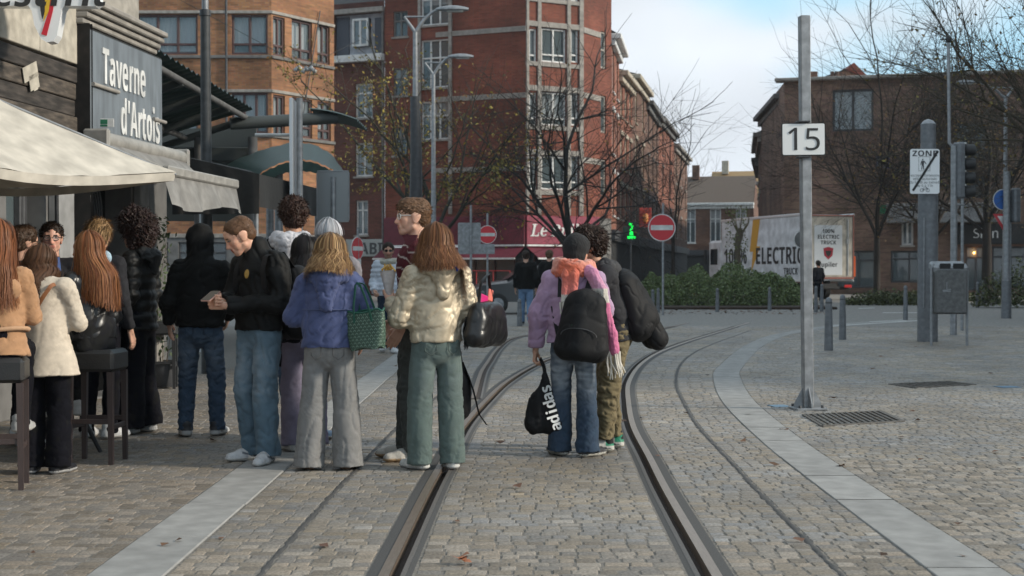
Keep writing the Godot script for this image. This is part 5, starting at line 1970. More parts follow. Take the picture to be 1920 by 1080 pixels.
	m = MB.new()
	m.tube([Vector3(-0.02, 4.70, 0), Vector3(-0.02, 4.78, 0)], [0.075, 0.07], 14)
	part(ms, "collar", m, wm.anthracite)
	var wp := thing("white_post", "thick white post behind the person in the black hood", "post", gnd(384, 660))
	pole(wp, 2.6, 0.09, mat(c3(0.55, 0.57, 0.58), 0.5))

	# litter bin
	var lb := gnd(1777, 648)
	var bt := thing("litter_bin", "grey metal litter bin on two tubular legs with twin openings", "bin", lb)
	var binm := mat(c3(0.145, 0.145, 0.145), 0.55, {"metal": 0.3, "tex": ntex("dirt", 0.02), "scale": 2.0})
	m = MB.new()
	m.box(Vector3(0.02, 0.97, 0), Vector3(0.58, 0.80, 0.36), Basis(), 0.03)
	part(bt, "body", m, binm)
	m = MB.new()
	m.box(Vector3(0.02, 1.405, -0.02), Vector3(0.62, 0.15, 0.38), Basis(Vector3.RIGHT, 0.25), 0.035)
	part(bt, "hood", m, wm.galv)
	for k in 2:
		m = MB.new()
		m.box(Vector3(-0.10 + k * 0.24, 1.425, 0.172), Vector3(0.20, 0.105, 0.02), Basis(Vector3.RIGHT, 0.25), 0.008)
		part(bt, "opening", m, wm.black)
	for s in [-1.0, 1.0]:
		m = MB.new()
		m.tube([Vector3(s * 0.32 + 0.01, 0, 0.06), Vector3(s * 0.32 + 0.01, 1.38, 0.06), Vector3(s * 0.28 + 0.01, 1.47, 0.04)], [0.024], 10)
		part(bt, "leg", m, wm.galv)
	m = MB.new()
	m.box(Vector3(-0.07, 1.08, 0.183), Vector3(0.012, 0.12, 0.004))
	m.box(Vector3(-0.07, 1.005, 0.183), Vector3(0.15, 0.012, 0.004), Basis(Vector3.BACK, 0.15))
	m.box(Vector3(-0.07, 0.982, 0.183), Vector3(0.14, 0.02, 0.004))
	part(bt, "emblem", m, wm.galv)

	# signal column group behind the bin
	var sp := gnd(1766, 645)
	var sc := thing("signal_column", "thick grey signal column with the struck-out zone plate behind the litter bin", "column", sp + Vector3(0, 0, -0.9))
	m = MB.new()
	m.tube([Vector3(0, 0, 0), Vector3(0, 2.9, 0), Vector3(0, 2.94, 0), Vector3(0, 4.12, 0)], [0.19, 0.185, 0.145, 0.14], 20)
	part(sc, "shaft", m, wm.painted)
	m = MB.new()
	m.lathe([Vector2(0.0, 4.22), Vector2(0.08, 4.19), Vector2(0.145, 4.12)], Vector3.ZERO, 20)
	part(sc, "cap", m, wm.galv)
	m = MB.new()
	m.box(Vector3(-0.12, 1.5, 0.165), Vector3(0.02, 1.7, 0.03), Basis(), 0.004)
	part(sc, "door_edge", m, wm.galv)
	var zc := Vector3(-0.03, EYE + (HOR - 314) / FPX * 26.0, 0.24)
	zc.x = (1762 - 960) / FPX * 26.1 - sc.position.x
	o = part(sc, "zone_plate", plate(0.55, 0.84, 0.04, 0, 0.015), mat(c3(0.76, 0.77, 0.78), 0.45))
	o.position = zc
	var ink := mat(c3(0.05, 0.05, 0.055), 0.6)
	o = part(sc, "zone_lettering", letters("ZONE", 0.105, 0.002), ink)
	o.transform = Transform3D(Basis.from_scale(Vector3(1.25, 1, 1)), zc + Vector3(0, 0.335, 0.018))
	m = MB.new()
	m.box(zc + Vector3(0.01, 0.01, 0.022), Vector3(0.045, 0.88, 0.003), Basis(Vector3.BACK, -0.56))
	part(sc, "strike_bar", m, wm.black)
	m = MB.new()
	for e in [[0, 0.275, 0.21, 0.006], [0, 0.01, 0.21, 0.006], [-0.105, 0.14, 0.006, 0.27], [0.105, 0.14, 0.006, 0.27]]:
		m.box(zc + Vector3(e[0] - 0.01, e[1], 0.0165), Vector3(e[2], e[3], 0.002))
	part(sc, "symbol_frame", m, ink)
	m = MB.new()
	m.xf = Transform3D(Basis(), zc + Vector3(-0.04, 0.12, 0.016))
	for pg in [[[-0.016, 0.10], [0, 0.118], [0.016, 0.10], [0, 0.084]], [[-0.028, 0.08], [0.028, 0.08], [0.02, 0.0], [-0.02, 0.0]], [[-0.02, 0.0], [0.0, 0.0], [-0.012, -0.09], [-0.026, -0.09]], [[0.0, 0.0], [0.02, 0.0], [0.028, -0.09], [0.012, -0.09]], [[0.028, 0.08], [0.07, 0.02], [0.062, 0.012], [0.02, 0.062]], [[-0.028, 0.08], [-0.045, 0.0], [-0.035, 0.0], [-0.02, 0.05]]]:
		var pv := PackedVector2Array()
		for q in pg:
			pv.append(Vector2(q[0], q[1]))
		m.prism(pv, 0, 0.002)
	part(sc, "walker_symbol", m, ink)
	for k in 4:
		o = part(sc, "zone_text", letters(["excepté livraisons", "vélos autorisés", "du lundi au samedi", "de 6 à 11h"][k], 0.048, 0.0015, false), ink)
		o.position = zc + Vector3(0, -0.075 - k * 0.065, 0.0165)
	m = MB.new()
	for s in [-1, 1]:
		var pts := []
		for i in 13:
			pts.append(zc + Vector3(s * 0.055 + cos(TAU * i / 12.0) * 0.032, -0.352 + sin(TAU * i / 12.0) * 0.032, 0.018))
		m.tube(pts, [0.004], 4, false)
	m.tube([zc + Vector3(-0.055, -0.352, 0.018), zc + Vector3(-0.01, -0.352, 0.018), zc + Vector3(0.035, -0.31, 0.018), zc + Vector3(-0.03, -0.31, 0.018), zc + Vector3(-0.01, -0.352, 0.018)], [0.004], 4, false)
	m.tube([zc + Vector3(0.055, -0.352, 0.018), zc + Vector3(0.03, -0.29, 0.018)], [0.004], 4, false)
	part(sc, "bicycle_symbol", m, ink)

	# slim mast and traffic light beside it
	var tl := thing("traffic_light", "traffic light with hooded lamps seen side-on on a round grey mast", "traffic light", gnd(1788, 628))
	pole(tl, 3.95, 0.072, wm.galv)
	var zt: float = -tl.position.z
	m = MB.new()
	m.tube([Vector3(0.02, 3.9, 0), Vector3(-0.10, 4.0, 0), Vector3(-0.13, 6.1, 0)], [0.036, 0.035, 0.032], 10)
	part(tl, "upper_mast", m, wm.galv)
	m = MB.new()
	m.lathe([Vector2(0.0, 6.26), Vector2(0.06, 6.2), Vector2(0.055, 6.1), Vector2(0.0, 6.08)], Vector3(-0.13, 0, 0), 10)
	m.box(Vector3(-0.2, 6.16, 0), Vector3(0.2, 0.03, 0.03), Basis(), 0.004)
	part(tl, "sensor_head", m, wm.black)
	var hd := spot(1797, 320, zt) - tl.position
	m = MB.new()
	m.box(hd, Vector3(0.17, 1.18, 0.28), Basis(Vector3.UP, 0.3), 0.04)
	part(tl, "signal_back", m, wm.painted)
	for k in 4:
		m = MB.new()
		var c := hd + Vector3(0.19, 0.43 - k * 0.29, -0.02)
		var bb := Basis(Vector3.BACK, -PI * 0.5)
		m.lathe([Vector2(0.115, 0.14), Vector2(0.12, 0.0), Vector2(0.118, -0.1), Vector2(0.0, -0.1)], c, 14, bb)
		part(tl, "lamp_hood", m, wm.black)
		m = MB.new()
		m.box(c + Vector3(-0.07, 0.14, 0.02), Vector3(0.06, 0.035, 0.05), Basis(), 0.006)
		part(tl, "hinge", m, wm.white)
	m = MB.new()
	m.tube([Vector3(0, 3.55, 0), Vector3(hd.x, 3.55, 0)], [0.02], 8)
	m.tube([Vector3(0, 2.72, 0), Vector3(hd.x + 0.12, 2.72, 0)], [0.02], 8)
	part(tl, "bracket", m, wm.galv)
	var tp := thing("thin_pole", "thin pale pole between the litter bin and the traffic light", "pole", gnd(1804, 620))
	pole(tp, 3.0, 0.035, wm.galv)

	# mast with the round blue sign
	var bs := thing("blue_sign_mast", "grey mast with round blue arrow sign and red-edged triangle", "sign", gnd(1887, 597))
	pole(bs, 4.1, 0.10, wm.galv)
	var zb: float = -bs.position.z
	m = MB.new()
	m.tube([Vector3(0, 0, 0), Vector3(0, 1.05, 0)], [0.14, 0.13], 14)
	part(bs, "foot_sleeve", m, wm.painted)
	var bc := spot(1884, 374, zb) - bs.position
	for q in [[0.30, -0.14, -0.13, wm.white, "rim"], [0.275, -0.128, -0.122, mat(c3(0.015, 0.10, 0.36), 0.45), "disc"]]:
		m = MB.new()
		m.xf = Transform3D(Basis(), bc)
		var pg := PackedVector2Array()
		for i in 30:
			pg.append(Vector2(cos(TAU * i / 30.0), sin(TAU * i / 30.0)) * q[0])
		m.prism(pg, q[1], q[2])
		part(bs, q[4], m, q[3])
	m = MB.new()
	m.xf = Transform3D(Basis(), bc + Vector3(0, -0.5, -0.12))
	m.prism(PackedVector2Array([Vector2(-0.3, 0.1), Vector2(0.34, 0.1), Vector2(0.02, -0.42)]), 0, 0.012)
	part(bs, "triangle", m, mat(c3(0.45, 0.02, 0.03), 0.45))
	m = MB.new()
	m.xf = Transform3D(Basis(), bc + Vector3(0, -0.5, -0.106))
	m.prism(PackedVector2Array([Vector2(-0.18, 0.04), Vector2(0.22, 0.04), Vector2(0.02, -0.28)]), 0, 0.003)
	part(bs, "triangle_field", m, wm.white)
	m = MB.new()
	m.box(spot(1903, 385, zb) - bs.position + Vector3(0, 0, 0.02), Vector3(0.2, 0.95, 0.26), Basis(Vector3.UP, 0.3), 0.04)
	part(bs, "signal_back", m, wm.painted)
	m = MB.new()
	m.tube([Vector3(0.14, 0, -0.1), Vector3(0.14, 3.2, -0.1)], [0.03], 8)
	part(bs, "sign_pole", m, wm.galv)
	# round sign seen from behind at the numbered post
	var rs := thing("round_sign", "round sign seen from behind with a white rim beside the numbered post", "sign", gnd(1508, 590))
	pole(rs, 3.0, 0.03, wm.galv)
	m = MB.new()
	m.xf = Transform3D(Basis(), spot(1506, 449, -rs.position.z) - rs.position + Vector3(0, 0, -0.05))
	var pg2 := PackedVector2Array()
	for i in 30:
		pg2.append(Vector2(cos(TAU * i / 30.0), sin(TAU * i / 30.0)) * 0.27)
	m.prism(pg2, 0, 0.012)
	part(rs, "disc", m, wm.grey)
	m = MB.new()
	var rp := []
	for i in 31:
		rp.append(spot(1506, 449, -rs.position.z) - rs.position + Vector3(cos(TAU * i / 30.0) * 0.27, sin(TAU * i / 30.0) * 0.27, -0.04))
	m.tube(rp, [0.014], 6, false)
	part(rs, "rim", m, wm.white)

	# pharmacy cross
	var z := 66.0
	var pcx := thing("pharmacy_cross", "dark pharmacy cross with glowing green figure at the street mouth", "sign", spot(1183, 433, z))
	m = MB.new()
	m.box(Vector3.ZERO, Vector3(0.75, 0.42, 0.16), Basis(), 0.02)
	m.box(Vector3(0, 0.31, 0), Vector3(0.4, 0.2, 0.158), Basis(), 0.02)
	m.box(Vector3(0, -0.31, 0), Vector3(0.4, 0.2, 0.158), Basis(), 0.02)
	part(pcx, "case", m, mat(c3(0.012, 0.03, 0.02), 0.5))
	m = MB.new()
	m.box(Vector3(0.02, -0.30, 0.086), Vector3(0.38, 0.12, 0.01))
	m.box(Vector3(-0.02, 0.30, 0.086), Vector3(0.16, 0.10, 0.01))
	m.box(Vector3(0.04, 0.16, 0.086), Vector3(0.09, 0.2, 0.01), Basis(Vector3.BACK, -0.3))
	m.box(Vector3(0.0, 0.0, 0.086), Vector3(0.12, 0.14, 0.01))
	m.box(Vector3(0.01, -0.13, 0.086), Vector3(0.16, 0.13, 0.01))
	part(pcx, "light_figure", m, mat(c3(0.0, 0.3, 0.1), 0.5, {"emit": Color(0.04, 0.95, 0.28), "energy": 1.1}))
	var al := AreaLight3D.new()
	al.name = "figure_light"
	al.light_color = Color(0.05, 1.0, 0.3)
	al.light_energy = 0.3
	al.area_size = Vector2(0.4, 0.7)
	al.shadow_enabled = true
	al.position = Vector3(0, 0, 0.12)
	al.rotation.y = PI
	pcx.add_child(al)
	pole(pcx, 2.9, 0.04, wm.anthracite, Vector3(0, -pcx.position.y, -0.05), "post")

	# bollards
	var L := [[1554, 657, 557, "stout bollard nearer the numbered post of the close pair", 1.15], [1580, 637, 552, "bollard behind the stout one near the numbered post", 1.1], [1345, 585, 540, "bollard in front of the hedge's middle", 1.0], [1443, 583, 538, "bollard in front of the hedge toward the truck", 1.0], [1530, 586, 536, "bollard at the hedge end beside the standing stranger", 1.0], [1541, 584, 532, "second bollard at the hedge end beside the standing stranger", 1.0], [1698, 600, 535, "lone bollard between truck and signal column", 1.0], [1833, 577, 528, "bollard past the bin, first of three by the shop planting", 1.0], [1843, 574, 526, "bollard past the bin, second of three by the shop planting", 1.0], [1866, 571, 525, "bollard past the bin, last of three by the shop planting", 1.0], [921, 613, 553, "bollard beside the black handbag near the parked car", 1.0], [905, 600, 545, "bollard next to the pole of the sign back by the parked car", 1.0], [1212, 590, 545, "bollard at the hedge's rounded end, behind the big backpack", 1.0], [1224, 588, 542, "middle bollard of the trio at the hedge's rounded end", 1.0], [1234, 586, 540, "bollard of the trio closest to the round no-entry sign", 1.0], [974, 612, 560, "bollard beside the walking man in light jeans", 1.0]]
	for b in L:
		bollard_at(b[0], b[1], b[2], b[3], null, b[4])

# ---------------------------------------------------------------- vehicles, hedge
func build_vehicles() -> void:
	var wheelm := mat(c3(0.018, 0.018, 0.018), 0.85)
	# delivery truck, seen from behind and its flank
	var rl := Vector3(12.72, 0, -63.2)
	var dirn := Vector3(-2.4, 0, -9.2).normalized()
	var side := Vector3(9.2, 0, -2.4).normalized()
	var t := thing("delivery_truck", "white box truck with black lettering along its flank and cream rear doors", "truck", rl + side * 1.25)
	t.basis = Basis(side, Vector3.UP, -dirn)
	var body := mat(c3(0.74, 0.765, 0.80), 0.45, {"tex": ntex("dirt", 0.02), "scale": 0.3})
	var cream := mat(c3(0.66, 0.60, 0.51), 0.5, {"tex": ntex("dirt", 0.02), "scale": 0.4})
	var m := MB.new()
	m.box(Vector3(0, 2.32, -4.5), Vector3(2.5, 2.92, 8.98), Basis(), 0.03)
	part(t, "box_body", m, body)
	m = MB.new()
	for e in [[-1.25, 0], [1.25, 0]]:
		m.box(Vector3(e[0], 3.78, -4.5), Vector3(0.08, 0.12, 9.04), Basis(), 0.02)
		m.box(Vector3(e[0], 0.86, -4.5), Vector3(0.06, 0.10, 9.0), Basis(), 0.02)
	part(t, "edge_rail", m, mat(c3(0.6, 0.61, 0.62), 0.4, {"metal": 0.4}))
	m = MB.new()
	m.box(Vector3(0, 2.36, 0.02), Vector3(2.38, 2.66, 0.03), Basis(), 0.01)
	part(t, "rear_door", m, cream)
	m = MB.new()
	for e in [[-1.22, 2.36, 0.05, 2.86], [1.22, 2.36, 0.05, 2.86], [0, 3.74, 2.46, 0.06], [0, 0.98, 2.46, 0.06]]:
		m.box(Vector3(e[0], e[1], 0.03), Vector3(e[2], e[3], 0.06), Basis(), 0.01)
	part(t, "door_frame", m, mat(c3(0.40, 0.16, 0.12), 0.5))
	for x in [-0.95, 0.95]:
		m = MB.new()
		m.tube([Vector3(x, 1.1, 0.06), Vector3(x, 3.6, 0.06)], [0.022], 8)
		m.box(Vector3(x, 2.6, 0.06), Vector3(0.14, 0.22, 0.04), Basis(), 0.01)
		part(t, "lock_rod", m, mat(c3(0.62, 0.62, 0.62), 0.35, {"metal": 0.5}))
	m = plate(1.35, 2.2, 0.02, 0.036, 0.044)
	var o := part(t, "rear_poster", m, mat(c3(0.66, 0.68, 0.70), 0.4))
	o.position = Vector3(0.0, 2.22, 0.0)
	for L in [["100%", 3.05, 0.17], ["ELECTRIC", 2.80, 0.17], ["TRUCK", 2.55, 0.17], ["Jupiler", 1.58, 0.2]]:
		o = part(t, "lettering", letters(L[0], L[2], 0.004, true), wm.black)
		o.position = Vector3(0, L[1], 0.048)
	m = MB.new()
	m.xf = Transform3D(Basis(), Vector3(0, 2.08, 0.046))
	m.prism(PackedVector2Array([Vector2(-0.24, 0.22), Vector2(0, 0.28), Vector2(0.24, 0.22), Vector2(0.2, -0.1), Vector2(0, -0.28), Vector2(-0.2, -0.1)]), 0, 0.004)
	part(t, "emblem", m, mat(c3(0.35, 0.02, 0.04), 0.5))
	m = MB.new()
	m.xf = Transform3D(Basis(), Vector3(0, 2.07, 0.052))
	m.prism(PackedVector2Array([Vector2(-0.15, 0.12), Vector2(0.15, 0.12), Vector2(0.1, -0.05), Vector2(0, -0.15), Vector2(-0.1, -0.05)]), 0, 0.003)
	part(t, "emblem_core", m, wm.black)
	for L in [["100%", -7.25, 1.98, 0.74], ["ELECTRIC", -2.35, 1.98, 0.76], ["TRUCK", -1.1, 1.28, 0.3]]:
		o = part(t, "lettering", letters(L[0], L[3], 0.006, true), wm.black)
		o.transform = Transform3D(Basis(Vector3(0, 0, 1), Vector3.UP, Vector3(-1, 0, 0)) * Basis.from_scale(Vector3(1.08, 1, 1)), Vector3(-1.262, L[2], L[1]))
	m = MB.new()
	m.xf = Transform3D(Basis(Vector3(0, 0, 1), Vector3.UP, Vector3(-1, 0, 0)), Vector3(-1.2525, 1.2, -5.3))
	m.prism(PackedVector2Array([Vector2(0.15, 2.6), Vector2(0.95, 2.6), Vector2(0.55, 1.25), Vector2(0.95, 1.25), Vector2(-0.1, 0.0), Vector2(0.12, 1.0), Vector2(-0.25, 1.0)]), 0, 0.004)
	part(t, "lightning_flash", m, mat(c3(0.52, 0.27, 0.03), 0.5))
	m = MB.new()
	m.box(Vector3(0, 1.72, -10.0), Vector3(2.35, 2.2, 1.7), Basis(), 0.12)
	part(t, "cab", m, body)
	m = MB.new()
	m.box(Vector3(-1.18, 2.0, -10.1), Vector3(0.02, 0.8, 0.9), Basis(), 0.05)
	part(t, "cab_window", m, mat(c3(0.02, 0.022, 0.025), 0.1))
	m = MB.new()
	m.box(Vector3(-1.38, 2.0, -10.75), Vector3(0.16, 0.75, 0.12), Basis(), 0.04)
	part(t, "mirror", m, wm.black)
	m = MB.new()
	m.box(Vector3(0, 0.62, -5.0), Vector3(0.9, 0.24, 10.0), Basis(), 0.02)
	m.box(Vector3(0, 0.55, -0.1), Vector3(2.3, 0.14, 0.12), Basis(), 0.02)
	part(t, "chassis", m, wm.black)
	for e in [[-1.0, -2.4], [1.0, -2.4], [-1.0, -9.9], [1.0, -9.9]]:
		m = MB.new()
		m.lathe([Vector2(0.0, 0.14), Vector2(0.28, 0.14), Vector2(0.3, 0.16), Vector2(0.48, 0.15), Vector2(0.5, 0.1), Vector2(0.5, -0.1), Vector2(0.48, -0.15), Vector2(0.0, -0.15)], Vector3(e[0], 0.5, e[1]), 22, Basis(Vector3.BACK, PI * 0.5))
		part(t, "wheel", m, wheelm)
	for s in [-1, 1]:
		m = MB.new()
		m.box(Vector3(s * 0.95, 0.62, 0.05), Vector3(0.36, 0.13, 0.05), Basis(), 0.02)
		part(t, "tail_light", m, mat(c3(0.5, 0.03, 0.03), 0.3))
	m = MB.new()
	m.box(Vector3(1.27, 1.5, 0.05), Vector3(0.1, 0.9, 0.03), Basis(), 0.01)
	part(t, "marker_strip", m, mat(c3(0.62, 0.10, 0.02), 0.4))

	# parked dark car, mostly hidden
	var cp := gnd(1000, 589)
	var c := thing("parked_car", "black hatchback parked before the bakery terrace", "car", cp + Vector3(0.1, 0, -0.6), PI + 0.12)
	var paintm := mat(c3(0.02, 0.021, 0.023), 0.3, {"coat": 0.8})
	var prof := [[-2.0, 0.35], [-2.05, 0.7], [-1.9, 0.95], [-1.5, 1.0], [-1.25, 1.38], [-0.5, 1.5], [0.4, 1.46], [1.0, 1.05], [1.8, 0.92], [2.05, 0.7], [2.05, 0.35]]
	var pv := PackedVector2Array()
	for q in prof:
		pv.append(Vector2(q[0], q[1]))
	m = MB.new()
	var rows := []
	for i in 11:
		var w := lerpf(-1.0, 1.0, i / 10.0)
		var inset := pow(absf(w), 6.0)
		var r := PackedVector3Array()
		for q in prof:
			r.append(Vector3(q[0] * (1.0 - 0.02 * inset), lerpf(q[1], 0.6, 0.12 * inset if q[1] < 1.0 else 0.22 * inset), w * (0.86 if q[1] < 1.1 else 0.72)))
		rows.append(r)
	m.grid(rows)
	m.xf = Transform3D(Basis(), Vector3(0, 0, 0))
	for s in [0, 10]:
		for i in range(1, prof.size() - 1):
			m.ot(rows[s][0], rows[s][i], rows[s][i + 1], Vector3(0, 0, -1 if s == 0 else 1))
	part(c, "body", m, paintm)
	for s in [-1.0, 1.0]:
		m = MB.new()
		m.oq(Vector3(-1.2, 1.02, s * 0.83), Vector3(0.85, 1.02, s * 0.83), Vector3(0.3, 1.36, s * 0.77), Vector3(-0.95, 1.34, s * 0.77), Vector3(0, 0.3, s))
		part(c, "side_window", m, mat(c3(0.05, 0.055, 0.06), 0.08))
	m = MB.new()
	m.oq(Vector3(0.44, 1.455, -0.6), Vector3(0.44, 1.455, 0.6), Vector3(1.0, 1.075, 0.7), Vector3(1.0, 1.075, -0.7), Vector3(1, 1, 0))
	part(c, "windscreen", m, mat(c3(0.10, 0.11, 0.12), 0.06))
	for e in [[-1.25, 0.8], [1.3, 0.8], [-1.25, -0.8], [1.3, -0.8]]:
		m = MB.new()
		m.lathe([Vector2(0.0, 0.1), Vector2(0.2, 0.1), Vector2(0.21, 0.12), Vector2(0.31, 0.1), Vector2(0.32, 0.06), Vector2(0.32, -0.1), Vector2(0.0, -0.1)], Vector3(e[0], 0.32, e[1]), 20, Basis(Vector3.RIGHT, PI * 0.5 if e[1] > 0 else -PI * 0.5))
		var w := part(c, "wheel", m, wheelm)
		m = MB.new()
		m.lathe([Vector2(0.0, 0.125), Vector2(0.1, 0.12), Vector2(0.19, 0.105)], Vector3(e[0], 0.32, e[1]), 14, Basis(Vector3.RIGHT, PI * 0.5 if e[1] > 0 else -PI * 0.5))
		part(w, "rim", m, wm.galv)
	for s in [-1, 1]:
		m = MB.new()
		m.box(Vector3(2.0, 0.72, s * 0.6), Vector3(0.08, 0.13, 0.3), Basis(), 0.03)
		part(c, "headlight", m, mat(c3(0.6, 0.6, 0.6), 0.15))

	# hedge
	var lm := mat(c3(1, 1, 1), 0.6, {"vc": true, "back": Color(0.10, 0.16, 0.05)})
	var hd := thing("hedge", "broad rounded green hedge on the traffic island before the truck", "hedge", gnd(1370, 578) + Vector3(0, 0, -2.0))
	var lf := MB.new()
	for i in 36000:
		var u := rng.randf_range(-3.2, 3.25)
		var env := pow(maxf(0.0, 1.0 - pow(absf(u) / 3.3, 3.5)), 0.5)
		var lump := 1.0 + 0.16 * nz.get_noise_2d(u * 1.6, 4.0)
		var a := rng.randf_range(0.0, PI)
		var hh := (1.24 + 0.08 * sin(u * 1.7 + 0.6) + 0.10 * sin(u * 3.9)) * env * lump
		var k := 1.06 - 0.6 * pow(rng.randf(), 1.8)
		k += 0.12 * nz.get_noise_3d(u * 2.2, a * 2.0, 1.0)
		lf.col = c3(0.125, 0.165, 0.065) * rng.randf_range(0.55, 1.4)
		if rng.randf() < 0.06:
			lf.col = c3(0.13, 0.13, 0.04)
		blade(lf, Vector3(u, 0.03 + sin(a) * hh * k, cos(a) * 1.8 * env * k), rng.randf_range(0.028, 0.062))
	part(hd, "foliage", lf, lm)
	var kb := structure("island_kerb")
	m = MB.new()
	var g0 := gnd(1370, 580)
	m.box(g0 + Vector3(0.1, 0.04, -2.2), Vector3(7.0, 0.10, 5.0), Basis(), 0.03)
	part(kb, "island_bed", m, mat(c3(0.055, 0.035, 0.024), 0.95, {"tex": ntex("grain", 0.09), "world": true, "scale": 1.0}))
	# low planting on the right
	for pl in [[1660, 572, 1.7, 0.55, "low strip of rough grass and shrubs behind the truck's tail"], [1905, 577, 1.6, 1.5, "leafy shrub growing beside the mast with the blue sign"], [1745, 565, 2.2, 0.5, "low planting strip in front of the brown block shops"]]:
		var s := thing("shrub", pl[4], "shrub", gnd(pl[0], pl[1]))
		lf = MB.new()
		for i in 2600:
			var a := rng.randf() * TAU
			var q := sqrt(rng.randf())
			var hgt: float = pl[3] * (1.0 - q * q * 0.7) * rng.randf_range(0.1, 1.0) * (1.0 + 0.4 * nz.get_noise_2d(cos(a) * q * 4.0, sin(a) * q * 4.0))
			lf.col = c3(0.075, 0.085, 0.03) * rng.randf_range(0.4, 1.3)
			blade(lf, Vector3(cos(a) * q * pl[2], hgt, sin(a) * q * 0.8), rng.randf_range(0.04, 0.09))
		part(s, "foliage", lf, lm)

# ---------------------------------------------------------------- trees
func limb(m: MB, p: Vector3, dirn: Vector3, len_: float, r: float, depth: int, tips: Array, opt: Dictionary) -> void:
	var n := 4 if depth > 2 else 3
	var pts := [p]
	var q := p
	var d := dirn
	for i in n:
		d = (d + Vector3(rng.randf_range(-1, 1), rng.randf_range(-0.6, 1) * opt.get("lift", 0.5), rng.randf_range(-1, 1)) * opt.get("bend", 0.16)).normalized()
		q = q + d * (len_ / n)
		pts.append(q)
	var rad := []
	for i in n + 1:
		rad.append(r * lerpf(1.0, 0.62, float(i) / n))
	m.tube(pts, rad, 8 if r > 0.06 else (5 if r > 0.02 else 3), false)
	if depth <= 2:
		for i in range(1, n + 1):
			tips.append(pts[i])
	if depth == 0:
		return
	var kids: int = opt.get("kids", 3)
	if depth == 1:
		kids += 1
	for k in kids:
		var along_: float = 1.0 if k == 0 else rng.randf_range(0.35, 1.0)
		var idx := mini(int(along_ * n), n)
		var base: Vector3 = pts[idx]
		var ax := d.cross(Vector3(rng.randf_range(-1, 1), rng.randf_range(-1, 1), rng.randf_range(-1, 1))).normalized()
		var ang: float = rng.randf_range(0.15, 0.4) if k == 0 else rng.randf_range(0.45, 1.0) * opt.get("spread", 1.0)
		limb(m, base, d.rotated(ax, ang), len_ * rng.randf_range(0.6, 0.86), maxf(r * (0.62 if k == 0 else 0.48), opt.get("twig", 0.006)), depth - 1, tips, opt)

func tree(called: String, label: String, base: Vector3, trunk_h: float, r: float, len_: float, depth: int, opt: Dictionary) -> void:
	rng.seed = opt.get("seed", 1)
	var t := thing(called, label, "tree", base)
	var bark := mat(opt.get("bark", c3(0.060, 0.048, 0.040)), 0.92, {"tex": ntex("bark", 0.05, FastNoiseLite.TYPE_SIMPLEX_SMOOTH, 4, 0.5, 1.0), "scale3": Vector3(3, 0.7, 3), "bump": ntex("grain", 0.09), "bscale": 1.0})
	var m := MB.new()
	var lean: Vector3 = opt.get("lean", Vector3.ZERO)
	m.tube([Vector3(0, -0.05, 0), Vector3(0, 0.25, 0), lean * 0.5 + Vector3(0, trunk_h * 0.5, 0), lean + Vector3(0, trunk_h, 0)], [r * 1.35, r * 1.05, r * 0.92, r * 0.8], 12, false)
	part(t, "trunk", m, bark)
	var c := MB.new()
	var tips := []
	var stems: int = opt.get("stems", 5)
	for k in stems:
		var a := TAU * k / stems + rng.randf_range(-0.3, 0.3)
		var tilt: float = opt.get("open", 0.55) * rng.randf_range(0.7, 1.3) if k else 0.08
		var dd := Vector3(sin(tilt) * cos(a), cos(tilt), sin(tilt) * sin(a))
		var from := lean * 0.95 + Vector3(0, trunk_h * rng.randf_range(0.82, 1.0), 0)
		limb(c, from, dd, len_ * (1.15 if k == 0 else rng.randf_range(0.8, 1.1)), r * (0.55 if k == 0 else 0.40), depth, tips, opt)
	part(t, "crown", c, bark)
	var nl: int = opt.get("leaves", 0)
	if nl > 0:
		var lf := MB.new()
		var cols: Array = opt.get("leaf_cols", [c3(0.30, 0.22, 0.03)])
		var bias: Callable = opt.get("bias", func(_p): return 1.0)
		for i in nl:
			var p: Vector3 = tips[rng.randi() % tips.size()]
			if rng.randf() > bias.call(p):
				continue
			lf.col = cols[rng.randi() % cols.size()] * rng.randf_range(0.6, 1.25)
			blade(lf, p + Vector3(rng.randf_range(-0.12, 0.12), rng.randf_range(-0.16, 0.06), rng.randf_range(-0.12, 0.12)), rng.randf_range(0.035, 0.075) * opt.get("leaf_size", 1.0))
		part(t, "leaves", lf, mat(c3(1, 1, 1), 0.7, {"vc": true, "back": Color(0.3, 0.25, 0.05)}))

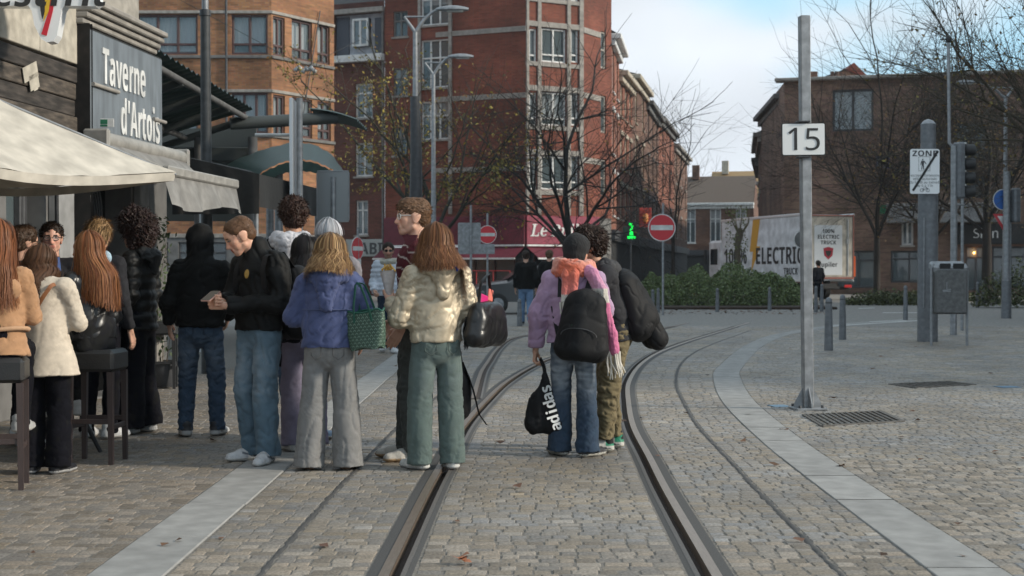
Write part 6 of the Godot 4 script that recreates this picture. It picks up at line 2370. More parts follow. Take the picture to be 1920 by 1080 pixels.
func build_trees() -> void:
	var keep := rng.state
	tree("autumn_tree", "spreading street tree still holding yellow leaves on its lower boughs", gnd(814, 586), 2.6, 0.17, 2.6, 4, {"seed": 12, "stems": 6, "open": 0.75, "kids": 3, "leaves": 5000, "leaf_size": 1.05, "spread": 1.0, "lift": 0.3, "leaf_cols": [c3(0.22, 0.165, 0.025), c3(0.16, 0.08, 0.02), c3(0.25, 0.19, 0.03), c3(0.12, 0.11, 0.03)], "bias": func(p): return clampf(0.95 - (p.y - 3.0) * 0.13 - p.x * 0.10, 0.10, 1.0), "bark": c3(0.055, 0.052, 0.038)})
	tree("bare_tree", "bare leafless street tree in front of the bakery corner", gnd(1066, 578), 2.5, 0.19, 2.7, 4, {"seed": 31, "stems": 6, "open": 0.85, "kids": 4, "spread": 1.05, "lift": 0.35, "leaves": 120, "leaf_cols": [c3(0.22, 0.15, 0.03)], "bark": c3(0.052, 0.045, 0.040)})
	tree("bare_tree", "slim tall bare tree between the numbered post and the square window", gnd(1644, 566), 3.0, 0.15, 3.6, 4, {"seed": 45, "stems": 6, "open": 0.5, "kids": 4, "lift": 0.6, "leaves": 200, "leaf_cols": [c3(0.16, 0.09, 0.03)]})
	tree("plane_tree", "large plane tree with few brown leaves behind the signal column", gnd(1752, 562), 3.2, 0.17, 2.9, 4, {"seed": 52, "stems": 7, "open": 0.7, "kids": 4, "leaves": 1400, "leaf_cols": [c3(0.15, 0.085, 0.03), c3(0.12, 0.10, 0.03)]})
	tree("plane_tree", "broad plane tree with brown leaves behind the blue sign mast", gnd(1850, 568), 3.3, 0.2, 3.2, 4, {"seed": 67, "stems": 7, "open": 0.75, "kids": 4, "leaves": 2200, "leaf_cols": [c3(0.16, 0.09, 0.03), c3(0.14, 0.12, 0.03)]})
	tree("plane_tree", "tall near plane tree whose pale boughs overhang the street lamp", gnd(2050, 600), 3.8, 0.2, 2.9, 4, {"seed": 83, "stems": 7, "open": 0.8, "kids": 4, "leaves": 1800, "bark": c3(0.115, 0.095, 0.065), "leaf_cols": [c3(0.17, 0.10, 0.03), c3(0.16, 0.13, 0.03)]})
	tree("young_tree", "thin bare young tree standing where the sunny row ends", gnd(1262, 548), 3.2, 0.13, 3.6, 4, {"seed": 91, "stems": 5, "open": 0.7, "kids": 3})
	# pollarded stump in the hedge
	rng.seed = 14
	var t := thing("pollard_trunk", "short pollarded trunk rising out of the hedge before the truck", "tree", gnd(1384, 570))
	var m := MB.new()
	m.tube([Vector3(0, 0, 0), Vector3(0.02, 1.2, 0), Vector3(-0.02, 2.3, 0), Vector3(0.05, 2.75, 0), Vector3(0.08, 3.0, 0)], [0.13, 0.10, 0.11, 0.16, 0.08], 12)
	part(t, "trunk", m, mat(c3(0.17, 0.135, 0.095), 0.9, {"tex": ntex("bark", 0.05), "scale": 2.0}))
	m = MB.new()
	for k in 9:
		var a := rng.randf() * TAU
		var p := Vector3(0.05 + cos(a) * 0.12, 2.75 + rng.randf() * 0.2, sin(a) * 0.12)
		m.tube([p, p + Vector3(cos(a) * 0.25, 0.4, sin(a) * 0.25), p + Vector3(cos(a) * 0.3, 1.0, sin(a) * 0.3)], [0.03, 0.015, 0.006], 5, false)
	part(t, "crown", m, mat(c3(0.12, 0.10, 0.06), 0.9))
	var lf := MB.new()
	for k in 260:
		lf.col = c3(0.10, 0.12, 0.03) * rng.randf_range(0.6, 1.3)
		blade(lf, Vector3(rng.randf_range(-0.5, 0.35), rng.randf_range(1.8, 3.9), rng.randf_range(-0.3, 0.3)), 0.06)
	part(t, "leaves", lf, mat(c3(1, 1, 1), 0.7, {"vc": true, "back": Color(0.12, 0.16, 0.04)}))
	rng.state = keep

# ---------------------------------------------------------------- people
# a figure stands at its own origin, facing +z, 1.75 m tall before it is scaled; its left is +x
const FWD := Vector3(0, 0, 1)

func head_surface(cell: float) -> Dictionary:
	var key := "h%d" % int(cell * 10000)
	if head_cache.has(key):
		return head_cache[key]
	var X := Vector3(1, 0, 0)
	var b := [
		[Vector3(0, 0.034, -0.034), Vector3(0, 0.036, 0.016), 0.080, 0.078],
		[Vector3(0, -0.005, -0.02), Vector3(0, -0.012, 0.035), 0.072, 0.060],
		[Vector3(0, -0.035, 0.030), Vector3(0, -0.078, 0.058), 0.052, 0.032, X, 1.12],
		[Vector3(-0.045, -0.062, 0.005), Vector3(-0.012, -0.092, 0.062), 0.022, 0.018],
		[Vector3(0.045, -0.062, 0.005), Vector3(0.012, -0.092, 0.062), 0.022, 0.018],
		[Vector3(-0.036, -0.018, 0.058), Vector3(-0.030, -0.045, 0.056), 0.026, 0.024],
		[Vector3(0.036, -0.018, 0.058), Vector3(0.030, -0.045, 0.056), 0.026, 0.024],
		[Vector3(0, 0.012, 0.090), Vector3(0, -0.030, 0.112), 0.0085, 0.0115],
		[Vector3(-0.010, -0.034, 0.098), Vector3(0.010, -0.034, 0.098), 0.0095, 0.0095],
		[Vector3(-0.036, 0.030, 0.072), Vector3(0.036, 0.030, 0.072), 0.016, 0.016],
		[Vector3(0, 0.030, 0.080), Vector3(0, 0.06, 0.076), 0.018, 0.018],
		[Vector3(-0.016, -0.057, 0.087), Vector3(0.016, -0.057, 0.087), 0.0085, 0.0085],
		[Vector3(-0.013, -0.067, 0.085), Vector3(0.013, -0.067, 0.085), 0.0095, 0.0095],
		[Vector3(0, -0.092, 0.072), Vector3(0, -0.096, 0.074), 0.018, 0.016],
		[Vector3(-0.079, 0.012, -0.010), Vector3(-0.077, -0.022, -0.004), 0.027, 0.018, X, 0.36],
		[Vector3(0.079, 0.012, -0.010), Vector3(0.077, -0.022, -0.004), 0.027, 0.018, X, 0.36],
		[Vector3(0, -0.045, -0.022), Vector3(0, -0.175, -0.040), 0.055, 0.060]]
	var s := surf(b, cell, 0.018)
	head_cache[key] = s
	return s

func head_tint(s: Dictionary, skin: Color, hair: Color, opt: Dictionary) -> PackedColorArray:
	var c := PackedColorArray()
	c.resize(s.v.size())
	var stub: float = opt.get("stubble", 0.0)
	for i in c.size():
		var p: Vector3 = s.v[i]
		var col := skin * (1.0 + 0.07 * nz.get_noise_3d(p.x * 40.0, p.y * 40.0, p.z * 40.0))
		var ax := absf(p.x)
		if p.z > 0.05:
			# cheeks and nose a little redder, lips, brows and eyes
			var red := exp(-pow((ax - 0.036) / 0.02, 2) - pow((p.y + 0.025) / 0.022, 2)) + exp(-pow(ax / 0.014, 2) - pow((p.y + 0.028) / 0.016, 2))
			col.g *= 1.0 - 0.16 * red
			col.b *= 1.0 - 0.16 * red
			if p.y < -0.049 and p.y > -0.074 and ax < 0.024 and p.z > 0.078:
				col = Color(skin.r * 0.72, skin.g * 0.46, skin.b * 0.46)
			if absf(p.y - (0.031 - ax * 0.08)) < 0.0048 and ax > 0.013 and ax < 0.046 and p.z > 0.058:
				col = hair * 0.7
			var e := Vector2((ax - 0.031) / 0.0135, (p.y - 0.009) / 0.0055)
			if e.length() < 1.0 and p.z > 0.058:
				col = Color(0.45, 0.42, 0.40)
				if absf(ax - 0.031) < 0.0062:
					col = Color(0.03, 0.022, 0.018)
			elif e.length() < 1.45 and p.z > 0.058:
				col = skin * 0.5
		if stub > 0.0 and p.y < -0.035 and p.z > -0.01 and p.y > -0.115 and not (ax < 0.02 and p.y > -0.05 and p.z > 0.1):
			col = col.lerp(hair, stub)
		c[i] = col
	return c

func hand_surface(pose: String) -> Dictionary:
	if head_cache.has(pose):
		return head_cache[pose]
	# right hand hanging down: fingers to -y, thumb to +z, palm to +x
	var curl: float = {"relaxed": 0.35, "grip": 1.25, "flat": 0.12}[pose]
	var b := [[Vector3(0, 0.03, 0), Vector3(0, -0.02, 0), 0.026, 0.024]]
	var zs := [0.030, 0.010, -0.010, -0.029]
	var ln := [0.070, 0.078, 0.073, 0.058]
	for i in 4:
		var kn := Vector3(0.0, -0.088 - (0.004 if i in [1, 2] else 0.0), zs[i])
		b.append([Vector3(0.002, -0.015, zs[i] * 0.6), kn, 0.0145, 0.0115])
		var a: float = curl * (0.8 + 0.12 * i)
		var d1 := Vector3(sin(a * 0.6), -cos(a * 0.6), 0)
		var p1: Vector3 = kn + d1 * ln[i] * 0.45
		var d2 := Vector3(sin(a * 1.3), -cos(a * 1.3), 0)
		var p2: Vector3 = p1 + d2 * ln[i] * 0.32
		var d3 := Vector3(sin(a * 1.8), -cos(a * 1.8), 0)
		b.append([kn, p1, 0.0098, 0.009])
		b.append([p1, p2, 0.009, 0.0083])
		b.append([p2, p2 + d3 * ln[i] * 0.25, 0.0083, 0.007])
	var t1 := Vector3(0.008, -0.030, 0.026)
	var t2 := Vector3(0.020, -0.058, 0.046)
	var t3 := Vector3(0.024 + 0.012 * curl, -0.086, 0.050 - 0.02 * curl)
	b.append([t1, t2, 0.014, 0.0105])
	b.append([t2, t3, 0.0105, 0.008])
	var s := surf(b, 0.0042, 0.006)
	head_cache[pose] = s
	return s

func hand_at(wrist: Vector3, along_: Vector3, thumb: Vector3, left: bool, pose: String, skin: Color) -> Dictionary:
	var y := -along_.normalized()
	var z := (thumb - y * thumb.dot(y)).normalized()
	var x := y.cross(z)
	var b := Basis(x, y, z)
	if left:
		b = Basis(-x, y, z)
	var s: Dictionary = hand_surface(pose)
	return {"v": s.v, "i": s.i, "n": s.n, "col": skin, "t": Transform3D(b, wrist)}

func ribbon(m: MB, pts: Array, w: float, side: Vector3) -> void:
	var rows := []
	var n := pts.size()
	for i in n:
		var q := float(i) / (n - 1)
		var ww := w * (1.0 - 0.75 * q * q)
		var bulge := Vector3.ZERO
		rows.append(PackedVector3Array([pts[i] - side * ww, pts[i] + bulge, pts[i] + side * ww]))
	m.grid(rows)

func hair_material(rough := 0.45) -> StandardMaterial3D:
	return mat(c3(1, 1, 1), rough, {"vc": true, "spec": 0.35})

# long hair falling from a crown: an inner shell and several hundred locks
func long_hair(t: Node3D, H: Transform3D, o: Dictionary) -> void:
	var col: Color = o.col
	var ln: float = o.len
	var spread: float = o.get("spread", 0.02)
	var back: float = o.get("back", 0.05)
	var wave: float = o.get("wave", 0.006)
	var a0: float = o.get("open", 1.0)
	var m := MB.new()
	var path := func(a: float, lift: float, L: float, ph: float, gather: float) -> Array:
		var pts := []
		var vol: float = o.get("vol", 0.0)
		var rx := 0.094 + lift + vol
		var rz := 0.114 + lift + vol
		for i in 6:
			var f := lerpf(0.06, PI * 0.5, i / 5.0)
			pts.append(H * Vector3(rx * sin(f) * sin(a), 0.026 + (0.104 + lift + vol * 0.6) * cos(f), -0.014 + rz * sin(f) * cos(a)))
		var e: Vector3 = pts[5]
		var outw := (e - H.origin) * Vector3(1, 0, 1)
		var on := outw.normalized()
		for i in range(1, 11):
			var q := i / 10.0
			var p := e + Vector3(0, -L * q, 0)
			p += on * (spread * q - 0.030 * sin(minf(q * 2.2, 1.0) * PI) * o.get("neck", 0.2))
			var drop := smoothstep(0.08, 0.5, q * L / 0.45)
			p += H.basis.z * Vector3(1, 0, 1) * (-back * drop * clampf(-cos(a) + 0.35, 0.0, 1.0))
			p += Vector3(on.z, 0, -on.x) * wave * sin(q * 13.0 + ph) + on * wave * 0.7 * cos(q * 11.0 + ph * 1.7)
			p += Vector3(on.z, 0, -on.x) * 0.03 * q * sin(ph * 5.0)
			p = p.lerp(Vector3(H.origin.x, p.y, p.z), gather * q)
			pts.append(p)
		return pts
	var rows := []
	for i in 16:
		rows.append(PackedVector3Array())
	for j in 25:
		var a := lerpf(a0 + 0.05, TAU - a0 - 0.05, j / 24.0)
		var pts: Array = path.call(a, -0.004, ln * 0.86, j * 0.2, 0.05)
		for i in 16:
			rows[i].append(pts[i])
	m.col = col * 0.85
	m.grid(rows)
	for k in int(o.get("n", 420) * 2.6):
		var a := rng.randf_range(a0, TAU - a0)
		var L: float = ln * rng.randf_range(0.78, 1.06) * (1.0 - o.get("taper", 0.12) * pow(absf(sin(a)), 2.0))
		if o.has("lock"):
			L *= 1.0 + o.lock[1] * exp(-pow((a - o.lock[0]) / 0.28, 2))
		var pts: Array = path.call(a, rng.randf_range(-0.004, 0.012) + (rng.randf_range(0.004, 0.022) if rng.randf() < 0.07 else 0.0), L, rng.randf() * o.get("phase", 3.0) + a, rng.randf_range(0.0, o.get("gather", 0.10)))
		var sd := Vector3(cos(a), 0, -sin(a))
		m.col = col * rng.randf_range(0.66, 1.32)
		m.col.r *= rng.randf_range(0.96, 1.06)
		if rng.randf() < o.get("streak", 0.0):
			m.col = o.streak_col * rng.randf_range(0.7, 1.2)
		ribbon(m, pts, rng.randf_range(0.0014, 0.0046), (H.basis * sd).normalized())
	# hair over the top towards the brow
	for k in 150:
		var a := rng.randf_range(-a0, a0)
		var pts := []
		for i in 5:
			var f := lerpf(0.05, 0.95, i / 4.0)
			pts.append(H * Vector3(0.096 * sin(f) * sin(a * 1.5 if absf(a) < 1.0 else a), 0.028 + 0.108 * cos(f), -0.012 + 0.114 * sin(f) * cos(a)))
		m.col = col * rng.randf_range(0.6, 1.35)
		ribbon(m, pts, 0.005, H.basis * Vector3(cos(a), 0, -sin(a)))
	part(t, "hair", m, hair_material(o.get("rough", 0.55)))

# cropped or curly hair: a cap with tufts
func short_hair(t: Node3D, H: Transform3D, o: Dictionary) -> void:
	var v: float = o.get("vol", 0.0)
	var b := [
		[Vector3(0, 0.062, -0.045), Vector3(0, 0.068 + v * 0.5, 0.012 + o.get("front", 0.0)), 0.078 + v, 0.074 + v],
		[Vector3(-0.010, 0.035, -0.045), Vector3(-0.010, -0.005, -0.050), 0.082 + v * 0.8, 0.070 + v * 0.6],
		[Vector3(0.010, 0.035, -0.045), Vector3(0.010, -0.005, -0.050), 0.082 + v * 0.8, 0.070 + v * 0.6],
		[Vector3(-0.018, 0.050, 0.008), Vector3(0.018, 0.050, 0.008), 0.072 + v * 0.6, 0.072 + v * 0.6]]
	b.append_array(o.get("extra", []))
	var s := surf(b, 0.0065, 0.02, {"amp": o.get("amp", 0.004), "f": o.get("f", Vector3(60, 60, 60)), "amp2": o.get("amp2", 0.004), "seed": o.get("seed", 1.0)})
	var col: Color = o.col
	s = tint(s, func(p, _n): return col * (0.8 + 0.5 * absf(nz.get_noise_3d(p.x * 90.0, p.y * 90.0, p.z * 90.0))))
	s.t = H
	var m := MB.new()
	var L: float = o.get("len", 0.03)
	var nv: int = s.v.size()
	for k in o.get("n", 500):
		var i := rng.randi() % nv
		var p: Vector3 = s.v[i]
		var n: Vector3 = s.n[i]
		if p.y < -0.03:
			continue
		var comb: Vector3 = o.get("comb", Vector3(0, -0.5, -0.6))
		var d: Vector3 = (comb - n * comb.dot(n) + n * o.get("stand", 0.35) + Vector3(rng.randf_range(-1, 1), rng.randf_range(-1, 1), rng.randf_range(-1, 1)) * o.get("wild", 0.3)).normalized()
		var p0 := p - n * 0.004
		var pts := [H * p0, H * (p0 + d * L * 0.5 + n * 0.003), H * (p0 + d * L - Vector3(0, L * 0.15, 0))]
		m.col = col * rng.randf_range(0.6, 1.5)
		ribbon(m, pts, rng.randf_range(0.002, 0.0045), (H.basis * d.cross(n)).normalized())
	var a := {"v": m.v, "n": m.nr, "c": m.cl, "i": PackedInt32Array(range(m.v.size()))}
	part(t, "hair", fuse([s, a] if m.v.size() else [s]), hair_material(o.get("rough", 0.55)))

func spectacles(t: Node3D, H: Transform3D, m: Material, lens: Material) -> void:
	var b := MB.new()
	for s in [-1.0, 1.0]:
		var pts := []
		for i in 17:
			var a := TAU * i / 16.0
			pts.append(H * Vector3(s * 0.033 + cos(a) * 0.025, 0.006 + sin(a) * 0.019, 0.104 - absf(s * 0.033 + cos(a) * 0.025) * 0.22))
		b.tube(pts, [0.0028], 5, false)
		b.tube([H * Vector3(s * 0.058, 0.014, 0.09), H * Vector3(s * 0.082, 0.014, 0.0)], [0.0025], 4, false)
	b.tube([H * Vector3(-0.009, 0.01, 0.103), H * Vector3(0.009, 0.01, 0.103)], [0.0025], 4, false)
	var g := part(t, "glasses", b, m)
	b = MB.new()
	for s in [-1.0, 1.0]:
		for i in 16:
			var p := []
			for a in [TAU * i / 16.0, TAU * (i + 1) / 16.0]:
				p.append(H * Vector3(s * 0.033 + cos(a) * 0.024, 0.006 + sin(a) * 0.018, 0.103 - absf(s * 0.033 + cos(a) * 0.024) * 0.22))
			b.ot(H * Vector3(s * 0.033, 0.006, 0.1025 - 0.033 * 0.22), p[0], p[1], H.basis.z)
	part(g, "lens", b, lens)

func shoe(t: Node3D, ankle: Vector3, yaw: float, pitch: float, o: Dictionary) -> void:
	var up: Color = o.get("col", c3(0.6, 0.6, 0.6))
	var sole: Color = o.get("sole", c3(0.62, 0.61, 0.58))
	var Y := Vector3(0, 1, 0)
	var b := [[Vector3(0, 0.040, -0.055), Vector3(0, 0.038, 0.075), 0.046, 0.048, Y, 0.82], [Vector3(0, 0.036, 0.075), Vector3(0.0, 0.032, 0.155), 0.048, 0.040, Y, 0.78], [Vector3(0, 0.06, -0.045), Vector3(0, 0.105, -0.045), 0.042, 0.044], [Vector3(0, 0.07, -0.01), Vector3(0, 0.045, 0.09), 0.040, 0.034]]
	var s := surf(b, 0.0085, 0.025, {"amp": 0.0015, "f": Vector3(40, 40, 40), "amp2": 0.001})
	for i in s.v.size():
		if s.v[i].y < 0.004:
			s.v[i].y = 0.004
		if s.v[i].y < 0.03:
			s.v[i] += Vector3(s.n[i].x, 0, s.n[i].z) * 0.005
	s.n = normals_of(s.v, s.i)
	var acc: Color = o.get("accent", up)
	s = tint(s, func(p, _n):
		if p.y < 0.027:
			return sole * 0.9
		if p.z < -0.02 and p.y > 0.05:
			return acc
		if o.has("stripe") and absf(p.y - 0.035 - (p.z + 0.02) * 0.25) < 0.008 and p.z > -0.07 and p.z < 0.09:
			return o.stripe
		if p.z > -0.005 and p.z < 0.08 and absf(p.x) < 0.022 and p.y > 0.06:
			return up * (1.2 if int(p.z * 110.0) % 2 else 0.75)
		return up)
	s.t = Transform3D(Basis(Vector3.UP, yaw) * Basis(Vector3.RIGHT, pitch), Vector3(ankle.x, maxf(ankle.y - 0.085, 0.0), ankle.z + 0.03))
	part(t, "shoe", fuse([s]), mat(c3(1, 1, 1), 0.6, {"vc": true, "tex": ntex("cloth", 0.02), "scale": 6.0}))

func default_joints() -> Dictionary:
	return {"neck": Vector3(0, 1.455, -0.02), "chest": Vector3(0, 1.30, 0), "waist": Vector3(0, 1.08, 0), "pelvis": Vector3(0, 0.95, 0),
		"sl": Vector3(0.175, 1.395, -0.01), "sr": Vector3(-0.175, 1.395, -0.01), "el": Vector3(0.235, 1.12, -0.03), "er": Vector3(-0.235, 1.12, -0.03), "wl": Vector3(0.245, 0.87, 0.06), "wr": Vector3(-0.245, 0.87, 0.06),
		"hl": Vector3(0.088, 0.92, 0), "hr": Vector3(-0.088, 0.92, 0), "kl": Vector3(0.10, 0.50, 0.02), "kr": Vector3(-0.10, 0.50, 0.02), "al": Vector3(0.105, 0.085, -0.03), "ar": Vector3(-0.105, 0.085, -0.03)}

func person(label: String, pos: Vector3, h: float, yaw: float, o: Dictionary) -> Node3D:
	var t := thing("person", label, "person", pos, deg_to_rad(yaw))
	var S := h / 1.75
	t.scale = Vector3(S, S, S)
	var J := default_joints()
	J.merge(o.get("J", {}), true)
	var q: float = o.get("q", 1.0)          # coarseness of the meshes
	var skin: Color = o.get("skin", c3(0.52, 0.30, 0.215))
	# --- body: trunk, limbs, head and hands in one mesh
	var hr := Basis.from_euler(Vector3(deg_to_rad(o.get("nod", 0.0)), deg_to_rad(o.get("turn", 0.0)), deg_to_rad(o.get("roll", 0.0))))
	var H := Transform3D(hr, J.neck + hr * Vector3(0, 0.165, 0.035))
	var bb := [[J.neck, J.chest, 0.055, 0.10], [J.chest, J.waist, 0.115, 0.10, FWD, 0.7], [J.waist, J.pelvis, 0.10, 0.115, FWD, 0.75], [J.sl, J.sr, 0.05, 0.05], [J.pelvis, J.hl, 0.09, 0.075], [J.pelvis, J.hr, 0.09, 0.075]]
	for s in ["l", "r"]:
		bb.append([J["s" + s], J["e" + s], 0.045, 0.036])
		bb.append([J["e" + s], J["w" + s], 0.036, 0.025])
		bb.append([J["h" + s], J["k" + s], 0.065, 0.045])
		bb.append([J["k" + s], J["a" + s], 0.045, 0.033])
	var body := surf(bb, 0.02, 0.03)
	body.col = skin
	var hs: Dictionary = head_surface(o.get("hcell", 0.0065))
	var hc: Color = o.get("brow", c3(0.05, 0.03, 0.02))
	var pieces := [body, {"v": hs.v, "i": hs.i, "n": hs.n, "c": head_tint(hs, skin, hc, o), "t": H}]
	for s in ["l", "r"]:
		var al: Vector3 = o.get("hand_dir_" + s, J["w" + s] - J["e" + s])
		var th: Vector3 = o.get("thumb_" + s, FWD)
		pieces.append(hand_at(J["w" + s], al, th, s == "l", o.get("hand_" + s, "relaxed"), skin))
	part(t, "body", fuse(pieces), mat(c3(1, 1, 1), 0.5, {"vc": true, "sss": 0.12, "spec": 0.4}))
	# --- trousers
	var P: Dictionary = o.trousers
	if P.get("crease", 1.0) > 0.0:
		P.joints = [J.kl, J.kr, J.al + Vector3(0, 0.05, 0), J.ar + Vector3(0, 0.05, 0), J.hl, J.hr]
	var cell: float = 0.0115 * q
	var tb := [[J.pelvis + Vector3(0, 0.08, 0), J.pelvis - Vector3(0, 0.05, 0.01), P.get("hip", 0.165), P.get("hip", 0.165) * 1.0, FWD, P.get("sq", 0.74)]]
	for s in ["l", "r"]:
		var hem: Vector3 = J["a" + s] + Vector3(0, P.get("up", -0.035), 0.005)
		tb.append([J["h" + s], J["k" + s], P.get("thigh", 0.092), P.get("knee", 0.072)])
		tb.append([J["k" + s], hem, P.get("knee", 0.072), P.get("hem", 0.065), FWD, P.get("fsq", 1.0), true])
		if P.has("seat"):
			tb.append([J["h" + s] + Vector3(0, 0.0, -0.055), J["h" + s] + Vector3(0, -0.06, -0.04), 0.068, 0.068])
	var ts := surf(tb, cell, P.get("k", 0.014), {"amp": P.get("amp", 0.006), "f": P.get("f", Vector3(6, 7, 6)), "amp2": P.get("amp2", 0.007) * 0.8, "seed": pos.x * 3.0})
	# short creases gathered behind the knees, at the hips and above the hems
	if P.has("joints"):
		var ca: float = 0.006 * P.get("crease", 1.0)
		for i in ts.v.size():
			var pv: Vector3 = ts.v[i]
			var w := 0.0
			for jp in P.joints:
				w = maxf(w, 1.0 - pv.distance_to(jp) / 0.20)
			if w > 0.0:
				var cr := 1.0 - absf(nz2.get_noise_3d(pv.x * 7.0 + pos.x * 9.0, pv.y * 24.0 + pv.x * 9.0, pv.z * 7.0)) * 2.6
				if cr > 0.0:
					ts.v[i] = pv - ts.n[i] * ca * cr * minf(1.0, w * 1.6)
		ts.n = normals_of(ts.v, ts.i)
	var tc: Color = P.col
	var fade: float = P.get("fade", 0.0)
	var kn: Vector3 = J.kl
	ts = tint(ts, func(p, n):
		var k := 1.0 + 0.10 * nz.get_noise_3d(p.x * 14.0, p.y * 14.0, p.z * 14.0)
		# denim rubbed pale on thigh and seat, along creases
		if fade > 0.0:
			var w := exp(-pow((p.y - 0.68) / 0.16, 2)) * clampf(absf(n.z), 0.0, 1.0)
			w += 0.5 * exp(-pow((p.y - kn.y) / 0.08, 2)) * clampf(n.z, 0.0, 1.0)
			w *= 0.75 + 0.5 * nz.get_noise_3d(p.x * 9.0, p.y * 25.0, p.z * 9.0)
			return (tc * k).lerp(Color(0.42, 0.47, 0.52), clampf(w * fade, 0.0, 0.8))
		return tc * k)
	var tm: Material = P.get("mat", mat(c3(1, 1, 1), 0.92, {"vc": true, "tex": ntex("denim", 0.12, FastNoiseLite.TYPE_SIMPLEX_SMOOTH, 3, 0.75, 1.0), "nrm": ntex("wrinkle", 0.012), "nscale": 0.15, "scale": 5.0, "spec": 0.3, "sheen": 0.0 if P.col.g < 0.05 else 0.12}))
	var trn := part(t, "trousers", fuse([ts]), tm)
	if P.get("pockets", true) and q <= 1.0:
		# seam lines of the back pockets, yoke and side seams as thin raised cords
		var pk := MB.new()
		var seam := func(list: Array) -> void:
			var pts := []
			for w in list:
				pts.append(w)
			pk.tube(pts, [0.003], 4, false)
		for sx in [-1.0, 1.0]:
			var zz: float = -(P.get("hip", 0.165) * P.get("sq", 0.74)) - 0.002
			seam.call([Vector3(sx * 0.045, J.pelvis.y + 0.02, zz), Vector3(sx * 0.045, J.pelvis.y - 0.09, zz - 0.012), Vector3(sx * 0.085, J.pelvis.y - 0.12, zz - 0.006), Vector3(sx * 0.122, J.pelvis.y - 0.09, zz + 0.022), Vector3(sx * 0.122, J.pelvis.y + 0.02, zz + 0.034), Vector3(sx * 0.045, J.pelvis.y + 0.02, zz)])
		part(trn, "pocket_seam", pk, mat(tc * 0.45, 0.95))
	for s in ["l", "r"]:
		shoe(t, J["a" + s], o.get("toe_" + s, 0.25 if s == "l" else -0.25), o.get("heel_" + s, 0.0), o.get("shoes", {}))
	# --- top
	var T: Dictionary = o.top
	var hemy: float = T.get("hem", 0.88)
	var hm: Vector3 = T.get("hem_at", Vector3(J.pelvis.x, hemy, J.pelvis.z))
	var sq: float = T.get("sq", 0.72)
	var rc: float = T.get("chest", 0.185) * 0.95
	var rw: float = T.get("waist", 0.18) * 0.93
	var rh: float = T.get("hemr", 0.185)
	var jb := [[J.chest, J.waist, rc, rw, FWD, sq], [J.waist, hm, rw, rh, FWD, sq, true], [J.sl * 0.92 + J.sr * 0.08, J.sr * 0.92 + J.sl * 0.08, 0.078, 0.078, FWD, 0.9], [J.chest + Vector3(0, 0.06, 0), J.neck + Vector3(0, -0.025, 0), 0.13, T.get("collar", 0.075), FWD, 0.85]]
	var sv: Array = T.get("sleeve", [0.074, 0.064, 0.050])
	for s in ["l", "r"]:
		jb.append([J["s" + s], J["e" + s], sv[0] * 0.9, sv[1] * 0.88])
		var wv: Vector3 = J["w" + s]
		jb.append([J["e" + s], wv.lerp(J["e" + s], T.get("cuff", 0.06)), sv[1] * 0.88, sv[2] * 0.92, FWD, 1.0, true])
	for e in T.get("extra", []):
		var a: Array = e.duplicate()
		if T.get("head_extra", false) and a.size() > 7:
			pass
		jb.append(a)
	if T.get("hood", "") == "up":
		jb.append([H * Vector3(0, 0.045, -0.025), H * Vector3(0, 0.05, 0.02), 0.112, 0.108])
		jb.append([H * Vector3(0, 0.0, -0.03), H * Vector3(0, -0.10, -0.03), 0.108, 0.10])
		jb.append([H * Vector3(0, -0.09, -0.02), J.neck + Vector3(0, -0.05, -0.02), 0.10, 0.12])
		jb.append([H * Vector3(0, 0.09, -0.06), H * Vector3(0, 0.12, -0.085), 0.07, 0.035])
	var js := surf(jb, T.get("cell", 0.0115) * q, T.get("k", 0.035), {"amp": T.get("amp", 0.009), "f": T.get("f", Vector3(5, 6, 5)), "amp2": T.get("amp2", 0.010) * 0.75, "seed": pos.x * 5.0 + 2.0})
	var sa: float = T.get("crease", 0.006)
	var sj := [J.el, J.er, J.sl + Vector3(0, -0.06, 0), J.sr + Vector3(0, -0.06, 0), J.waist + Vector3(0.15, -0.05, 0), J.waist + Vector3(-0.15, -0.05, 0)]
	for i in js.v.size():
		var pv: Vector3 = js.v[i]
		var w := 0.0
		for jp in sj:
			w = maxf(w, 1.0 - pv.distance_to(jp) / 0.19)
		if w > 0.0:
			var cr := 1.0 - absf(nz2.get_noise_3d(pv.x * 9.0 + pos.x * 7.0, pv.y * 18.0 + pv.x * 12.0, pv.z * 9.0)) * 2.6
			if cr > 0.0:
				js.v[i] = pv - js.n[i] * sa * cr * minf(1.0, w * 1.7)
	js.n = normals_of(js.v, js.i)
	if T.get("puffer", 0.0) > 0.0:
		for i in js.v.size():
			var p: Vector3 = js.v[i]
			js.v[i] = p + js.n[i] * 0.014 * (absf(sin(p.y * PI / T.puffer)) - 0.5)
		js.n = normals_of(js.v, js.i)
	var jc: Color = T.col
	var jf: Callable = T.get("paint", func(_p, _n): return jc)
	js = tint(js, jf)
	var jm: Material = T.get("mat", mat(c3(1, 1, 1), T.get("rough", 0.85), {"vc": true, "tex": ntex("cloth", 0.02), "nrm": ntex("wrinkle", 0.012), "nscale": T.get("nscale", 0.16), "scale": T.get("tscale", 3.0), "spec": T.get("spec", 0.35), "sheen": T.get("sheen", 0.0 if T.col.g < 0.05 else 0.2), "metal": T.get("metal", 0.0)}))
	var jk := part(t, T.get("name", "jacket"), fuse([js]), jm)
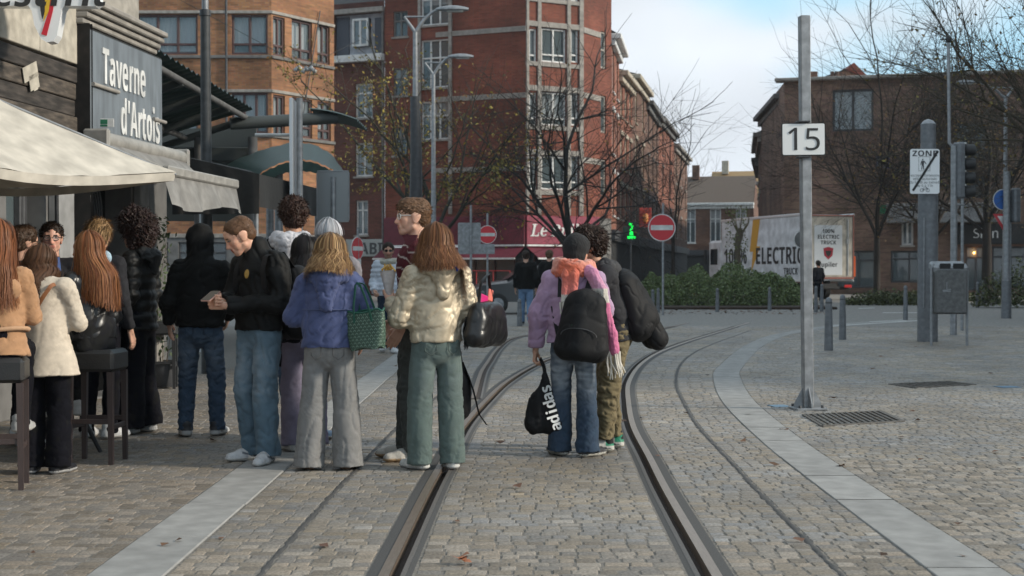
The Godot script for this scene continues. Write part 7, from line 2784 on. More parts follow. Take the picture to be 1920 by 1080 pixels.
	if T.get("hood", "") == "down":
		var hb := []
		var N: Vector3 = J.neck
		var r: float = T.get("hood_r", 0.05)
		for s in [-1.0, 1.0]:
			hb.append([N + Vector3(s * 0.085, -0.03, 0.03), N + Vector3(s * 0.095, 0.0, -0.06), r * 0.75, r])
			hb.append([N + Vector3(s * 0.095, 0.0, -0.06), N + Vector3(0, -0.02, -0.125), r, r * 1.05])
		hb.append([N + Vector3(0, -0.02, -0.115), N + Vector3(0, T.get("hood_drop", -0.13), -0.125), r * 1.2, r * 0.75, FWD, 0.8])
		hb.append([N + Vector3(-0.05, -0.03, -0.115), N + Vector3(0, T.get("hood_drop", -0.13), -0.125), r, r * 0.6, FWD, 0.8])
		hb.append([N + Vector3(0.05, -0.03, -0.115), N + Vector3(0, T.get("hood_drop", -0.13), -0.125), r, r * 0.6, FWD, 0.8])
		var hsf := surf(hb, 0.010 * q, 0.03, {"amp": 0.008, "f": Vector3(12, 12, 12), "amp2": 0.010, "seed": 4.0})
		var hcol: Color = T.get("hood_col", jc)
		hsf = tint(hsf, func(_p, _n): return hcol)
		part(jk, "hood", fuse([hsf]), jm)
	# --- hair
	var hair: Dictionary = o.get("hair", {})
	if hair.get("kind", "") == "long":
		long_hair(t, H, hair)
	elif hair.get("kind", "") == "short":
		short_hair(t, H, hair)
	t.set_meta("head", H)
	return t

func head_of(t: Node3D) -> Transform3D:
	return t.get_meta("head")

# soft bag: bones in the bag's own frame
func bag(called: String, label: String, category: String, tf: Transform3D, bones: Array, m: Material, o := {}) -> Node3D:
	var t := thing(called, label, category)
	t.transform = tf
	var s := surf(bones, o.get("cell", 0.011), o.get("k", 0.085), {"amp": o.get("amp", 0.006) * 0.8, "f": o.get("f", Vector3(6, 6, 6)), "amp2": o.get("amp2", 0.008) * 0.5, "seed": o.get("seed", 3.0)})
	if o.has("paint"):
		s = tint(s, o.paint)
	part(t, o.get("body", "body"), fuse([s]), m)
	return t

func strap(t: Node3D, pts: Array, w: float, m: Material, side := Vector3(1, 0, 0), called := "strap") -> void:
	# flat webbing with a little thickness
	var b := MB.new()
	var cur := Curve3D.new()
	for i in pts.size():
		var tan_: Vector3 = (pts[mini(i + 1, pts.size() - 1)] - pts[maxi(i - 1, 0)]) * 0.17
		cur.add_point(pts[i], -tan_, tan_)
	var L := cur.get_baked_length()
	var n := maxi(6, int(L / 0.03))
	var rows := []
	for i in n + 1:
		var p := cur.sample_baked(L * i / n)
		var p2 := cur.sample_baked(minf(L, L * i / n + 0.01)) - cur.sample_baked(maxf(0.0, L * i / n - 0.01))
		var d := p2.normalized()
		var s := (side - d * side.dot(d)).normalized() * w * 0.5
		var u := d.cross(s).normalized() * 0.0025
		rows.append(PackedVector3Array([p - s - u, p + s - u, p + s + u, p - s + u]))
	b.grid(rows, true)
	part(t, called, b, m)

# ---------------------------------------------------------------- bar stools and table
func stool(label: String, pos: Vector3, yaw: float, h: float, legm: Material, seatm: Material) -> Node3D:
	var t := thing("bar_stool", label, "stool", pos, yaw, "bar stools on the terrace")
	var m := MB.new()
	m.box(Vector3(0, h - 0.075, 0), Vector3(0.345, 0.15, 0.345), Basis(), 0.022)
	part(t, "seat", m, seatm)
	m = MB.new()
	m.box(Vector3(0, h - 0.005, 0), Vector3(0.30, 0.02, 0.30), Basis(), 0.01)
	part(t, "cushion", m, seatm)
	for sx in [-1.0, 1.0]:
		for sz in [-1.0, 1.0]:
			m = MB.new()
			var a := Vector3(sx * 0.145, h - 0.15, sz * 0.145)
			var b := Vector3(sx * 0.150, 0.0, sz * 0.150)
			var rows := []
			for i in 2:
				var c: Vector3 = [a, b][i]
				var w: float = [0.021, 0.0155][i]
				rows.append(PackedVector3Array([c + Vector3(-w, 0, -w), c + Vector3(w, 0, -w), c + Vector3(w, 0, w), c + Vector3(-w, 0, w)]))
			for j in 4:
				var k := (j + 1) % 4
				var out: Vector3 = (rows[0][j] + rows[0][k]) * 0.5 - a
				m.oq(rows[0][j], rows[0][k], rows[1][k], rows[1][j], out)
			m.oq(rows[1][0], rows[1][1], rows[1][2], rows[1][3], Vector3.DOWN)
			part(t, "leg", m, legm)
	for e in [[Vector3(0, 0.30, 0.148), Vector3(0.27, 0.035, 0.02)], [Vector3(0, 0.30, -0.148), Vector3(0.27, 0.035, 0.02)], [Vector3(0.148, 0.26, 0), Vector3(0.02, 0.035, 0.27)], [Vector3(-0.148, 0.26, 0), Vector3(0.02, 0.035, 0.27)]]:
		m = MB.new()
		m.box(e[0], e[1], Basis(), 0.004)
		part(t, "stretcher", m, legm)
	return t

func build_stools() -> void:
	rng.seed = 99
	var leather := mat(c3(0.022, 0.021, 0.021), 0.42, {"tex": ntex("cloth", 0.02), "nrm": ntex("leather", 0.06, FastNoiseLite.TYPE_CELLULAR, 3, -1.0, 3.0), "nscale": 0.4, "scale": 5.0})
	var wood := mat(c3(0.052, 0.034, 0.031), 0.55, {"tex": ntex("streak", 0.03), "scale3": Vector3(8, 1, 8)})
	stool("black leather bar stool under the woman in the tan coat", gnd(-4, 914), 0.22, 0.815, wood, leather)
	stool("black leather bar stool under the woman in the leather jacket", gnd(182, 866), -0.06, 0.80, wood, leather)
	stool("empty dark bar stool by the tavern plinth behind the hooded person", gnd(303, 728), 0.15, 0.77, wm.black, wm.black)
	stool("dark bar stool half hidden under the table behind the cream coat", gnd(120, 832), 0.3, 0.80, wood, leather)
	var t := thing("high_table", "dark round bar table with crossed legs among the terrace group", "table", gnd(118, 852))
	var m := MB.new()
	m.lathe([Vector2(0.0, 1.06), Vector2(0.32, 1.06), Vector2(0.33, 1.05), Vector2(0.32, 1.03), Vector2(0.0, 1.03)], Vector3.ZERO, 28)
	part(t, "table_top", m, wood)
	for a in 2:
		m = MB.new()
		var u := Basis(Vector3.UP, 0.5 + a * PI * 0.5)
		m.tube([u * Vector3(0.27, 0.0, 0), u * Vector3(0, 0.55, 0), u * Vector3(-0.2, 1.03, 0)], [0.016], 8)
		m.tube([u * Vector3(-0.27, 0.0, 0), u * Vector3(0, 0.55, 0), u * Vector3(0.2, 1.03, 0)], [0.016], 8)
		part(t, "crossed_leg", m, wm.black)

# ---------------------------------------------------------------- the crowd
func seated(h: float) -> Dictionary:
	# on a bar stool of seat height h (in the figure's own scale): thighs forward, feet on the rung
	var p := h + 0.09
	var dy := p - 0.95
	return {"neck": Vector3(0, 1.455 + dy, 0.02), "chest": Vector3(0, 1.30 + dy, 0.02), "waist": Vector3(0, 1.08 + dy, -0.01), "pelvis": Vector3(0, p, -0.02),
		"sl": Vector3(0.17, 1.385 + dy, 0.02), "sr": Vector3(-0.17, 1.385 + dy, 0.02), "el": Vector3(0.22, 1.12 + dy, 0.06), "er": Vector3(-0.22, 1.12 + dy, 0.06), "wl": Vector3(0.12, 1.10 + dy, 0.30), "wr": Vector3(-0.12, 1.10 + dy, 0.30),
		"hl": Vector3(0.09, p - 0.01, 0.02), "hr": Vector3(-0.09, p - 0.01, 0.02), "kl": Vector3(0.12, p - 0.05, 0.42), "kr": Vector3(-0.12, p - 0.05, 0.42), "al": Vector3(0.10, 0.40, 0.36), "ar": Vector3(-0.10, 0.40, 0.36)}

func build_people() -> void:
	rng.seed = 2024
	var denim := c3(0.085, 0.135, 0.215)
	var black := c3(0.0075, 0.0075, 0.0085)
	var white_shoe := {"col": c3(0.55, 0.54, 0.52), "sole": c3(0.60, 0.59, 0.56)}
	var auburn := c3(0.145, 0.052, 0.020)
	var blackm := mat(c3(0.014, 0.014, 0.015), 0.75, {"nrm": ntex("wrinkle", 0.012), "nscale": 0.2, "scale": 6.0, "spec": 0.3})
	var nylon := mat(c3(0.0075, 0.0075, 0.0085), 0.7, {"nrm": ntex("wrinkle", 0.012), "nscale": 0.2, "scale": 5.0, "spec": 0.35})
	var hide := mat(c3(0.008, 0.008, 0.009), 0.36, {"nrm": ntex("wrinkle", 0.012), "nscale": 0.2, "scale": 5.0})

	# 1 tan coat, seated
	var P := gnd(-6, 914)
	var p := person("woman in a tan trench coat with long auburn hair, seated on a bar stool", P, 1.68, 192, {"J": seated(0.85), "nod": 8.0,
		"trousers": {"col": black, "thigh": 0.085}, "shoes": {"col": c3(0.4, 0.4, 0.4)},
		"top": {"name": "coat", "col": c3(0.42, 0.235, 0.125), "hem": 0.86, "chest": 0.185, "waist": 0.178, "hemr": 0.215, "amp": 0.008, "amp2": 0.010, "sheen": 0.3, "extra": [[Vector3(-0.1, 1.30, -0.10), Vector3(0.1, 1.30, -0.10), 0.07, 0.07, FWD, 0.6]]},
		"hair": {"kind": "long", "col": auburn, "len": 0.50, "spread": 0.05, "back": 0.095, "vol": 0.008, "n": 520, "wave": 0.005}})
	var belt := MB.new()
	var pts := []
	for i in 25:
		var a := TAU * i / 24.0
		pts.append(Vector3(cos(a) * 0.198, 1.035 + 0.01 * sin(a * 2.0), -0.012 + sin(a) * 0.148))
	belt.tube(pts, [0.016], 6, false)
	part(p, "belt", belt, cloth(c3(0.40, 0.24, 0.14)))

	# 2 cream coat, standing
	var hm2 := Vector3(0.0, 0.76, -0.02)
	p = person("woman in a cream coat and black trousers with wavy brown hair", gnd(84, 888), 1.56, 176, {"nod": 12.0, "turn": -12.0,
		"J": {"wl": Vector3(0.10, 1.16, 0.28), "wr": Vector3(-0.12, 1.16, 0.28), "el": Vector3(0.23, 1.13, 0.06), "er": Vector3(-0.24, 1.13, 0.04), "chest": Vector3(0, 1.30, 0.02), "neck": Vector3(0.085, 1.42, 0.05)},
		"trousers": {"col": black, "hem": 0.10, "knee": 0.09, "thigh": 0.10}, "shoes": {"col": black, "sole": c3(0.5, 0.5, 0.5)},
		"top": {"name": "coat", "col": c3(0.60, 0.52, 0.42), "hem": 0.74, "chest": 0.185, "waist": 0.19, "hemr": 0.265, "sleeve": [0.082, 0.074, 0.062], "amp": 0.006, "amp2": 0.006, "f": Vector3(4, 3, 4), "hood": "down", "hood_r": 0.04, "hood_col": c3(0.60, 0.52, 0.42)},
		"hair": {"kind": "long", "col": c3(0.075, 0.036, 0.018), "len": 0.32, "spread": 0.05, "back": 0.08, "vol": 0.012, "n": 500, "wave": 0.022, "phase": 0.6, "taper": 0.0}})
	strap(p, [Vector3(-0.13, 1.44, 0.05), Vector3(-0.10, 1.42, -0.12), Vector3(0.02, 1.22, -0.155), Vector3(0.14, 1.02, -0.15), Vector3(0.22, 0.86, -0.05)], 0.03, mat(c3(0.22, 0.085, 0.03), 0.5), Vector3(0.7, 0.7, 0), "bag_strap")

	# 3 man with brown hair behind
	p = person("man with short brown hair and glasses, seen over the tan coat", gnd(44, 836), 1.70, 125, {"turn": 8.0, "q": 1.5, "hcell": 0.005,
		"trousers": {"col": black}, "top": {"col": c3(0.02, 0.022, 0.03), "hem": 0.9}, "hair": {"kind": "short", "col": c3(0.05, 0.028, 0.017), "n": 500, "len": 0.03, "vol": 0.006}})
	spectacles(p, head_of(p), mat(c3(0.05, 0.04, 0.03), 0.3), glass(0.1))

	# 4 man with glasses facing the street
	p = person("smiling man with glasses, blue collar and dark jacket facing the street", gnd(96, 826), 1.74, 8, {"turn": 10.0, "q": 1.3, "hcell": 0.0045, "skin": c3(0.56, 0.32, 0.24), "brow": c3(0.03, 0.018, 0.012),
		"trousers": {"col": black}, "top": {"col": c3(0.016, 0.017, 0.022), "hem": 0.88, "collar": 0.062},
		"hair": {"kind": "short", "col": c3(0.03, 0.018, 0.012), "n": 650, "len": 0.024, "vol": 0.002, "comb": Vector3(0.5, 0.2, 0.3), "stand": 0.3}})
	spectacles(p, head_of(p), mat(c3(0.02, 0.02, 0.022), 0.3), glass(0.08))
	var cb := MB.new()
	for s in [-1.0, 1.0]:
		cb.xf = Transform3D(Basis(Vector3.UP, s * 0.5) * Basis(Vector3.RIGHT, -0.5), Vector3(s * 0.045, 1.43, 0.085))
		cb.prism(PackedVector2Array([Vector2(-0.045, 0.05), Vector2(0.045, 0.05), Vector2(s * 0.035, -0.075), Vector2(-s * 0.02, -0.04)]), -0.004, 0.004)
	part(p, "collar", cb, cloth(c3(0.05, 0.10, 0.26)))

	# 5 leather jacket, seated
	p = person("woman in a black leather jacket with straight auburn hair, seated on a bar stool", gnd(172, 866), 1.64, 228, {"J": seated(0.845), "turn": 22.0, "hcell": 0.005, "skin": c3(0.55, 0.32, 0.23),
		"trousers": {"col": c3(0.02, 0.02, 0.022), "thigh": 0.088, "hip": 0.175}, "shoes": white_shoe,
		"top": {"col": black, "hem": 0.93, "chest": 0.185, "waist": 0.185, "hemr": 0.19, "sleeve": [0.08, 0.072, 0.055], "amp": 0.012, "amp2": 0.016, "mat": hide},
		"hair": {"kind": "long", "col": auburn * 1.1, "len": 0.47, "spread": 0.05, "back": 0.09, "vol": 0.006, "n": 520, "wave": 0.003, "open": 1.25, "streak": 0.2, "streak_col": c3(0.27, 0.12, 0.05)}})

	# 6 fair-haired boy with a pale blue hood
	p = person("fair-haired youth with a pale blue hood behind the leather jacket", gnd(186, 822), 1.76, 165, {"turn": 15.0, "q": 1.5,
		"trousers": {"col": black}, "top": {"col": c3(0.02, 0.022, 0.026), "hem": 0.9, "hood": "down", "hood_col": c3(0.38, 0.52, 0.62), "hood_r": 0.055},
		"hair": {"kind": "short", "col": c3(0.25, 0.155, 0.075), "n": 900, "len": 0.05, "vol": 0.010, "comb": Vector3(0.2, -0.7, -0.3)}})

	# 7 black puffer with big curls
	p = person("person in a long black quilted jacket and wide black trousers with big dark curls", gnd(258, 812), 1.80, 262, {"turn": -10.0, "skin": c3(0.30, 0.145, 0.09),
		"J": {"wl": Vector3(0.12, 1.05, 0.26), "wr": Vector3(-0.14, 1.02, 0.26), "al": Vector3(0.10, 0.085, 0.02), "ar": Vector3(-0.09, 0.085, -0.06)},
		"trousers": {"col": black, "hem": 0.12, "knee": 0.115, "thigh": 0.12}, "shoes": {"col": c3(0.5, 0.5, 0.5)},
		"top": {"col": c3(0.0068, 0.0068, 0.0078), "hem": 0.84, "chest": 0.20, "waist": 0.205, "hemr": 0.21, "sleeve": [0.092, 0.085, 0.068], "puffer": 0.09, "rough": 0.55, "hood": "down", "hood_r": 0.055, "hood_col": c3(0.02, 0.02, 0.022)},
		"hair": {"kind": "short", "col": c3(0.022, 0.011, 0.009), "vol": 0.055, "n": 1500, "len": 0.05, "amp": 0.014, "amp2": 0.012, "wild": 1.2, "stand": 0.5, "f": Vector3(45, 45, 45), "extra": [[Vector3(0, 0.0, -0.07), Vector3(0, -0.10, -0.06), 0.11, 0.085], [Vector3(-0.07, 0.02, -0.03), Vector3(-0.07, -0.08, -0.02), 0.06, 0.05], [Vector3(0.07, 0.02, -0.03), Vector3(0.07, -0.08, -0.02), 0.06, 0.05]]}})

	# 8 hooded person from behind
	p = person("person from behind in a black hooded sweatshirt, hood up, and blue jeans", gnd(376, 818), 1.72, 184, {
		"J": {"el": Vector3(0.27, 1.13, 0.0), "er": Vector3(-0.25, 1.14, 0.02), "wl": Vector3(0.28, 0.93, 0.14), "wr": Vector3(-0.20, 0.98, 0.20), "al": Vector3(0.125, 0.085, -0.02), "ar": Vector3(-0.135, 0.085, 0.0), "kl": Vector3(0.115, 0.50, 0.03), "kr": Vector3(-0.125, 0.50, 0.03)},
		"trousers": {"col": denim * 0.62, "thigh": 0.098, "knee": 0.078, "hem": 0.066, "fade": 0.22, "amp2": 0.012, "f": Vector3(8, 16, 8)}, "shoes": {"col": c3(0.42, 0.42, 0.42), "accent": c3(0.03, 0.03, 0.035), "sole": c3(0.5, 0.49, 0.47)},
		"top": {"name": "hooded_sweatshirt", "col": c3(0.0068, 0.0068, 0.0078), "hem": 0.915, "chest": 0.215, "waist": 0.215, "hemr": 0.205, "sleeve": [0.088, 0.078, 0.062], "hood": "up", "amp": 0.012, "amp2": 0.014}})

	# 9 young man with the phone
	p = person("cropped-haired young man in a black jacket looking down at a phone", gnd(486, 866), 1.78, -38, {"nod": 30.0, "turn": -30.0, "hcell": 0.0045, "skin": c3(0.60, 0.335, 0.235), "brow": c3(0.13, 0.07, 0.035),
		"J": {"neck": Vector3(0, 1.45, 0.03), "el": Vector3(0.25, 1.12, 0.02), "er": Vector3(-0.27, 1.12, 0.02), "wl": Vector3(-0.02, 1.10, 0.30), "wr": Vector3(-0.09, 1.125, 0.27), "kl": Vector3(0.11, 0.50, 0.05), "kr": Vector3(-0.10, 0.50, 0.03), "al": Vector3(0.13, 0.085, 0.03), "ar": Vector3(-0.105, 0.085, -0.05)},
		"hand_l": "grip", "hand_r": "grip", "hand_dir_r": Vector3(0.12, 0.03, 0.30), "hand_dir_l": Vector3(-0.28, 0.04, 0.16), "thumb_r": Vector3(0, 1, 0), "thumb_l": Vector3(0, 1, 0), "toe_l": 0.5, "toe_r": -0.3,
		"trousers": {"col": c3(0.115, 0.178, 0.232), "thigh": 0.100, "knee": 0.088, "hem": 0.084, "fade": 0.35, "amp": 0.010, "amp2": 0.012}, "shoes": {"col": c3(0.52, 0.52, 0.53), "accent": c3(0.30, 0.31, 0.33), "sole": c3(0.60, 0.59, 0.57), "stripe": c3(0.12, 0.13, 0.15)},
		"top": {"col": c3(0.0068, 0.0068, 0.0078), "hem": 0.92, "chest": 0.205, "waist": 0.21, "hemr": 0.20, "sleeve": [0.095, 0.085, 0.062], "collar": 0.088, "amp": 0.013, "amp2": 0.015, "rough": 0.7, "extra": [[Vector3(0, 1.42, 0.0), Vector3(0, 1.505, 0.02), 0.092, 0.082]]},
		"hair": {"kind": "short", "col": c3(0.10, 0.052, 0.028), "vol": -0.007, "n": 900, "len": 0.010, "amp": 0.001, "amp2": 0.0, "stand": 0.6}})
	var H9 := p.transform
	var ph := thing("mobile_phone", "dark mobile phone in a pinkish case held by the cropped-haired man", "phone")
	ph.transform = H9 * Transform3D(Basis(Vector3.UP, 0.3) * Basis(Vector3.RIGHT, -1.15), Vector3(-0.06, 1.165, 0.385))
	var m := plate(0.075, 0.155, 0.012, -0.005, 0.003)
	part(ph, "case", m, mat(c3(0.42, 0.24, 0.20), 0.5))
	m = plate(0.068, 0.148, 0.010, 0.0031, 0.0045)
	part(ph, "screen", m, mat(c3(0.01, 0.01, 0.012), 0.08))
	m = MB.new()
	m.lathe([Vector2(0.0, 0.006), Vector2(0.022, 0.005), Vector2(0.026, 0.0)], Vector3.ZERO, 14)
	var badge := part(p, "badge", m, mat(c3(0.30, 0.17, 0.03), 0.5))
	badge.transform = Transform3D(Basis(Vector3.RIGHT, 1.45) * Basis.from_scale(Vector3(0.9, 1, 1.25)), Vector3(0.065, 1.315, 0.172))
	badge.set_meta("label", "small gold crest badge")
	var bp := bag("backpack", "black backpack on the back of the man with the phone", "backpack", H9 * Transform3D(Basis(), Vector3(0.05, 1.10, -0.235)), [[Vector3(-0.09, 0.18, 0), Vector3(-0.10, -0.14, 0), 0.10, 0.11], [Vector3(0.09, 0.18, 0), Vector3(0.10, -0.14, 0), 0.10, 0.11], [Vector3(0, -0.05, -0.06), Vector3(0, -0.15, -0.06), 0.10, 0.09]], nylon)
	for s in [-1.0, 1.0]:
		strap(bp, [Vector3(s * 0.09, 0.24, 0.03), Vector3(s * 0.10, 0.37, 0.16), Vector3(s * 0.12, 0.34, 0.33), Vector3(s * 0.15, 0.12, 0.37), Vector3(s * 0.19, -0.10, 0.18)], 0.045, nylon)
	m = MB.new()
	m.tube([Vector3(-0.04, 0.27, 0.02), Vector3(0, 0.32, 0.02), Vector3(0.04, 0.27, 0.02)], [0.008], 6)
	part(bp, "grab_handle", m, nylon)

	# 10 curly-haired man with the white hood
	p = person("tall man with dark curls and a white hood over a black jacket, seen from behind", gnd(553, 824), 1.93, 168, {"turn": 28.0, "skin": c3(0.40, 0.215, 0.14), "hcell": 0.006,
		"J": {"al": Vector3(0.02, 0.085, 0.10), "ar": Vector3(-0.13, 0.085, -0.06), "kl": Vector3(0.07, 0.50, 0.08), "kr": Vector3(-0.12, 0.50, 0.0), "wl": Vector3(0.10, 1.06, 0.26), "wr": Vector3(-0.12, 1.06, 0.26)},
		"trousers": {"col": denim * 0.95, "thigh": 0.11, "knee": 0.098, "hem": 0.085, "fade": 0.3}, "shoes": {"col": c3(0.14, 0.22, 0.33), "accent": c3(0.03, 0.03, 0.03), "sole": c3(0.55, 0.55, 0.55)}, "toe_r": -0.9, "toe_l": 0.5,
		"top": {"col": black, "hem": 0.93, "chest": 0.205, "waist": 0.205, "hemr": 0.20, "sleeve": [0.09, 0.08, 0.06], "hood": "down", "hood_r": 0.062, "hood_col": c3(0.58, 0.57, 0.60)},
		"hair": {"kind": "short", "col": c3(0.035, 0.017, 0.012), "vol": 0.014, "n": 1500, "len": 0.03, "amp": 0.010, "amp2": 0.010, "wild": 1.3, "stand": 0.7, "f": Vector3(70, 70, 70)}})

	# 11 grey-haired woman, and a dark-haired woman beside her
	p = person("person with straight silver-grey hair standing behind the blue jacket", gnd(617, 842), 1.74, 186, {"q": 1.3,
		"trousers": {"col": c3(0.36, 0.27, 0.28), "hem": 0.075, "up": 0.10}, "shoes": white_shoe,
		"top": {"col": c3(0.22, 0.21, 0.23), "hem": 0.86}, "hair": {"kind": "long", "col": c3(0.40, 0.40, 0.42), "len": 0.17, "spread": -0.02, "back": 0.0, "n": 480, "wave": 0.002, "neck": 0.6}})
	p = person("woman with long black hair and black handbag half hidden by the blue jacket", gnd(570, 846), 1.62, 196, {"q": 1.3,
		"J": {"wl": Vector3(0.26, 0.90, 0.08)},
		"trousers": {"col": c3(0.30, 0.27, 0.37), "hem": 0.09, "knee": 0.09}, "shoes": white_shoe,
		"top": {"col": black, "hem": 0.88, "sleeve": [0.085, 0.075, 0.06]}, "hair": {"kind": "long", "col": c3(0.012, 0.010, 0.011), "len": 0.26, "spread": 0.03, "back": 0.05, "n": 380, "wave": 0.008}})
	var hb := bag("handbag", "small black leather handbag hanging beside the lilac trousers", "bag", p.transform * Transform3D(Basis(Vector3.UP, 0.4), Vector3(0.20, 0.80, 0.05)), [[Vector3(-0.07, 0.06, 0), Vector3(0.07, 0.06, 0), 0.045, 0.045], [Vector3(-0.085, -0.06, 0), Vector3(0.085, -0.06, 0), 0.055, 0.055]], hide, {"amp": 0.003, "amp2": 0.003, "cell": 0.009, "k": 0.03})
	strap(hb, [Vector3(-0.08, 0.08, 0), Vector3(-0.04, 0.26, 0.0), Vector3(0.05, 0.26, 0), Vector3(0.08, 0.08, 0)], 0.018, hide, Vector3(0, 0, 1))

	# 12 blue jacket
	p = person("woman in a slate-blue hooded jacket and wide grey jeans with dark blonde hair", gnd(618, 881), 1.60, 178, {"turn": -10.0, "nod": 6.0,
		"J": {"el": Vector3(0.27, 1.14, 0.03), "er": Vector3(-0.285, 1.13, 0.04), "wl": Vector3(0.13, 1.12, 0.28), "wr": Vector3(-0.16, 1.12, 0.30), "al": Vector3(0.155, 0.085, -0.02), "ar": Vector3(-0.135, 0.085, -0.01), "kl": Vector3(0.128, 0.50, 0.02), "kr": Vector3(-0.115, 0.50, 0.03)},
		"trousers": {"col": c3(0.245, 0.24, 0.235), "hip": 0.165, "thigh": 0.100, "knee": 0.098, "hem": 0.118, "up": -0.065, "amp": 0.006, "amp2": 0.009, "f": Vector3(7, 3, 7), "seat": 1, "fade": 0.12}, "shoes": {"col": c3(0.11, 0.055, 0.03), "sole": c3(0.10, 0.06, 0.035)},
		"top": {"col": c3(0.075, 0.098, 0.205), "hem": 0.915, "chest": 0.205, "waist": 0.22, "hemr": 0.215, "sleeve": [0.095, 0.088, 0.066], "amp": 0.007, "amp2": 0.014, "rough": 0.75, "hood": "down", "hood_r": 0.06, "hood_drop": -0.23, "nscale": 0.2},
		"hair": {"kind": "long", "col": c3(0.15, 0.082, 0.036), "len": 0.165, "lock": [1.75, 0.9], "spread": 0.08, "back": 0.075, "vol": 0.010, "n": 620, "wave": 0.012, "streak": 0.35, "streak_col": c3(0.36, 0.225, 0.105), "taper": -0.2}})
	var seam := MB.new()
	pts = []
	for i in 13:
		var a := lerpf(-1.0, 1.0, i / 12.0)
		pts.append(Vector3(a * 0.19, 1.20, -0.155 + 0.065 * a * a))
	seam.tube(pts, [0.005], 5, false)
	part(p, "yoke_seam", seam, mat(c3(0.05, 0.065, 0.14), 0.8))
	# green patterned tote
	var green := mat(c3(0.008, 0.075, 0.05), 0.5)
	var pat := mat(c3(1, 1, 1), 0.6, {"tex": tote_tex(), "scale": 5.0})
	var tt := p.transform * Transform3D(Basis(Vector3.UP, -0.35) * Basis(Vector3.BACK, -0.10), Vector3(-0.29, 1.06, -0.12)).scaled_local(Vector3(0.86, 0.92, 0.9))
	var tote := thing("tote_bag", "green tote bag with pale chevron pattern on the blue jacket's shoulder", "bag")
	tote.transform = tt
	var rows := []
	for i in 9:
		var v := i / 8.0
		var w := lerpf(0.185, 0.150, v) * (1.0 + 0.06 * sin(v * PI))
		var d := lerpf(0.035, 0.075, v)
		var r := PackedVector3Array()
		for k in 24:
			var a := TAU * k / 24.0
			var cx := signf(cos(a)) * pow(absf(cos(a)), 0.55) * w
			var cz := signf(sin(a)) * pow(absf(sin(a)), 0.55) * d
			r.append(Vector3(cx, 0.14 - v * 0.30 + 0.012 * sin(k * 1.3 + v * 3.0), cz))
		rows.append(r)
	rows.reverse()
	m = MB.new()
	m.grid(rows, true)
	for k in 24:
		m.ot(Vector3(0, -0.16, 0), rows[0][k], rows[0][(k + 1) % 24], Vector3.DOWN)
	part(tote, "body", m, pat)
	m = MB.new()
	pts = []
	for k in 25:
		pts.append(rows[8][k % 24])
	m.tube(pts, [0.008], 6, false)
	part(tote, "rim", m, green)
	for s in [-1.0, 1.0]:
		strap(tote, [Vector3(-0.085, 0.05, s * 0.045), Vector3(-0.07, 0.16, s * 0.05), Vector3(0.0, 0.36, s * 0.04), Vector3(0.05, 0.375, s * 0.02), Vector3(0.075, 0.18, s * 0.05), Vector3(0.085, 0.05, s * 0.045)], 0.02, green, Vector3(1, 0, 0.2), "handle")

	# 13 man in the white puffer
	p = person("man in a white quilted jacket, sunglasses and pale scarf walking towards the terrace", gnd(728, 661), 1.80, 6, {"q": 1.4, "hcell": 0.0055, "stubble": 0.55, "brow": c3(0.03, 0.02, 0.015),
		"J": {"al": Vector3(0.08, 0.085, 0.16), "kl": Vector3(0.09, 0.50, 0.13), "ar": Vector3(-0.07, 0.10, -0.18), "kr": Vector3(-0.085, 0.50, 0.03), "wl": Vector3(0.22, 1.0, 0.22), "wr": Vector3(-0.22, 0.98, 0.20)}, "hand_l": "grip", "hand_r": "grip",
		"trousers": {"col": denim * 0.35, "knee": 0.075, "hem": 0.065}, "shoes": {"col": c3(0.62, 0.62, 0.62), "sole": c3(0.62, 0.62, 0.62)},
		"top": {"col": c3(0.60, 0.64, 0.72), "hem": 0.90, "chest": 0.205, "waist": 0.205, "hemr": 0.20, "sleeve": [0.09, 0.08, 0.065], "puffer": 0.075, "rough": 0.5},
		"hair": {"kind": "short", "col": c3(0.025, 0.016, 0.012), "n": 300, "len": 0.03, "vol": 0.004}})
	spectacles(p, head_of(p), mat(c3(0.01, 0.01, 0.01), 0.3), mat(c3(0.008, 0.008, 0.009), 0.1))
	scarf_ring(p, Vector3(0, 1.45, 0.0), 0.10, 0.045, c3(0.42, 0.40, 0.34))

	# 14 tall young man, striped shirt
	p = person("tall young man in clear glasses and a maroon striped shirt facing the terrace", gnd(778, 862), 1.88, -82, {"turn": 6.0, "hcell": 0.0042, "skin": c3(0.62, 0.36, 0.26), "brow": c3(0.10, 0.055, 0.03),
		"J": {"wl": Vector3(0.22, 0.90, 0.10), "wr": Vector3(-0.23, 0.93, 0.12), "al": Vector3(0.09, 0.085, 0.0), "ar": Vector3(-0.10, 0.085, 0.04)},
		"trousers": {"col": c3(0.095, 0.10, 0.092), "hip": 0.16, "thigh": 0.105, "knee": 0.095, "hem": 0.085, "amp2": 0.013, "f": Vector3(8, 14, 8)}, "shoes": {"col": c3(0.52, 0.49, 0.44), "sole": c3(0.42, 0.28, 0.16)},
		"top": {"name": "shirt", "col": c3(0.085, 0.014, 0.022), "hem": 0.93, "chest": 0.18, "waist": 0.175, "hemr": 0.175, "sleeve": [0.075, 0.066, 0.05], "cell": 0.009, "amp": 0.007, "collar": 0.07, "paint": func(pp, _n): return c3(0.50, 0.44, 0.42) if fposmod(pp.y + pp.x * 0.25 + 0.01 * nz.get_noise_3d(pp.x * 8.0, pp.y * 8.0, pp.z * 8.0), 0.072) < 0.0095 else c3(0.085, 0.014, 0.022)},
		"hair": {"kind": "short", "col": c3(0.105, 0.056, 0.030), "vol": -0.003, "front": 0.020, "n": 900, "len": 0.022, "amp": 0.004, "comb": Vector3(0, 0.1, 0.8), "stand": 0.15, "wild": 0.25}})
	spectacles(p, head_of(p), mat(c3(0.60, 0.60, 0.58), 0.25), glass(0.15))
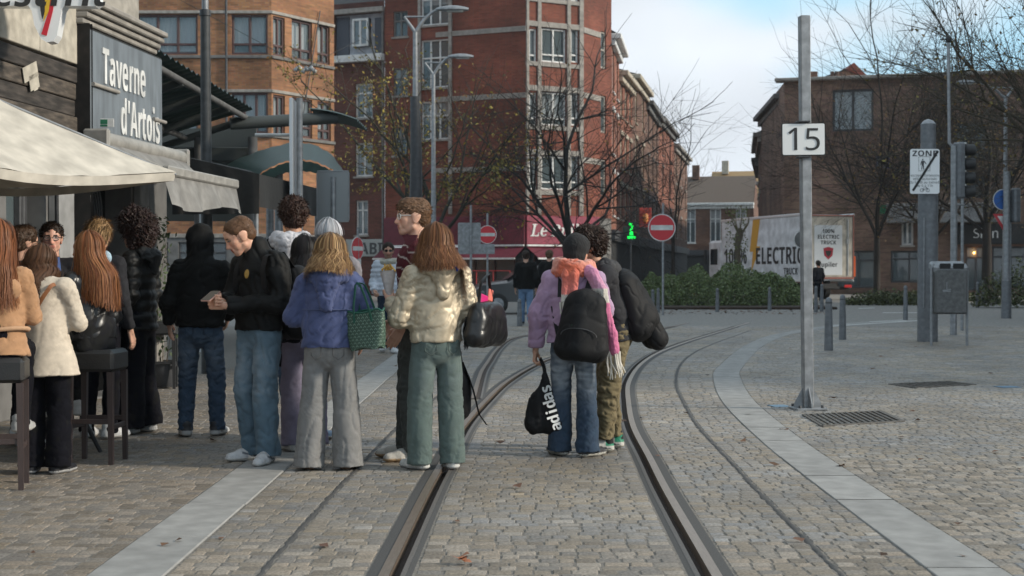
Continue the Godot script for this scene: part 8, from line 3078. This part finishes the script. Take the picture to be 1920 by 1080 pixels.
	m = MB.new()
	for s in [-1.0, 1.0]:
		m.xf = Transform3D(Basis(Vector3.UP, s * 0.9) * Basis(Vector3.RIGHT, -0.35), Vector3(s * 0.07, 1.46, 0.045))
		m.prism(PackedVector2Array([Vector2(-0.06, 0.045), Vector2(0.06, 0.045), Vector2(s * 0.05, -0.06), Vector2(-s * 0.02, -0.02)]), -0.005, 0.005)
	part(p, "collar", m, cloth(c3(0.085, 0.014, 0.022)))

	# 15 gold jacket
	p = person("woman in a shiny gold hooded jacket and sage green jeans with long auburn hair", gnd(818, 881), 1.665, 203, {"turn": 16.0,
		"J": {"el": Vector3(0.265, 1.09, 0.03), "wl": Vector3(0.265, 1.21, 0.25), "er": Vector3(-0.25, 1.14, -0.02), "wr": Vector3(-0.18, 1.12, 0.22), "al": Vector3(0.115, 0.085, 0.03), "ar": Vector3(-0.115, 0.085, -0.03), "kl": Vector3(0.112, 0.50, 0.04), "kr": Vector3(-0.11, 0.50, 0.01)},
		"hand_l": "grip", "hand_dir_l": Vector3(0.0, 0.22, 0.14), "thumb_l": Vector3(-1, 0.4, 0),
		"trousers": {"col": c3(0.125, 0.165, 0.155), "hip": 0.162, "thigh": 0.097, "knee": 0.092, "hem": 0.094, "up": -0.045, "amp": 0.005, "amp2": 0.007, "f": Vector3(6, 4, 6), "seat": 1, "fade": 0.10}, "shoes": {"col": c3(0.58, 0.57, 0.54), "sole": c3(0.62, 0.61, 0.58)}, "toe_l": 0.35, "toe_r": -0.1,
		"top": {"col": c3(0.50, 0.42, 0.31), "hem": 0.92, "chest": 0.20, "waist": 0.205, "hemr": 0.198, "sleeve": [0.098, 0.090, 0.060], "amp": 0.008, "amp2": 0.012, "crease": 0.011, "f": Vector3(4.5, 6, 4.5), "cell": 0.0095, "rough": 0.5, "metal": 0.36, "nscale": 0.2, "sheen": 0.0, "hood": "down", "hood_r": 0.055, "hood_drop": -0.19},
		"hair": {"kind": "long", "col": c3(0.12, 0.050, 0.022), "len": 0.20, "lock": [4.35, 1.1], "spread": 0.075, "back": 0.075, "vol": 0.012, "n": 620, "wave": 0.008, "streak": 0.25, "streak_col": c3(0.25, 0.115, 0.05), "taper": -0.1}})
	var lin := bag_lining(p)
	# paper cone of chips in her hand
	var cone := thing("chip_cone", "white paper cone of chips held by the woman in gold", "food")
	cone.transform = p.transform * Transform3D(Basis(Vector3.RIGHT, 0.15), Vector3(0.262, 1.325, 0.295))
	m = MB.new()
	m.lathe([Vector2(0.062, 0.10), Vector2(0.058, 0.10), Vector2(0.018, -0.10), Vector2(0.0, -0.10)], Vector3.ZERO, 18)
	part(cone, "paper", m, cloth(c3(0.52, 0.47, 0.45), 0.9, 0.3, 6.0))
	for i in 22:
		m = MB.new()
		var a := rng.randf() * TAU
		var rr := rng.randf() * 0.045
		m.box(Vector3(cos(a) * rr, 0.10 + rng.randf_range(-0.01, 0.03), sin(a) * rr), Vector3(0.011, 0.07, 0.011), Basis.from_euler(Vector3(rng.randf_range(-0.9, 0.9), rng.randf() * 3.0, rng.randf_range(-0.9, 0.9))), 0.002)
		part(cone, "chip", m, mat(c3(0.50, 0.29, 0.06) * rng.randf_range(0.8, 1.15), 0.6))
	# black shoulder bag
	var sb := bag("shoulder_bag", "large black leather bag hanging behind the woman in gold", "bag", p.transform * Transform3D(Basis(Vector3.UP, 0.75), Vector3(-0.375, 1.05, -0.03)), [[Vector3(-0.13, 0.10, 0), Vector3(0.13, 0.10, 0), 0.055, 0.055], [Vector3(-0.18, -0.09, 0), Vector3(0.18, -0.09, 0), 0.085, 0.085], [Vector3(-0.15, 0.02, 0), Vector3(0.15, 0.02, 0), 0.075, 0.075]], hide, {"amp": 0.008, "amp2": 0.012})
	strap(sb, [Vector3(-0.12, 0.13, 0), Vector3(-0.05, 0.30, 0), Vector3(0.02, 0.36, -0.03), Vector3(0.09, 0.30, 0), Vector3(0.13, 0.13, 0)], 0.022, hide, Vector3(0, 0, 1))
	for q in [[Vector3(0.02, 0.17, 0.01), Vector3(0.12, 0.07, 0.02), c3(0.50, 0.01, 0.14)], [Vector3(-0.07, 0.20, 0.0), Vector3(0.07, 0.09, 0.015), c3(0.62, 0.16, 0.12)]]:
		m = MB.new()
		m.box(q[0], q[1], Basis(Vector3.BACK, 0.2), 0.006)
		part(sb, "packet", m, mat(q[2], 0.5))
	m = MB.new()
	for i in 6:
		var x := 0.12 + 0.012 * i
		m.tube([Vector3(x, 0.05, 0.075), Vector3(x + 0.01, -0.05, 0.095), Vector3(x, -0.17 - 0.01 * (i % 3), 0.085)], [0.006, 0.005, 0.003], 5)
	part(sb, "tassel", m, hide)
	# rucksack of the tall man, low behind the green jeans
	var rk := bag("backpack", "black rucksack hanging low between the tall man and the green jeans", "backpack", Transform3D(Basis(Vector3.UP, 0.3), gnd(862, 868) + Vector3(-0.02, 0.50, -0.25)), [[Vector3(-0.03, 0.26, 0), Vector3(-0.03, -0.12, 0), 0.055, 0.085], [Vector3(0.02, 0.05, 0), Vector3(0.0, -0.14, 0), 0.07, 0.08]], nylon)
	strap(rk, [Vector3(0.02, 0.20, 0.05), Vector3(0.09, 0.0, 0.08), Vector3(0.14, -0.18, 0.06), Vector3(0.20, -0.26, 0.05)], 0.032, nylon, Vector3(0, 0, 1))

	# 16, 17 walkers far off
	person("walking man in a black jacket and light blue jeans seen from behind", gnd(986, 609), 1.83, 182, {"q": 1.6,
		"J": {"al": Vector3(0.09, 0.085, 0.10), "ar": Vector3(-0.09, 0.13, -0.24), "kr": Vector3(-0.09, 0.50, 0.0), "kl": Vector3(0.09, 0.50, 0.08)}, "heel_r": 0.9,
		"trousers": {"col": denim * 2.0, "knee": 0.08, "hem": 0.07}, "shoes": {"col": black, "sole": c3(0.5, 0.5, 0.5)}, "top": {"col": c3(0.0068, 0.0068, 0.0078), "hem": 0.84, "chest": 0.22, "waist": 0.215, "hemr": 0.20, "sleeve": [0.10, 0.09, 0.07]},
		"hair": {"kind": "short", "col": c3(0.03, 0.018, 0.013), "n": 200}})
	person("walking man in a long black coat beside the light jeans, seen from behind", gnd(1030, 606), 1.86, 170, {"q": 1.6,
		"J": {"al": Vector3(0.09, 0.085, -0.10), "ar": Vector3(-0.09, 0.085, 0.12)},
		"trousers": {"col": black, "knee": 0.08, "hem": 0.07}, "top": {"name": "coat", "col": c3(0.0068, 0.0068, 0.0078), "hem": 0.62, "chest": 0.21, "waist": 0.205, "hemr": 0.22, "sleeve": [0.095, 0.085, 0.065]},
		"hair": {"kind": "short", "col": c3(0.10, 0.06, 0.035), "n": 200}})

	# 18 lilac jacket
	var scarf_cols := [c3(0.62, 0.14, 0.075), c3(0.66, 0.22, 0.20), c3(0.62, 0.60, 0.56)]
	p = person("woman in a lilac jacket and flared jeans with black knitted hat and orange scarf", gnd(1076, 856), 1.62, 166, {"nod": 4.0, "turn": -14.0,
		"J": {"neck": Vector3(0, 1.45, 0.02), "el": Vector3(0.285, 1.12, -0.02), "wl": Vector3(0.315, 0.84, 0.02), "er": Vector3(-0.22, 1.16, 0.12), "wr": Vector3(-0.18, 1.22, 0.36), "al": Vector3(0.12, 0.085, 0.02), "ar": Vector3(-0.12, 0.085, -0.03), "kl": Vector3(0.108, 0.50, 0.03)},
		"hand_l": "grip", "toe_l": 0.7, "toe_r": -0.5,
		"trousers": {"col": denim * 0.48, "hip": 0.168, "thigh": 0.100, "knee": 0.080, "hem": 0.10, "up": -0.05, "fade": 0.85, "amp": 0.008, "amp2": 0.010, "seat": 1}, "shoes": {"col": c3(0.03, 0.03, 0.035), "sole": c3(0.58, 0.56, 0.50)},
		"top": {"col": c3(0.42, 0.285, 0.42), "hem": 0.90, "chest": 0.205, "waist": 0.21, "hemr": 0.215, "sleeve": [0.098, 0.09, 0.066], "amp": 0.010, "amp2": 0.014, "hood": "down", "hood_r": 0.05, "sheen": 0.3}})
	var H18 := head_of(p)
	var cap := surf([[H18 * Vector3(0, 0.05, -0.03), H18 * Vector3(0, 0.055, 0.015), 0.100, 0.096], [H18 * Vector3(0, 0.02, -0.035), H18 * Vector3(0, -0.02, -0.045), 0.098, 0.09], [H18 * Vector3(0, 0.10, -0.03), H18 * Vector3(0, 0.105, -0.03), 0.06, 0.05]], 0.008, 0.02, {"amp": 0.003, "f": Vector3(90, 12, 90), "amp2": 0.002})
	part(p, "knitted_hat", fuse([cap]), cloth(c3(0.011, 0.011, 0.012), 0.95, 0.6, 14.0))
	scarf(p)
	# black rucksack on her back
	var r18 := bag("backpack", "black rucksack with green tag worn over the lilac jacket", "backpack", p.transform * Transform3D(Basis(Vector3.BACK, 0.08), Vector3(-0.115, 1.03, -0.245)), [[Vector3(-0.09, 0.18, 0.02), Vector3(-0.12, -0.16, 0), 0.085, 0.105], [Vector3(0.07, 0.18, 0.02), Vector3(0.11, -0.16, 0), 0.085, 0.105], [Vector3(0, -0.03, -0.06), Vector3(0, -0.15, -0.07), 0.10, 0.10], [Vector3(0, 0.22, 0), Vector3(0, 0.1, -0.02), 0.08, 0.09]], nylon, {"amp2": 0.010})
	strap(r18, [Vector3(0.17, -0.19, 0.08), Vector3(0.235, 0.0, 0.13), Vector3(0.28, 0.14, 0.17)], 0.035, blackm, Vector3(0.6, -0.4, 0), "side_strap")
	for s in [-1.0, 1.0]:
		strap(r18, [Vector3(0.10 + s * 0.10, 0.22, 0.06), Vector3(0.11 + s * 0.12, 0.40, 0.17), Vector3(0.12 + s * 0.13, 0.36, 0.36), Vector3(0.12 + s * 0.2, 0.0, 0.30)], 0.05, nylon)
	m = MB.new()
	m.tube([Vector3(0.05, 0.06, -0.115), Vector3(0.05, -0.02, -0.125), Vector3(0.062, -0.08, -0.13)], [0.008, 0.013, 0.006], 8)
	part(r18, "green_tag", m, mat(c3(0.0, 0.22, 0.08), 0.4))
	m = MB.new()
	var zp := []
	for i in 13:
		var a := PI * i / 12.0
		zp.append(Vector3(cos(a) * 0.14, -0.06 + sin(a) * 0.06, -0.165 + 0.05 * absf(cos(a))))
	m.tube(zp, [0.004], 5, false)
	part(r18, "zip", m, wm.anthracite)
	# drawstring sack hanging from her hand
	var wrist: Vector3 = p.transform * Vector3(0.325, 0.755, 0.03)
	var sk := bag("drawstring_sack", "black drawstring sports sack with white lettering hanging from the lilac sleeve", "bag", Transform3D(Basis(Vector3.UP, -0.12), wrist + Vector3(0.075, -0.31, 0.06)), [[Vector3(0.0, 0.20, 0), Vector3(0.0, 0.05, 0), 0.022, 0.075, FWD, 0.6], [Vector3(-0.055, 0.0, 0), Vector3(-0.075, -0.13, 0), 0.075, 0.085, FWD, 0.7], [Vector3(0.05, 0.0, 0), Vector3(0.075, -0.13, 0), 0.075, 0.085, FWD, 0.7], [Vector3(-0.08, -0.17, 0), Vector3(0.08, -0.17, 0), 0.06, 0.06, FWD, 0.9]], nylon, {"amp": 0.010, "amp2": 0.014, "f": Vector3(10, 5, 10), "k": 0.04})
	strap(sk, [Vector3(0.0, 0.19, 0), Vector3(-0.01, 0.26, 0), Vector3(-0.04, 0.32, -0.04)], 0.02, nylon)
	strap(sk, [Vector3(0.01, 0.19, 0), Vector3(0.0, 0.27, 0.02), Vector3(-0.035, 0.33, -0.03)], 0.014, nylon)
	for i in 6:
		var q := i / 5.0
		var o := part(sk, "letter", letters("adidas"[i], 0.082, 0.003), wm.white)
		var ct := Vector3(lerpf(0.088, 0.010, q), lerpf(-0.165, 0.105, q), lerpf(0.082, 0.052, q))
		o.transform = Transform3D(Basis(Vector3.UP, 0.35) * Basis(Vector3.RIGHT, -0.08) * Basis(Vector3.BACK, 1.85), ct)

	# 19 young man leaning in, loaded with rucksacks
	p = person("curly-haired young man in khaki cargo trousers leaning towards the lilac jacket", gnd(1154, 845), 1.68, -82, {"nod": 6.0, "skin": c3(0.45, 0.25, 0.17),
		"J": {"neck": Vector3(0.0, 1.44, 0.16), "chest": Vector3(0, 1.28, 0.08), "waist": Vector3(0, 1.08, 0.03), "sl": Vector3(0.175, 1.375, 0.11), "sr": Vector3(-0.175, 1.375, 0.11), "el": Vector3(0.24, 1.18, 0.30), "er": Vector3(-0.24, 1.20, 0.30), "wl": Vector3(0.05, 1.22, 0.48), "wr": Vector3(-0.08, 1.18, 0.46), "al": Vector3(0.10, 0.085, 0.10), "ar": Vector3(-0.14, 0.085, -0.03), "kl": Vector3(0.11, 0.50, 0.08), "kr": Vector3(-0.13, 0.50, 0.04)},
		"toe_l": 0.1, "toe_r": -0.1,
		"trousers": {"col": c3(0.205, 0.165, 0.095), "hip": 0.17, "thigh": 0.108, "knee": 0.095, "hem": 0.066, "up": 0.015, "amp": 0.012, "amp2": 0.020, "f": Vector3(8, 15, 8), "pockets": false}, "shoes": {"col": c3(0.52, 0.50, 0.46), "accent": c3(0.0, 0.20, 0.11), "sole": c3(0.55, 0.52, 0.45), "stripe": c3(0.012, 0.012, 0.02)},
		"top": {"col": c3(0.035, 0.035, 0.038), "hem": 0.86, "chest": 0.205, "waist": 0.205, "hemr": 0.20, "sleeve": [0.095, 0.085, 0.06], "hood": "down", "hood_r": 0.07, "hood_col": c3(0.055, 0.055, 0.06), "hood_drop": -0.08},
		"hair": {"kind": "short", "col": c3(0.028, 0.016, 0.012), "vol": 0.028, "n": 1300, "len": 0.035, "amp": 0.012, "amp2": 0.012, "wild": 1.2, "stand": 0.6, "f": Vector3(60, 60, 60)}})
	m = MB.new()
	m.box(Vector3(-0.222, 0.60, 0.03), Vector3(0.025, 0.17, 0.14), Basis(Vector3.BACK, -0.05), 0.01)
	m.box(Vector3(-0.236, 0.67, 0.03), Vector3(0.015, 0.05, 0.15), Basis(Vector3.BACK, -0.05), 0.006)
	part(p, "cargo_pocket", m, cloth(c3(0.20, 0.16, 0.092)))
	for s in ["l", "r"]:
		m = MB.new()
		var A: Vector3 = default_joints()["a" + s]
		m.tube([Vector3(0.10 if s == "l" else -0.14, 0.07, 0.08 if s == "l" else -0.05), Vector3(0.10 if s == "l" else -0.14, 0.14, 0.085 if s == "l" else -0.04)], [0.046, 0.046], 12)
		part(p, "sock", m, cloth(black))
	var r19 := bag("backpack", "large black rucksack on the back of the man in khaki", "backpack", p.transform * Transform3D(Basis(Vector3.RIGHT, 0.25), Vector3(-0.02, 1.12, -0.12)).scaled_local(Vector3(0.9, 0.95, 0.85)), [[Vector3(-0.12, 0.20, 0.02), Vector3(-0.13, -0.16, 0), 0.10, 0.12], [Vector3(0.12, 0.20, 0.02), Vector3(0.13, -0.16, 0), 0.10, 0.12], [Vector3(0, 0.05, -0.08), Vector3(0, -0.14, -0.09), 0.12, 0.12], [Vector3(0, 0.24, 0), Vector3(0, 0.20, -0.03), 0.09, 0.09], [Vector3(-0.10, -0.10, -0.12), Vector3(0.10, -0.10, -0.12), 0.09, 0.09]], nylon, {"amp2": 0.016, "k": 0.13})
	strap(r19, [Vector3(-0.15, 0.25, 0.06), Vector3(-0.16, 0.32, 0.22), Vector3(-0.19, 0.12, 0.34), Vector3(-0.22, -0.10, 0.14)], 0.05, nylon, Vector3(1, 0, 0))
	m = MB.new()
	m.tube([Vector3(-0.232, 0.16, -0.03), Vector3(-0.25, 0.02, -0.03), Vector3(-0.245, -0.16, -0.03)], [0.004], 5)
	part(r19, "zip", m, wm.galv)
	bag("duffel_bag", "second rounded black bag hanging off the large rucksack", "bag", p.transform * Transform3D(Basis(Vector3.RIGHT, 0.55), Vector3(-0.04, 0.97, -0.29)).scaled_local(Vector3(0.85, 0.9, 0.85)), [[Vector3(-0.12, 0.11, 0), Vector3(-0.12, -0.10, 0.02), 0.085, 0.105], [Vector3(0.12, 0.11, 0), Vector3(0.12, -0.10, 0.02), 0.085, 0.105]], nylon, {"amp2": 0.016})

	# 20 stranger beside the truck
	person("distant stranger in dark clothes standing behind the truck", gnd(1534, 567), 1.72, 200, {"q": 1.8,
		"trousers": {"col": black}, "top": {"col": c3(0.02, 0.021, 0.024), "hem": 0.80, "sleeve": [0.09, 0.08, 0.065]}, "hair": {"kind": "short", "col": c3(0.02, 0.015, 0.012), "n": 100, "vol": 0.015}})

func bag_lining(p: Node3D) -> MeshInstance3D:
	# bright blue lining turned out at the neck of the gold hood
	var N := Vector3(0, 1.455, -0.02)
	var s := surf([[N + Vector3(-0.085, 0.035, 0.0), N + Vector3(-0.06, 0.03, -0.10), 0.032, 0.036], [N + Vector3(0.085, 0.035, 0.0), N + Vector3(0.06, 0.03, -0.10), 0.032, 0.036], [N + Vector3(-0.06, 0.03, -0.10), N + Vector3(0.06, 0.03, -0.10), 0.036, 0.036], [N + Vector3(-0.11, 0.0, -0.06), N + Vector3(-0.09, -0.01, -0.12), 0.03, 0.03]], 0.009, 0.02, {"amp": 0.004, "f": Vector3(20, 20, 20)})
	return part(p, "hood_lining", fuse([s]), cloth(c3(0.02, 0.065, 0.42), 0.8))

func tote_tex() -> ImageTexture:
	# woven-in print: dark green ground with small pale chevrons
	var W := 128
	var im := Image.create(W, W, false, Image.FORMAT_RGB8)
	im.fill(Color(0.16, 0.25, 0.20))
	for y in 8:
		for x in 5:
			var cx := x * 26 + (13 if y % 2 else 0)
			for k in 9:
				for s in [-1, 1]:
					for w in 3:
						var px := posmod(cx + s * k, W)
						var py := posmod(y * 16 + k + w * 2, W)
						im.set_pixel(px, py, Color(0.66, 0.74, 0.68) if w < 2 else Color(0.36, 0.52, 0.44))
	return ImageTexture.create_from_image(im)

func scarf_ring(t: Node3D, c: Vector3, r: float, th: float, col: Color) -> void:
	var b := []
	for i in 12:
		var a := TAU * i / 12.0
		var a2 := TAU * (i + 1) / 12.0
		b.append([c + Vector3(cos(a) * r, 0.012 * sin(a * 2.0), sin(a) * r), c + Vector3(cos(a2) * r, 0.012 * sin(a2 * 2.0), sin(a2) * r), th, th])
	var s := surf(b, 0.012, 0.02, {"amp": 0.008, "f": Vector3(12, 30, 12), "amp2": 0.012})
	part(t, "scarf", fuse([s]), cloth(col, 0.95, 0.6, 8.0))

func scarf(t: Node3D) -> void:
	# thick wound scarf, one end down the back, the other past the hip
	var N := Vector3(0, 1.47, 0.015)
	var b := []
	for k in 2:
		for i in 12:
			var a := TAU * i / 12.0
			var a2 := TAU * (i + 1) / 12.0
			var r := 0.132 - 0.012 * k
			b.append([N + Vector3(cos(a) * r, 0.045 * k + 0.015 * sin(a + k), sin(a) * r - 0.005), N + Vector3(cos(a2) * r, 0.045 * k + 0.015 * sin(a2 + k), sin(a2) * r - 0.005), 0.05, 0.05])
	var orange := c3(0.60, 0.13, 0.07)
	var pink := c3(0.58, 0.22, 0.36)
	var cream := c3(0.58, 0.54, 0.48)
	var ring := surf(b, 0.010, 0.02, {"amp": 0.006, "f": Vector3(14, 26, 14), "amp2": 0.010})
	ring = tint(ring, func(p, _n): return orange.lerp(c3(0.66, 0.27, 0.20), clampf(0.5 + 1.4 * nz.get_noise_3d(p.x * 5.0, p.y * 9.0, p.z * 5.0), 0.0, 1.0)))
	# tail down the middle of the back
	var x0 := -0.005
	var tail := surf([[Vector3(x0 - 0.03, 1.53, -0.10), Vector3(x0 - 0.035, 1.43, -0.155), 0.036, 0.036], [Vector3(x0 + 0.03, 1.53, -0.10), Vector3(x0 + 0.035, 1.43, -0.155), 0.036, 0.036], [Vector3(x0 - 0.035, 1.43, -0.155), Vector3(x0 - 0.035, 1.215, -0.215), 0.034, 0.030, FWD, 0.7, true], [Vector3(x0 + 0.035, 1.43, -0.155), Vector3(x0 + 0.035, 1.215, -0.215), 0.034, 0.030, FWD, 0.7, true]], 0.009, 0.018, {"amp": 0.003, "f": Vector3(60, 5, 60), "amp2": 0.005})
	tail = tint(tail, func(p, _n): return orange.lerp(c3(0.64, 0.20, 0.20), clampf((1.5 - p.y) * 3.0, 0.0, 1.0)) if p.y > 1.285 + 0.01 * nz.get_noise_1d(p.x * 200.0) else cream)
	# the other end slung over the shoulder and down the side
	var e := [Vector3(-0.10, 1.50, -0.06), Vector3(-0.18, 1.45, -0.13), Vector3(-0.255, 1.32, -0.15), Vector3(-0.285, 1.10, -0.10), Vector3(-0.32, 0.98, -0.08), Vector3(-0.34, 0.84, -0.07)]
	var eb := []
	for i in e.size() - 1:
		eb.append([e[i], e[i + 1], 0.040, 0.040])
		eb.append([e[i] + Vector3(0.04, 0, 0.02), e[i + 1] + Vector3(0.045, 0, 0.02), 0.034, 0.034])
	var side := surf(eb, 0.010, 0.018, {"amp": 0.004, "f": Vector3(50, 6, 50), "amp2": 0.006})
	side = tint(side, func(p, _n): return pink.lerp(c3(0.60, 0.34, 0.46), clampf((1.5 - p.y) * 4.0, 0.0, 1.0)) if p.y > 1.33 else (cream if p.y > 1.22 else c3(0.60, 0.16, 0.30)))
	var sc := part(t, "scarf", fuse([ring, tail, side]), mat(c3(1, 1, 1), 0.95, {"vc": true, "tex": ntex("cloth", 0.02), "nrm": ntex("wrinkle", 0.012), "nscale": 0.6, "scale": 8.0, "sheen": 0.6}))
	# fringes
	var m := MB.new()
	m.col = cream
	for i in 16:
		var x := x0 + lerpf(-0.07, 0.07, i / 15.0)
		var p := Vector3(x, 1.225, -0.215 + rng.randf_range(-0.012, 0.02))
		m.tube([p, p + Vector3(rng.randf_range(-0.008, 0.008), -0.05, 0), p + Vector3(rng.randf_range(-0.015, 0.015), -rng.randf_range(0.085, 0.115), rng.randf_range(-0.01, 0.01))], [0.007, 0.007, 0.004], 5)
	for i in 18:
		var x := -0.35 + lerpf(-0.03, 0.075, i / 17.0)
		var p := Vector3(x, 0.84, -0.07 + rng.randf_range(-0.03, 0.03))
		m.tube([p, p + Vector3(rng.randf_range(-0.02, 0.01), -0.09, 0), p + Vector3(rng.randf_range(-0.06, 0.0), -rng.randf_range(0.16, 0.22), rng.randf_range(-0.02, 0.02))], [0.007, 0.007, 0.004], 5)
	part(sc, "fringe", m, mat(c3(1, 1, 1), 0.95, {"vc": true}))
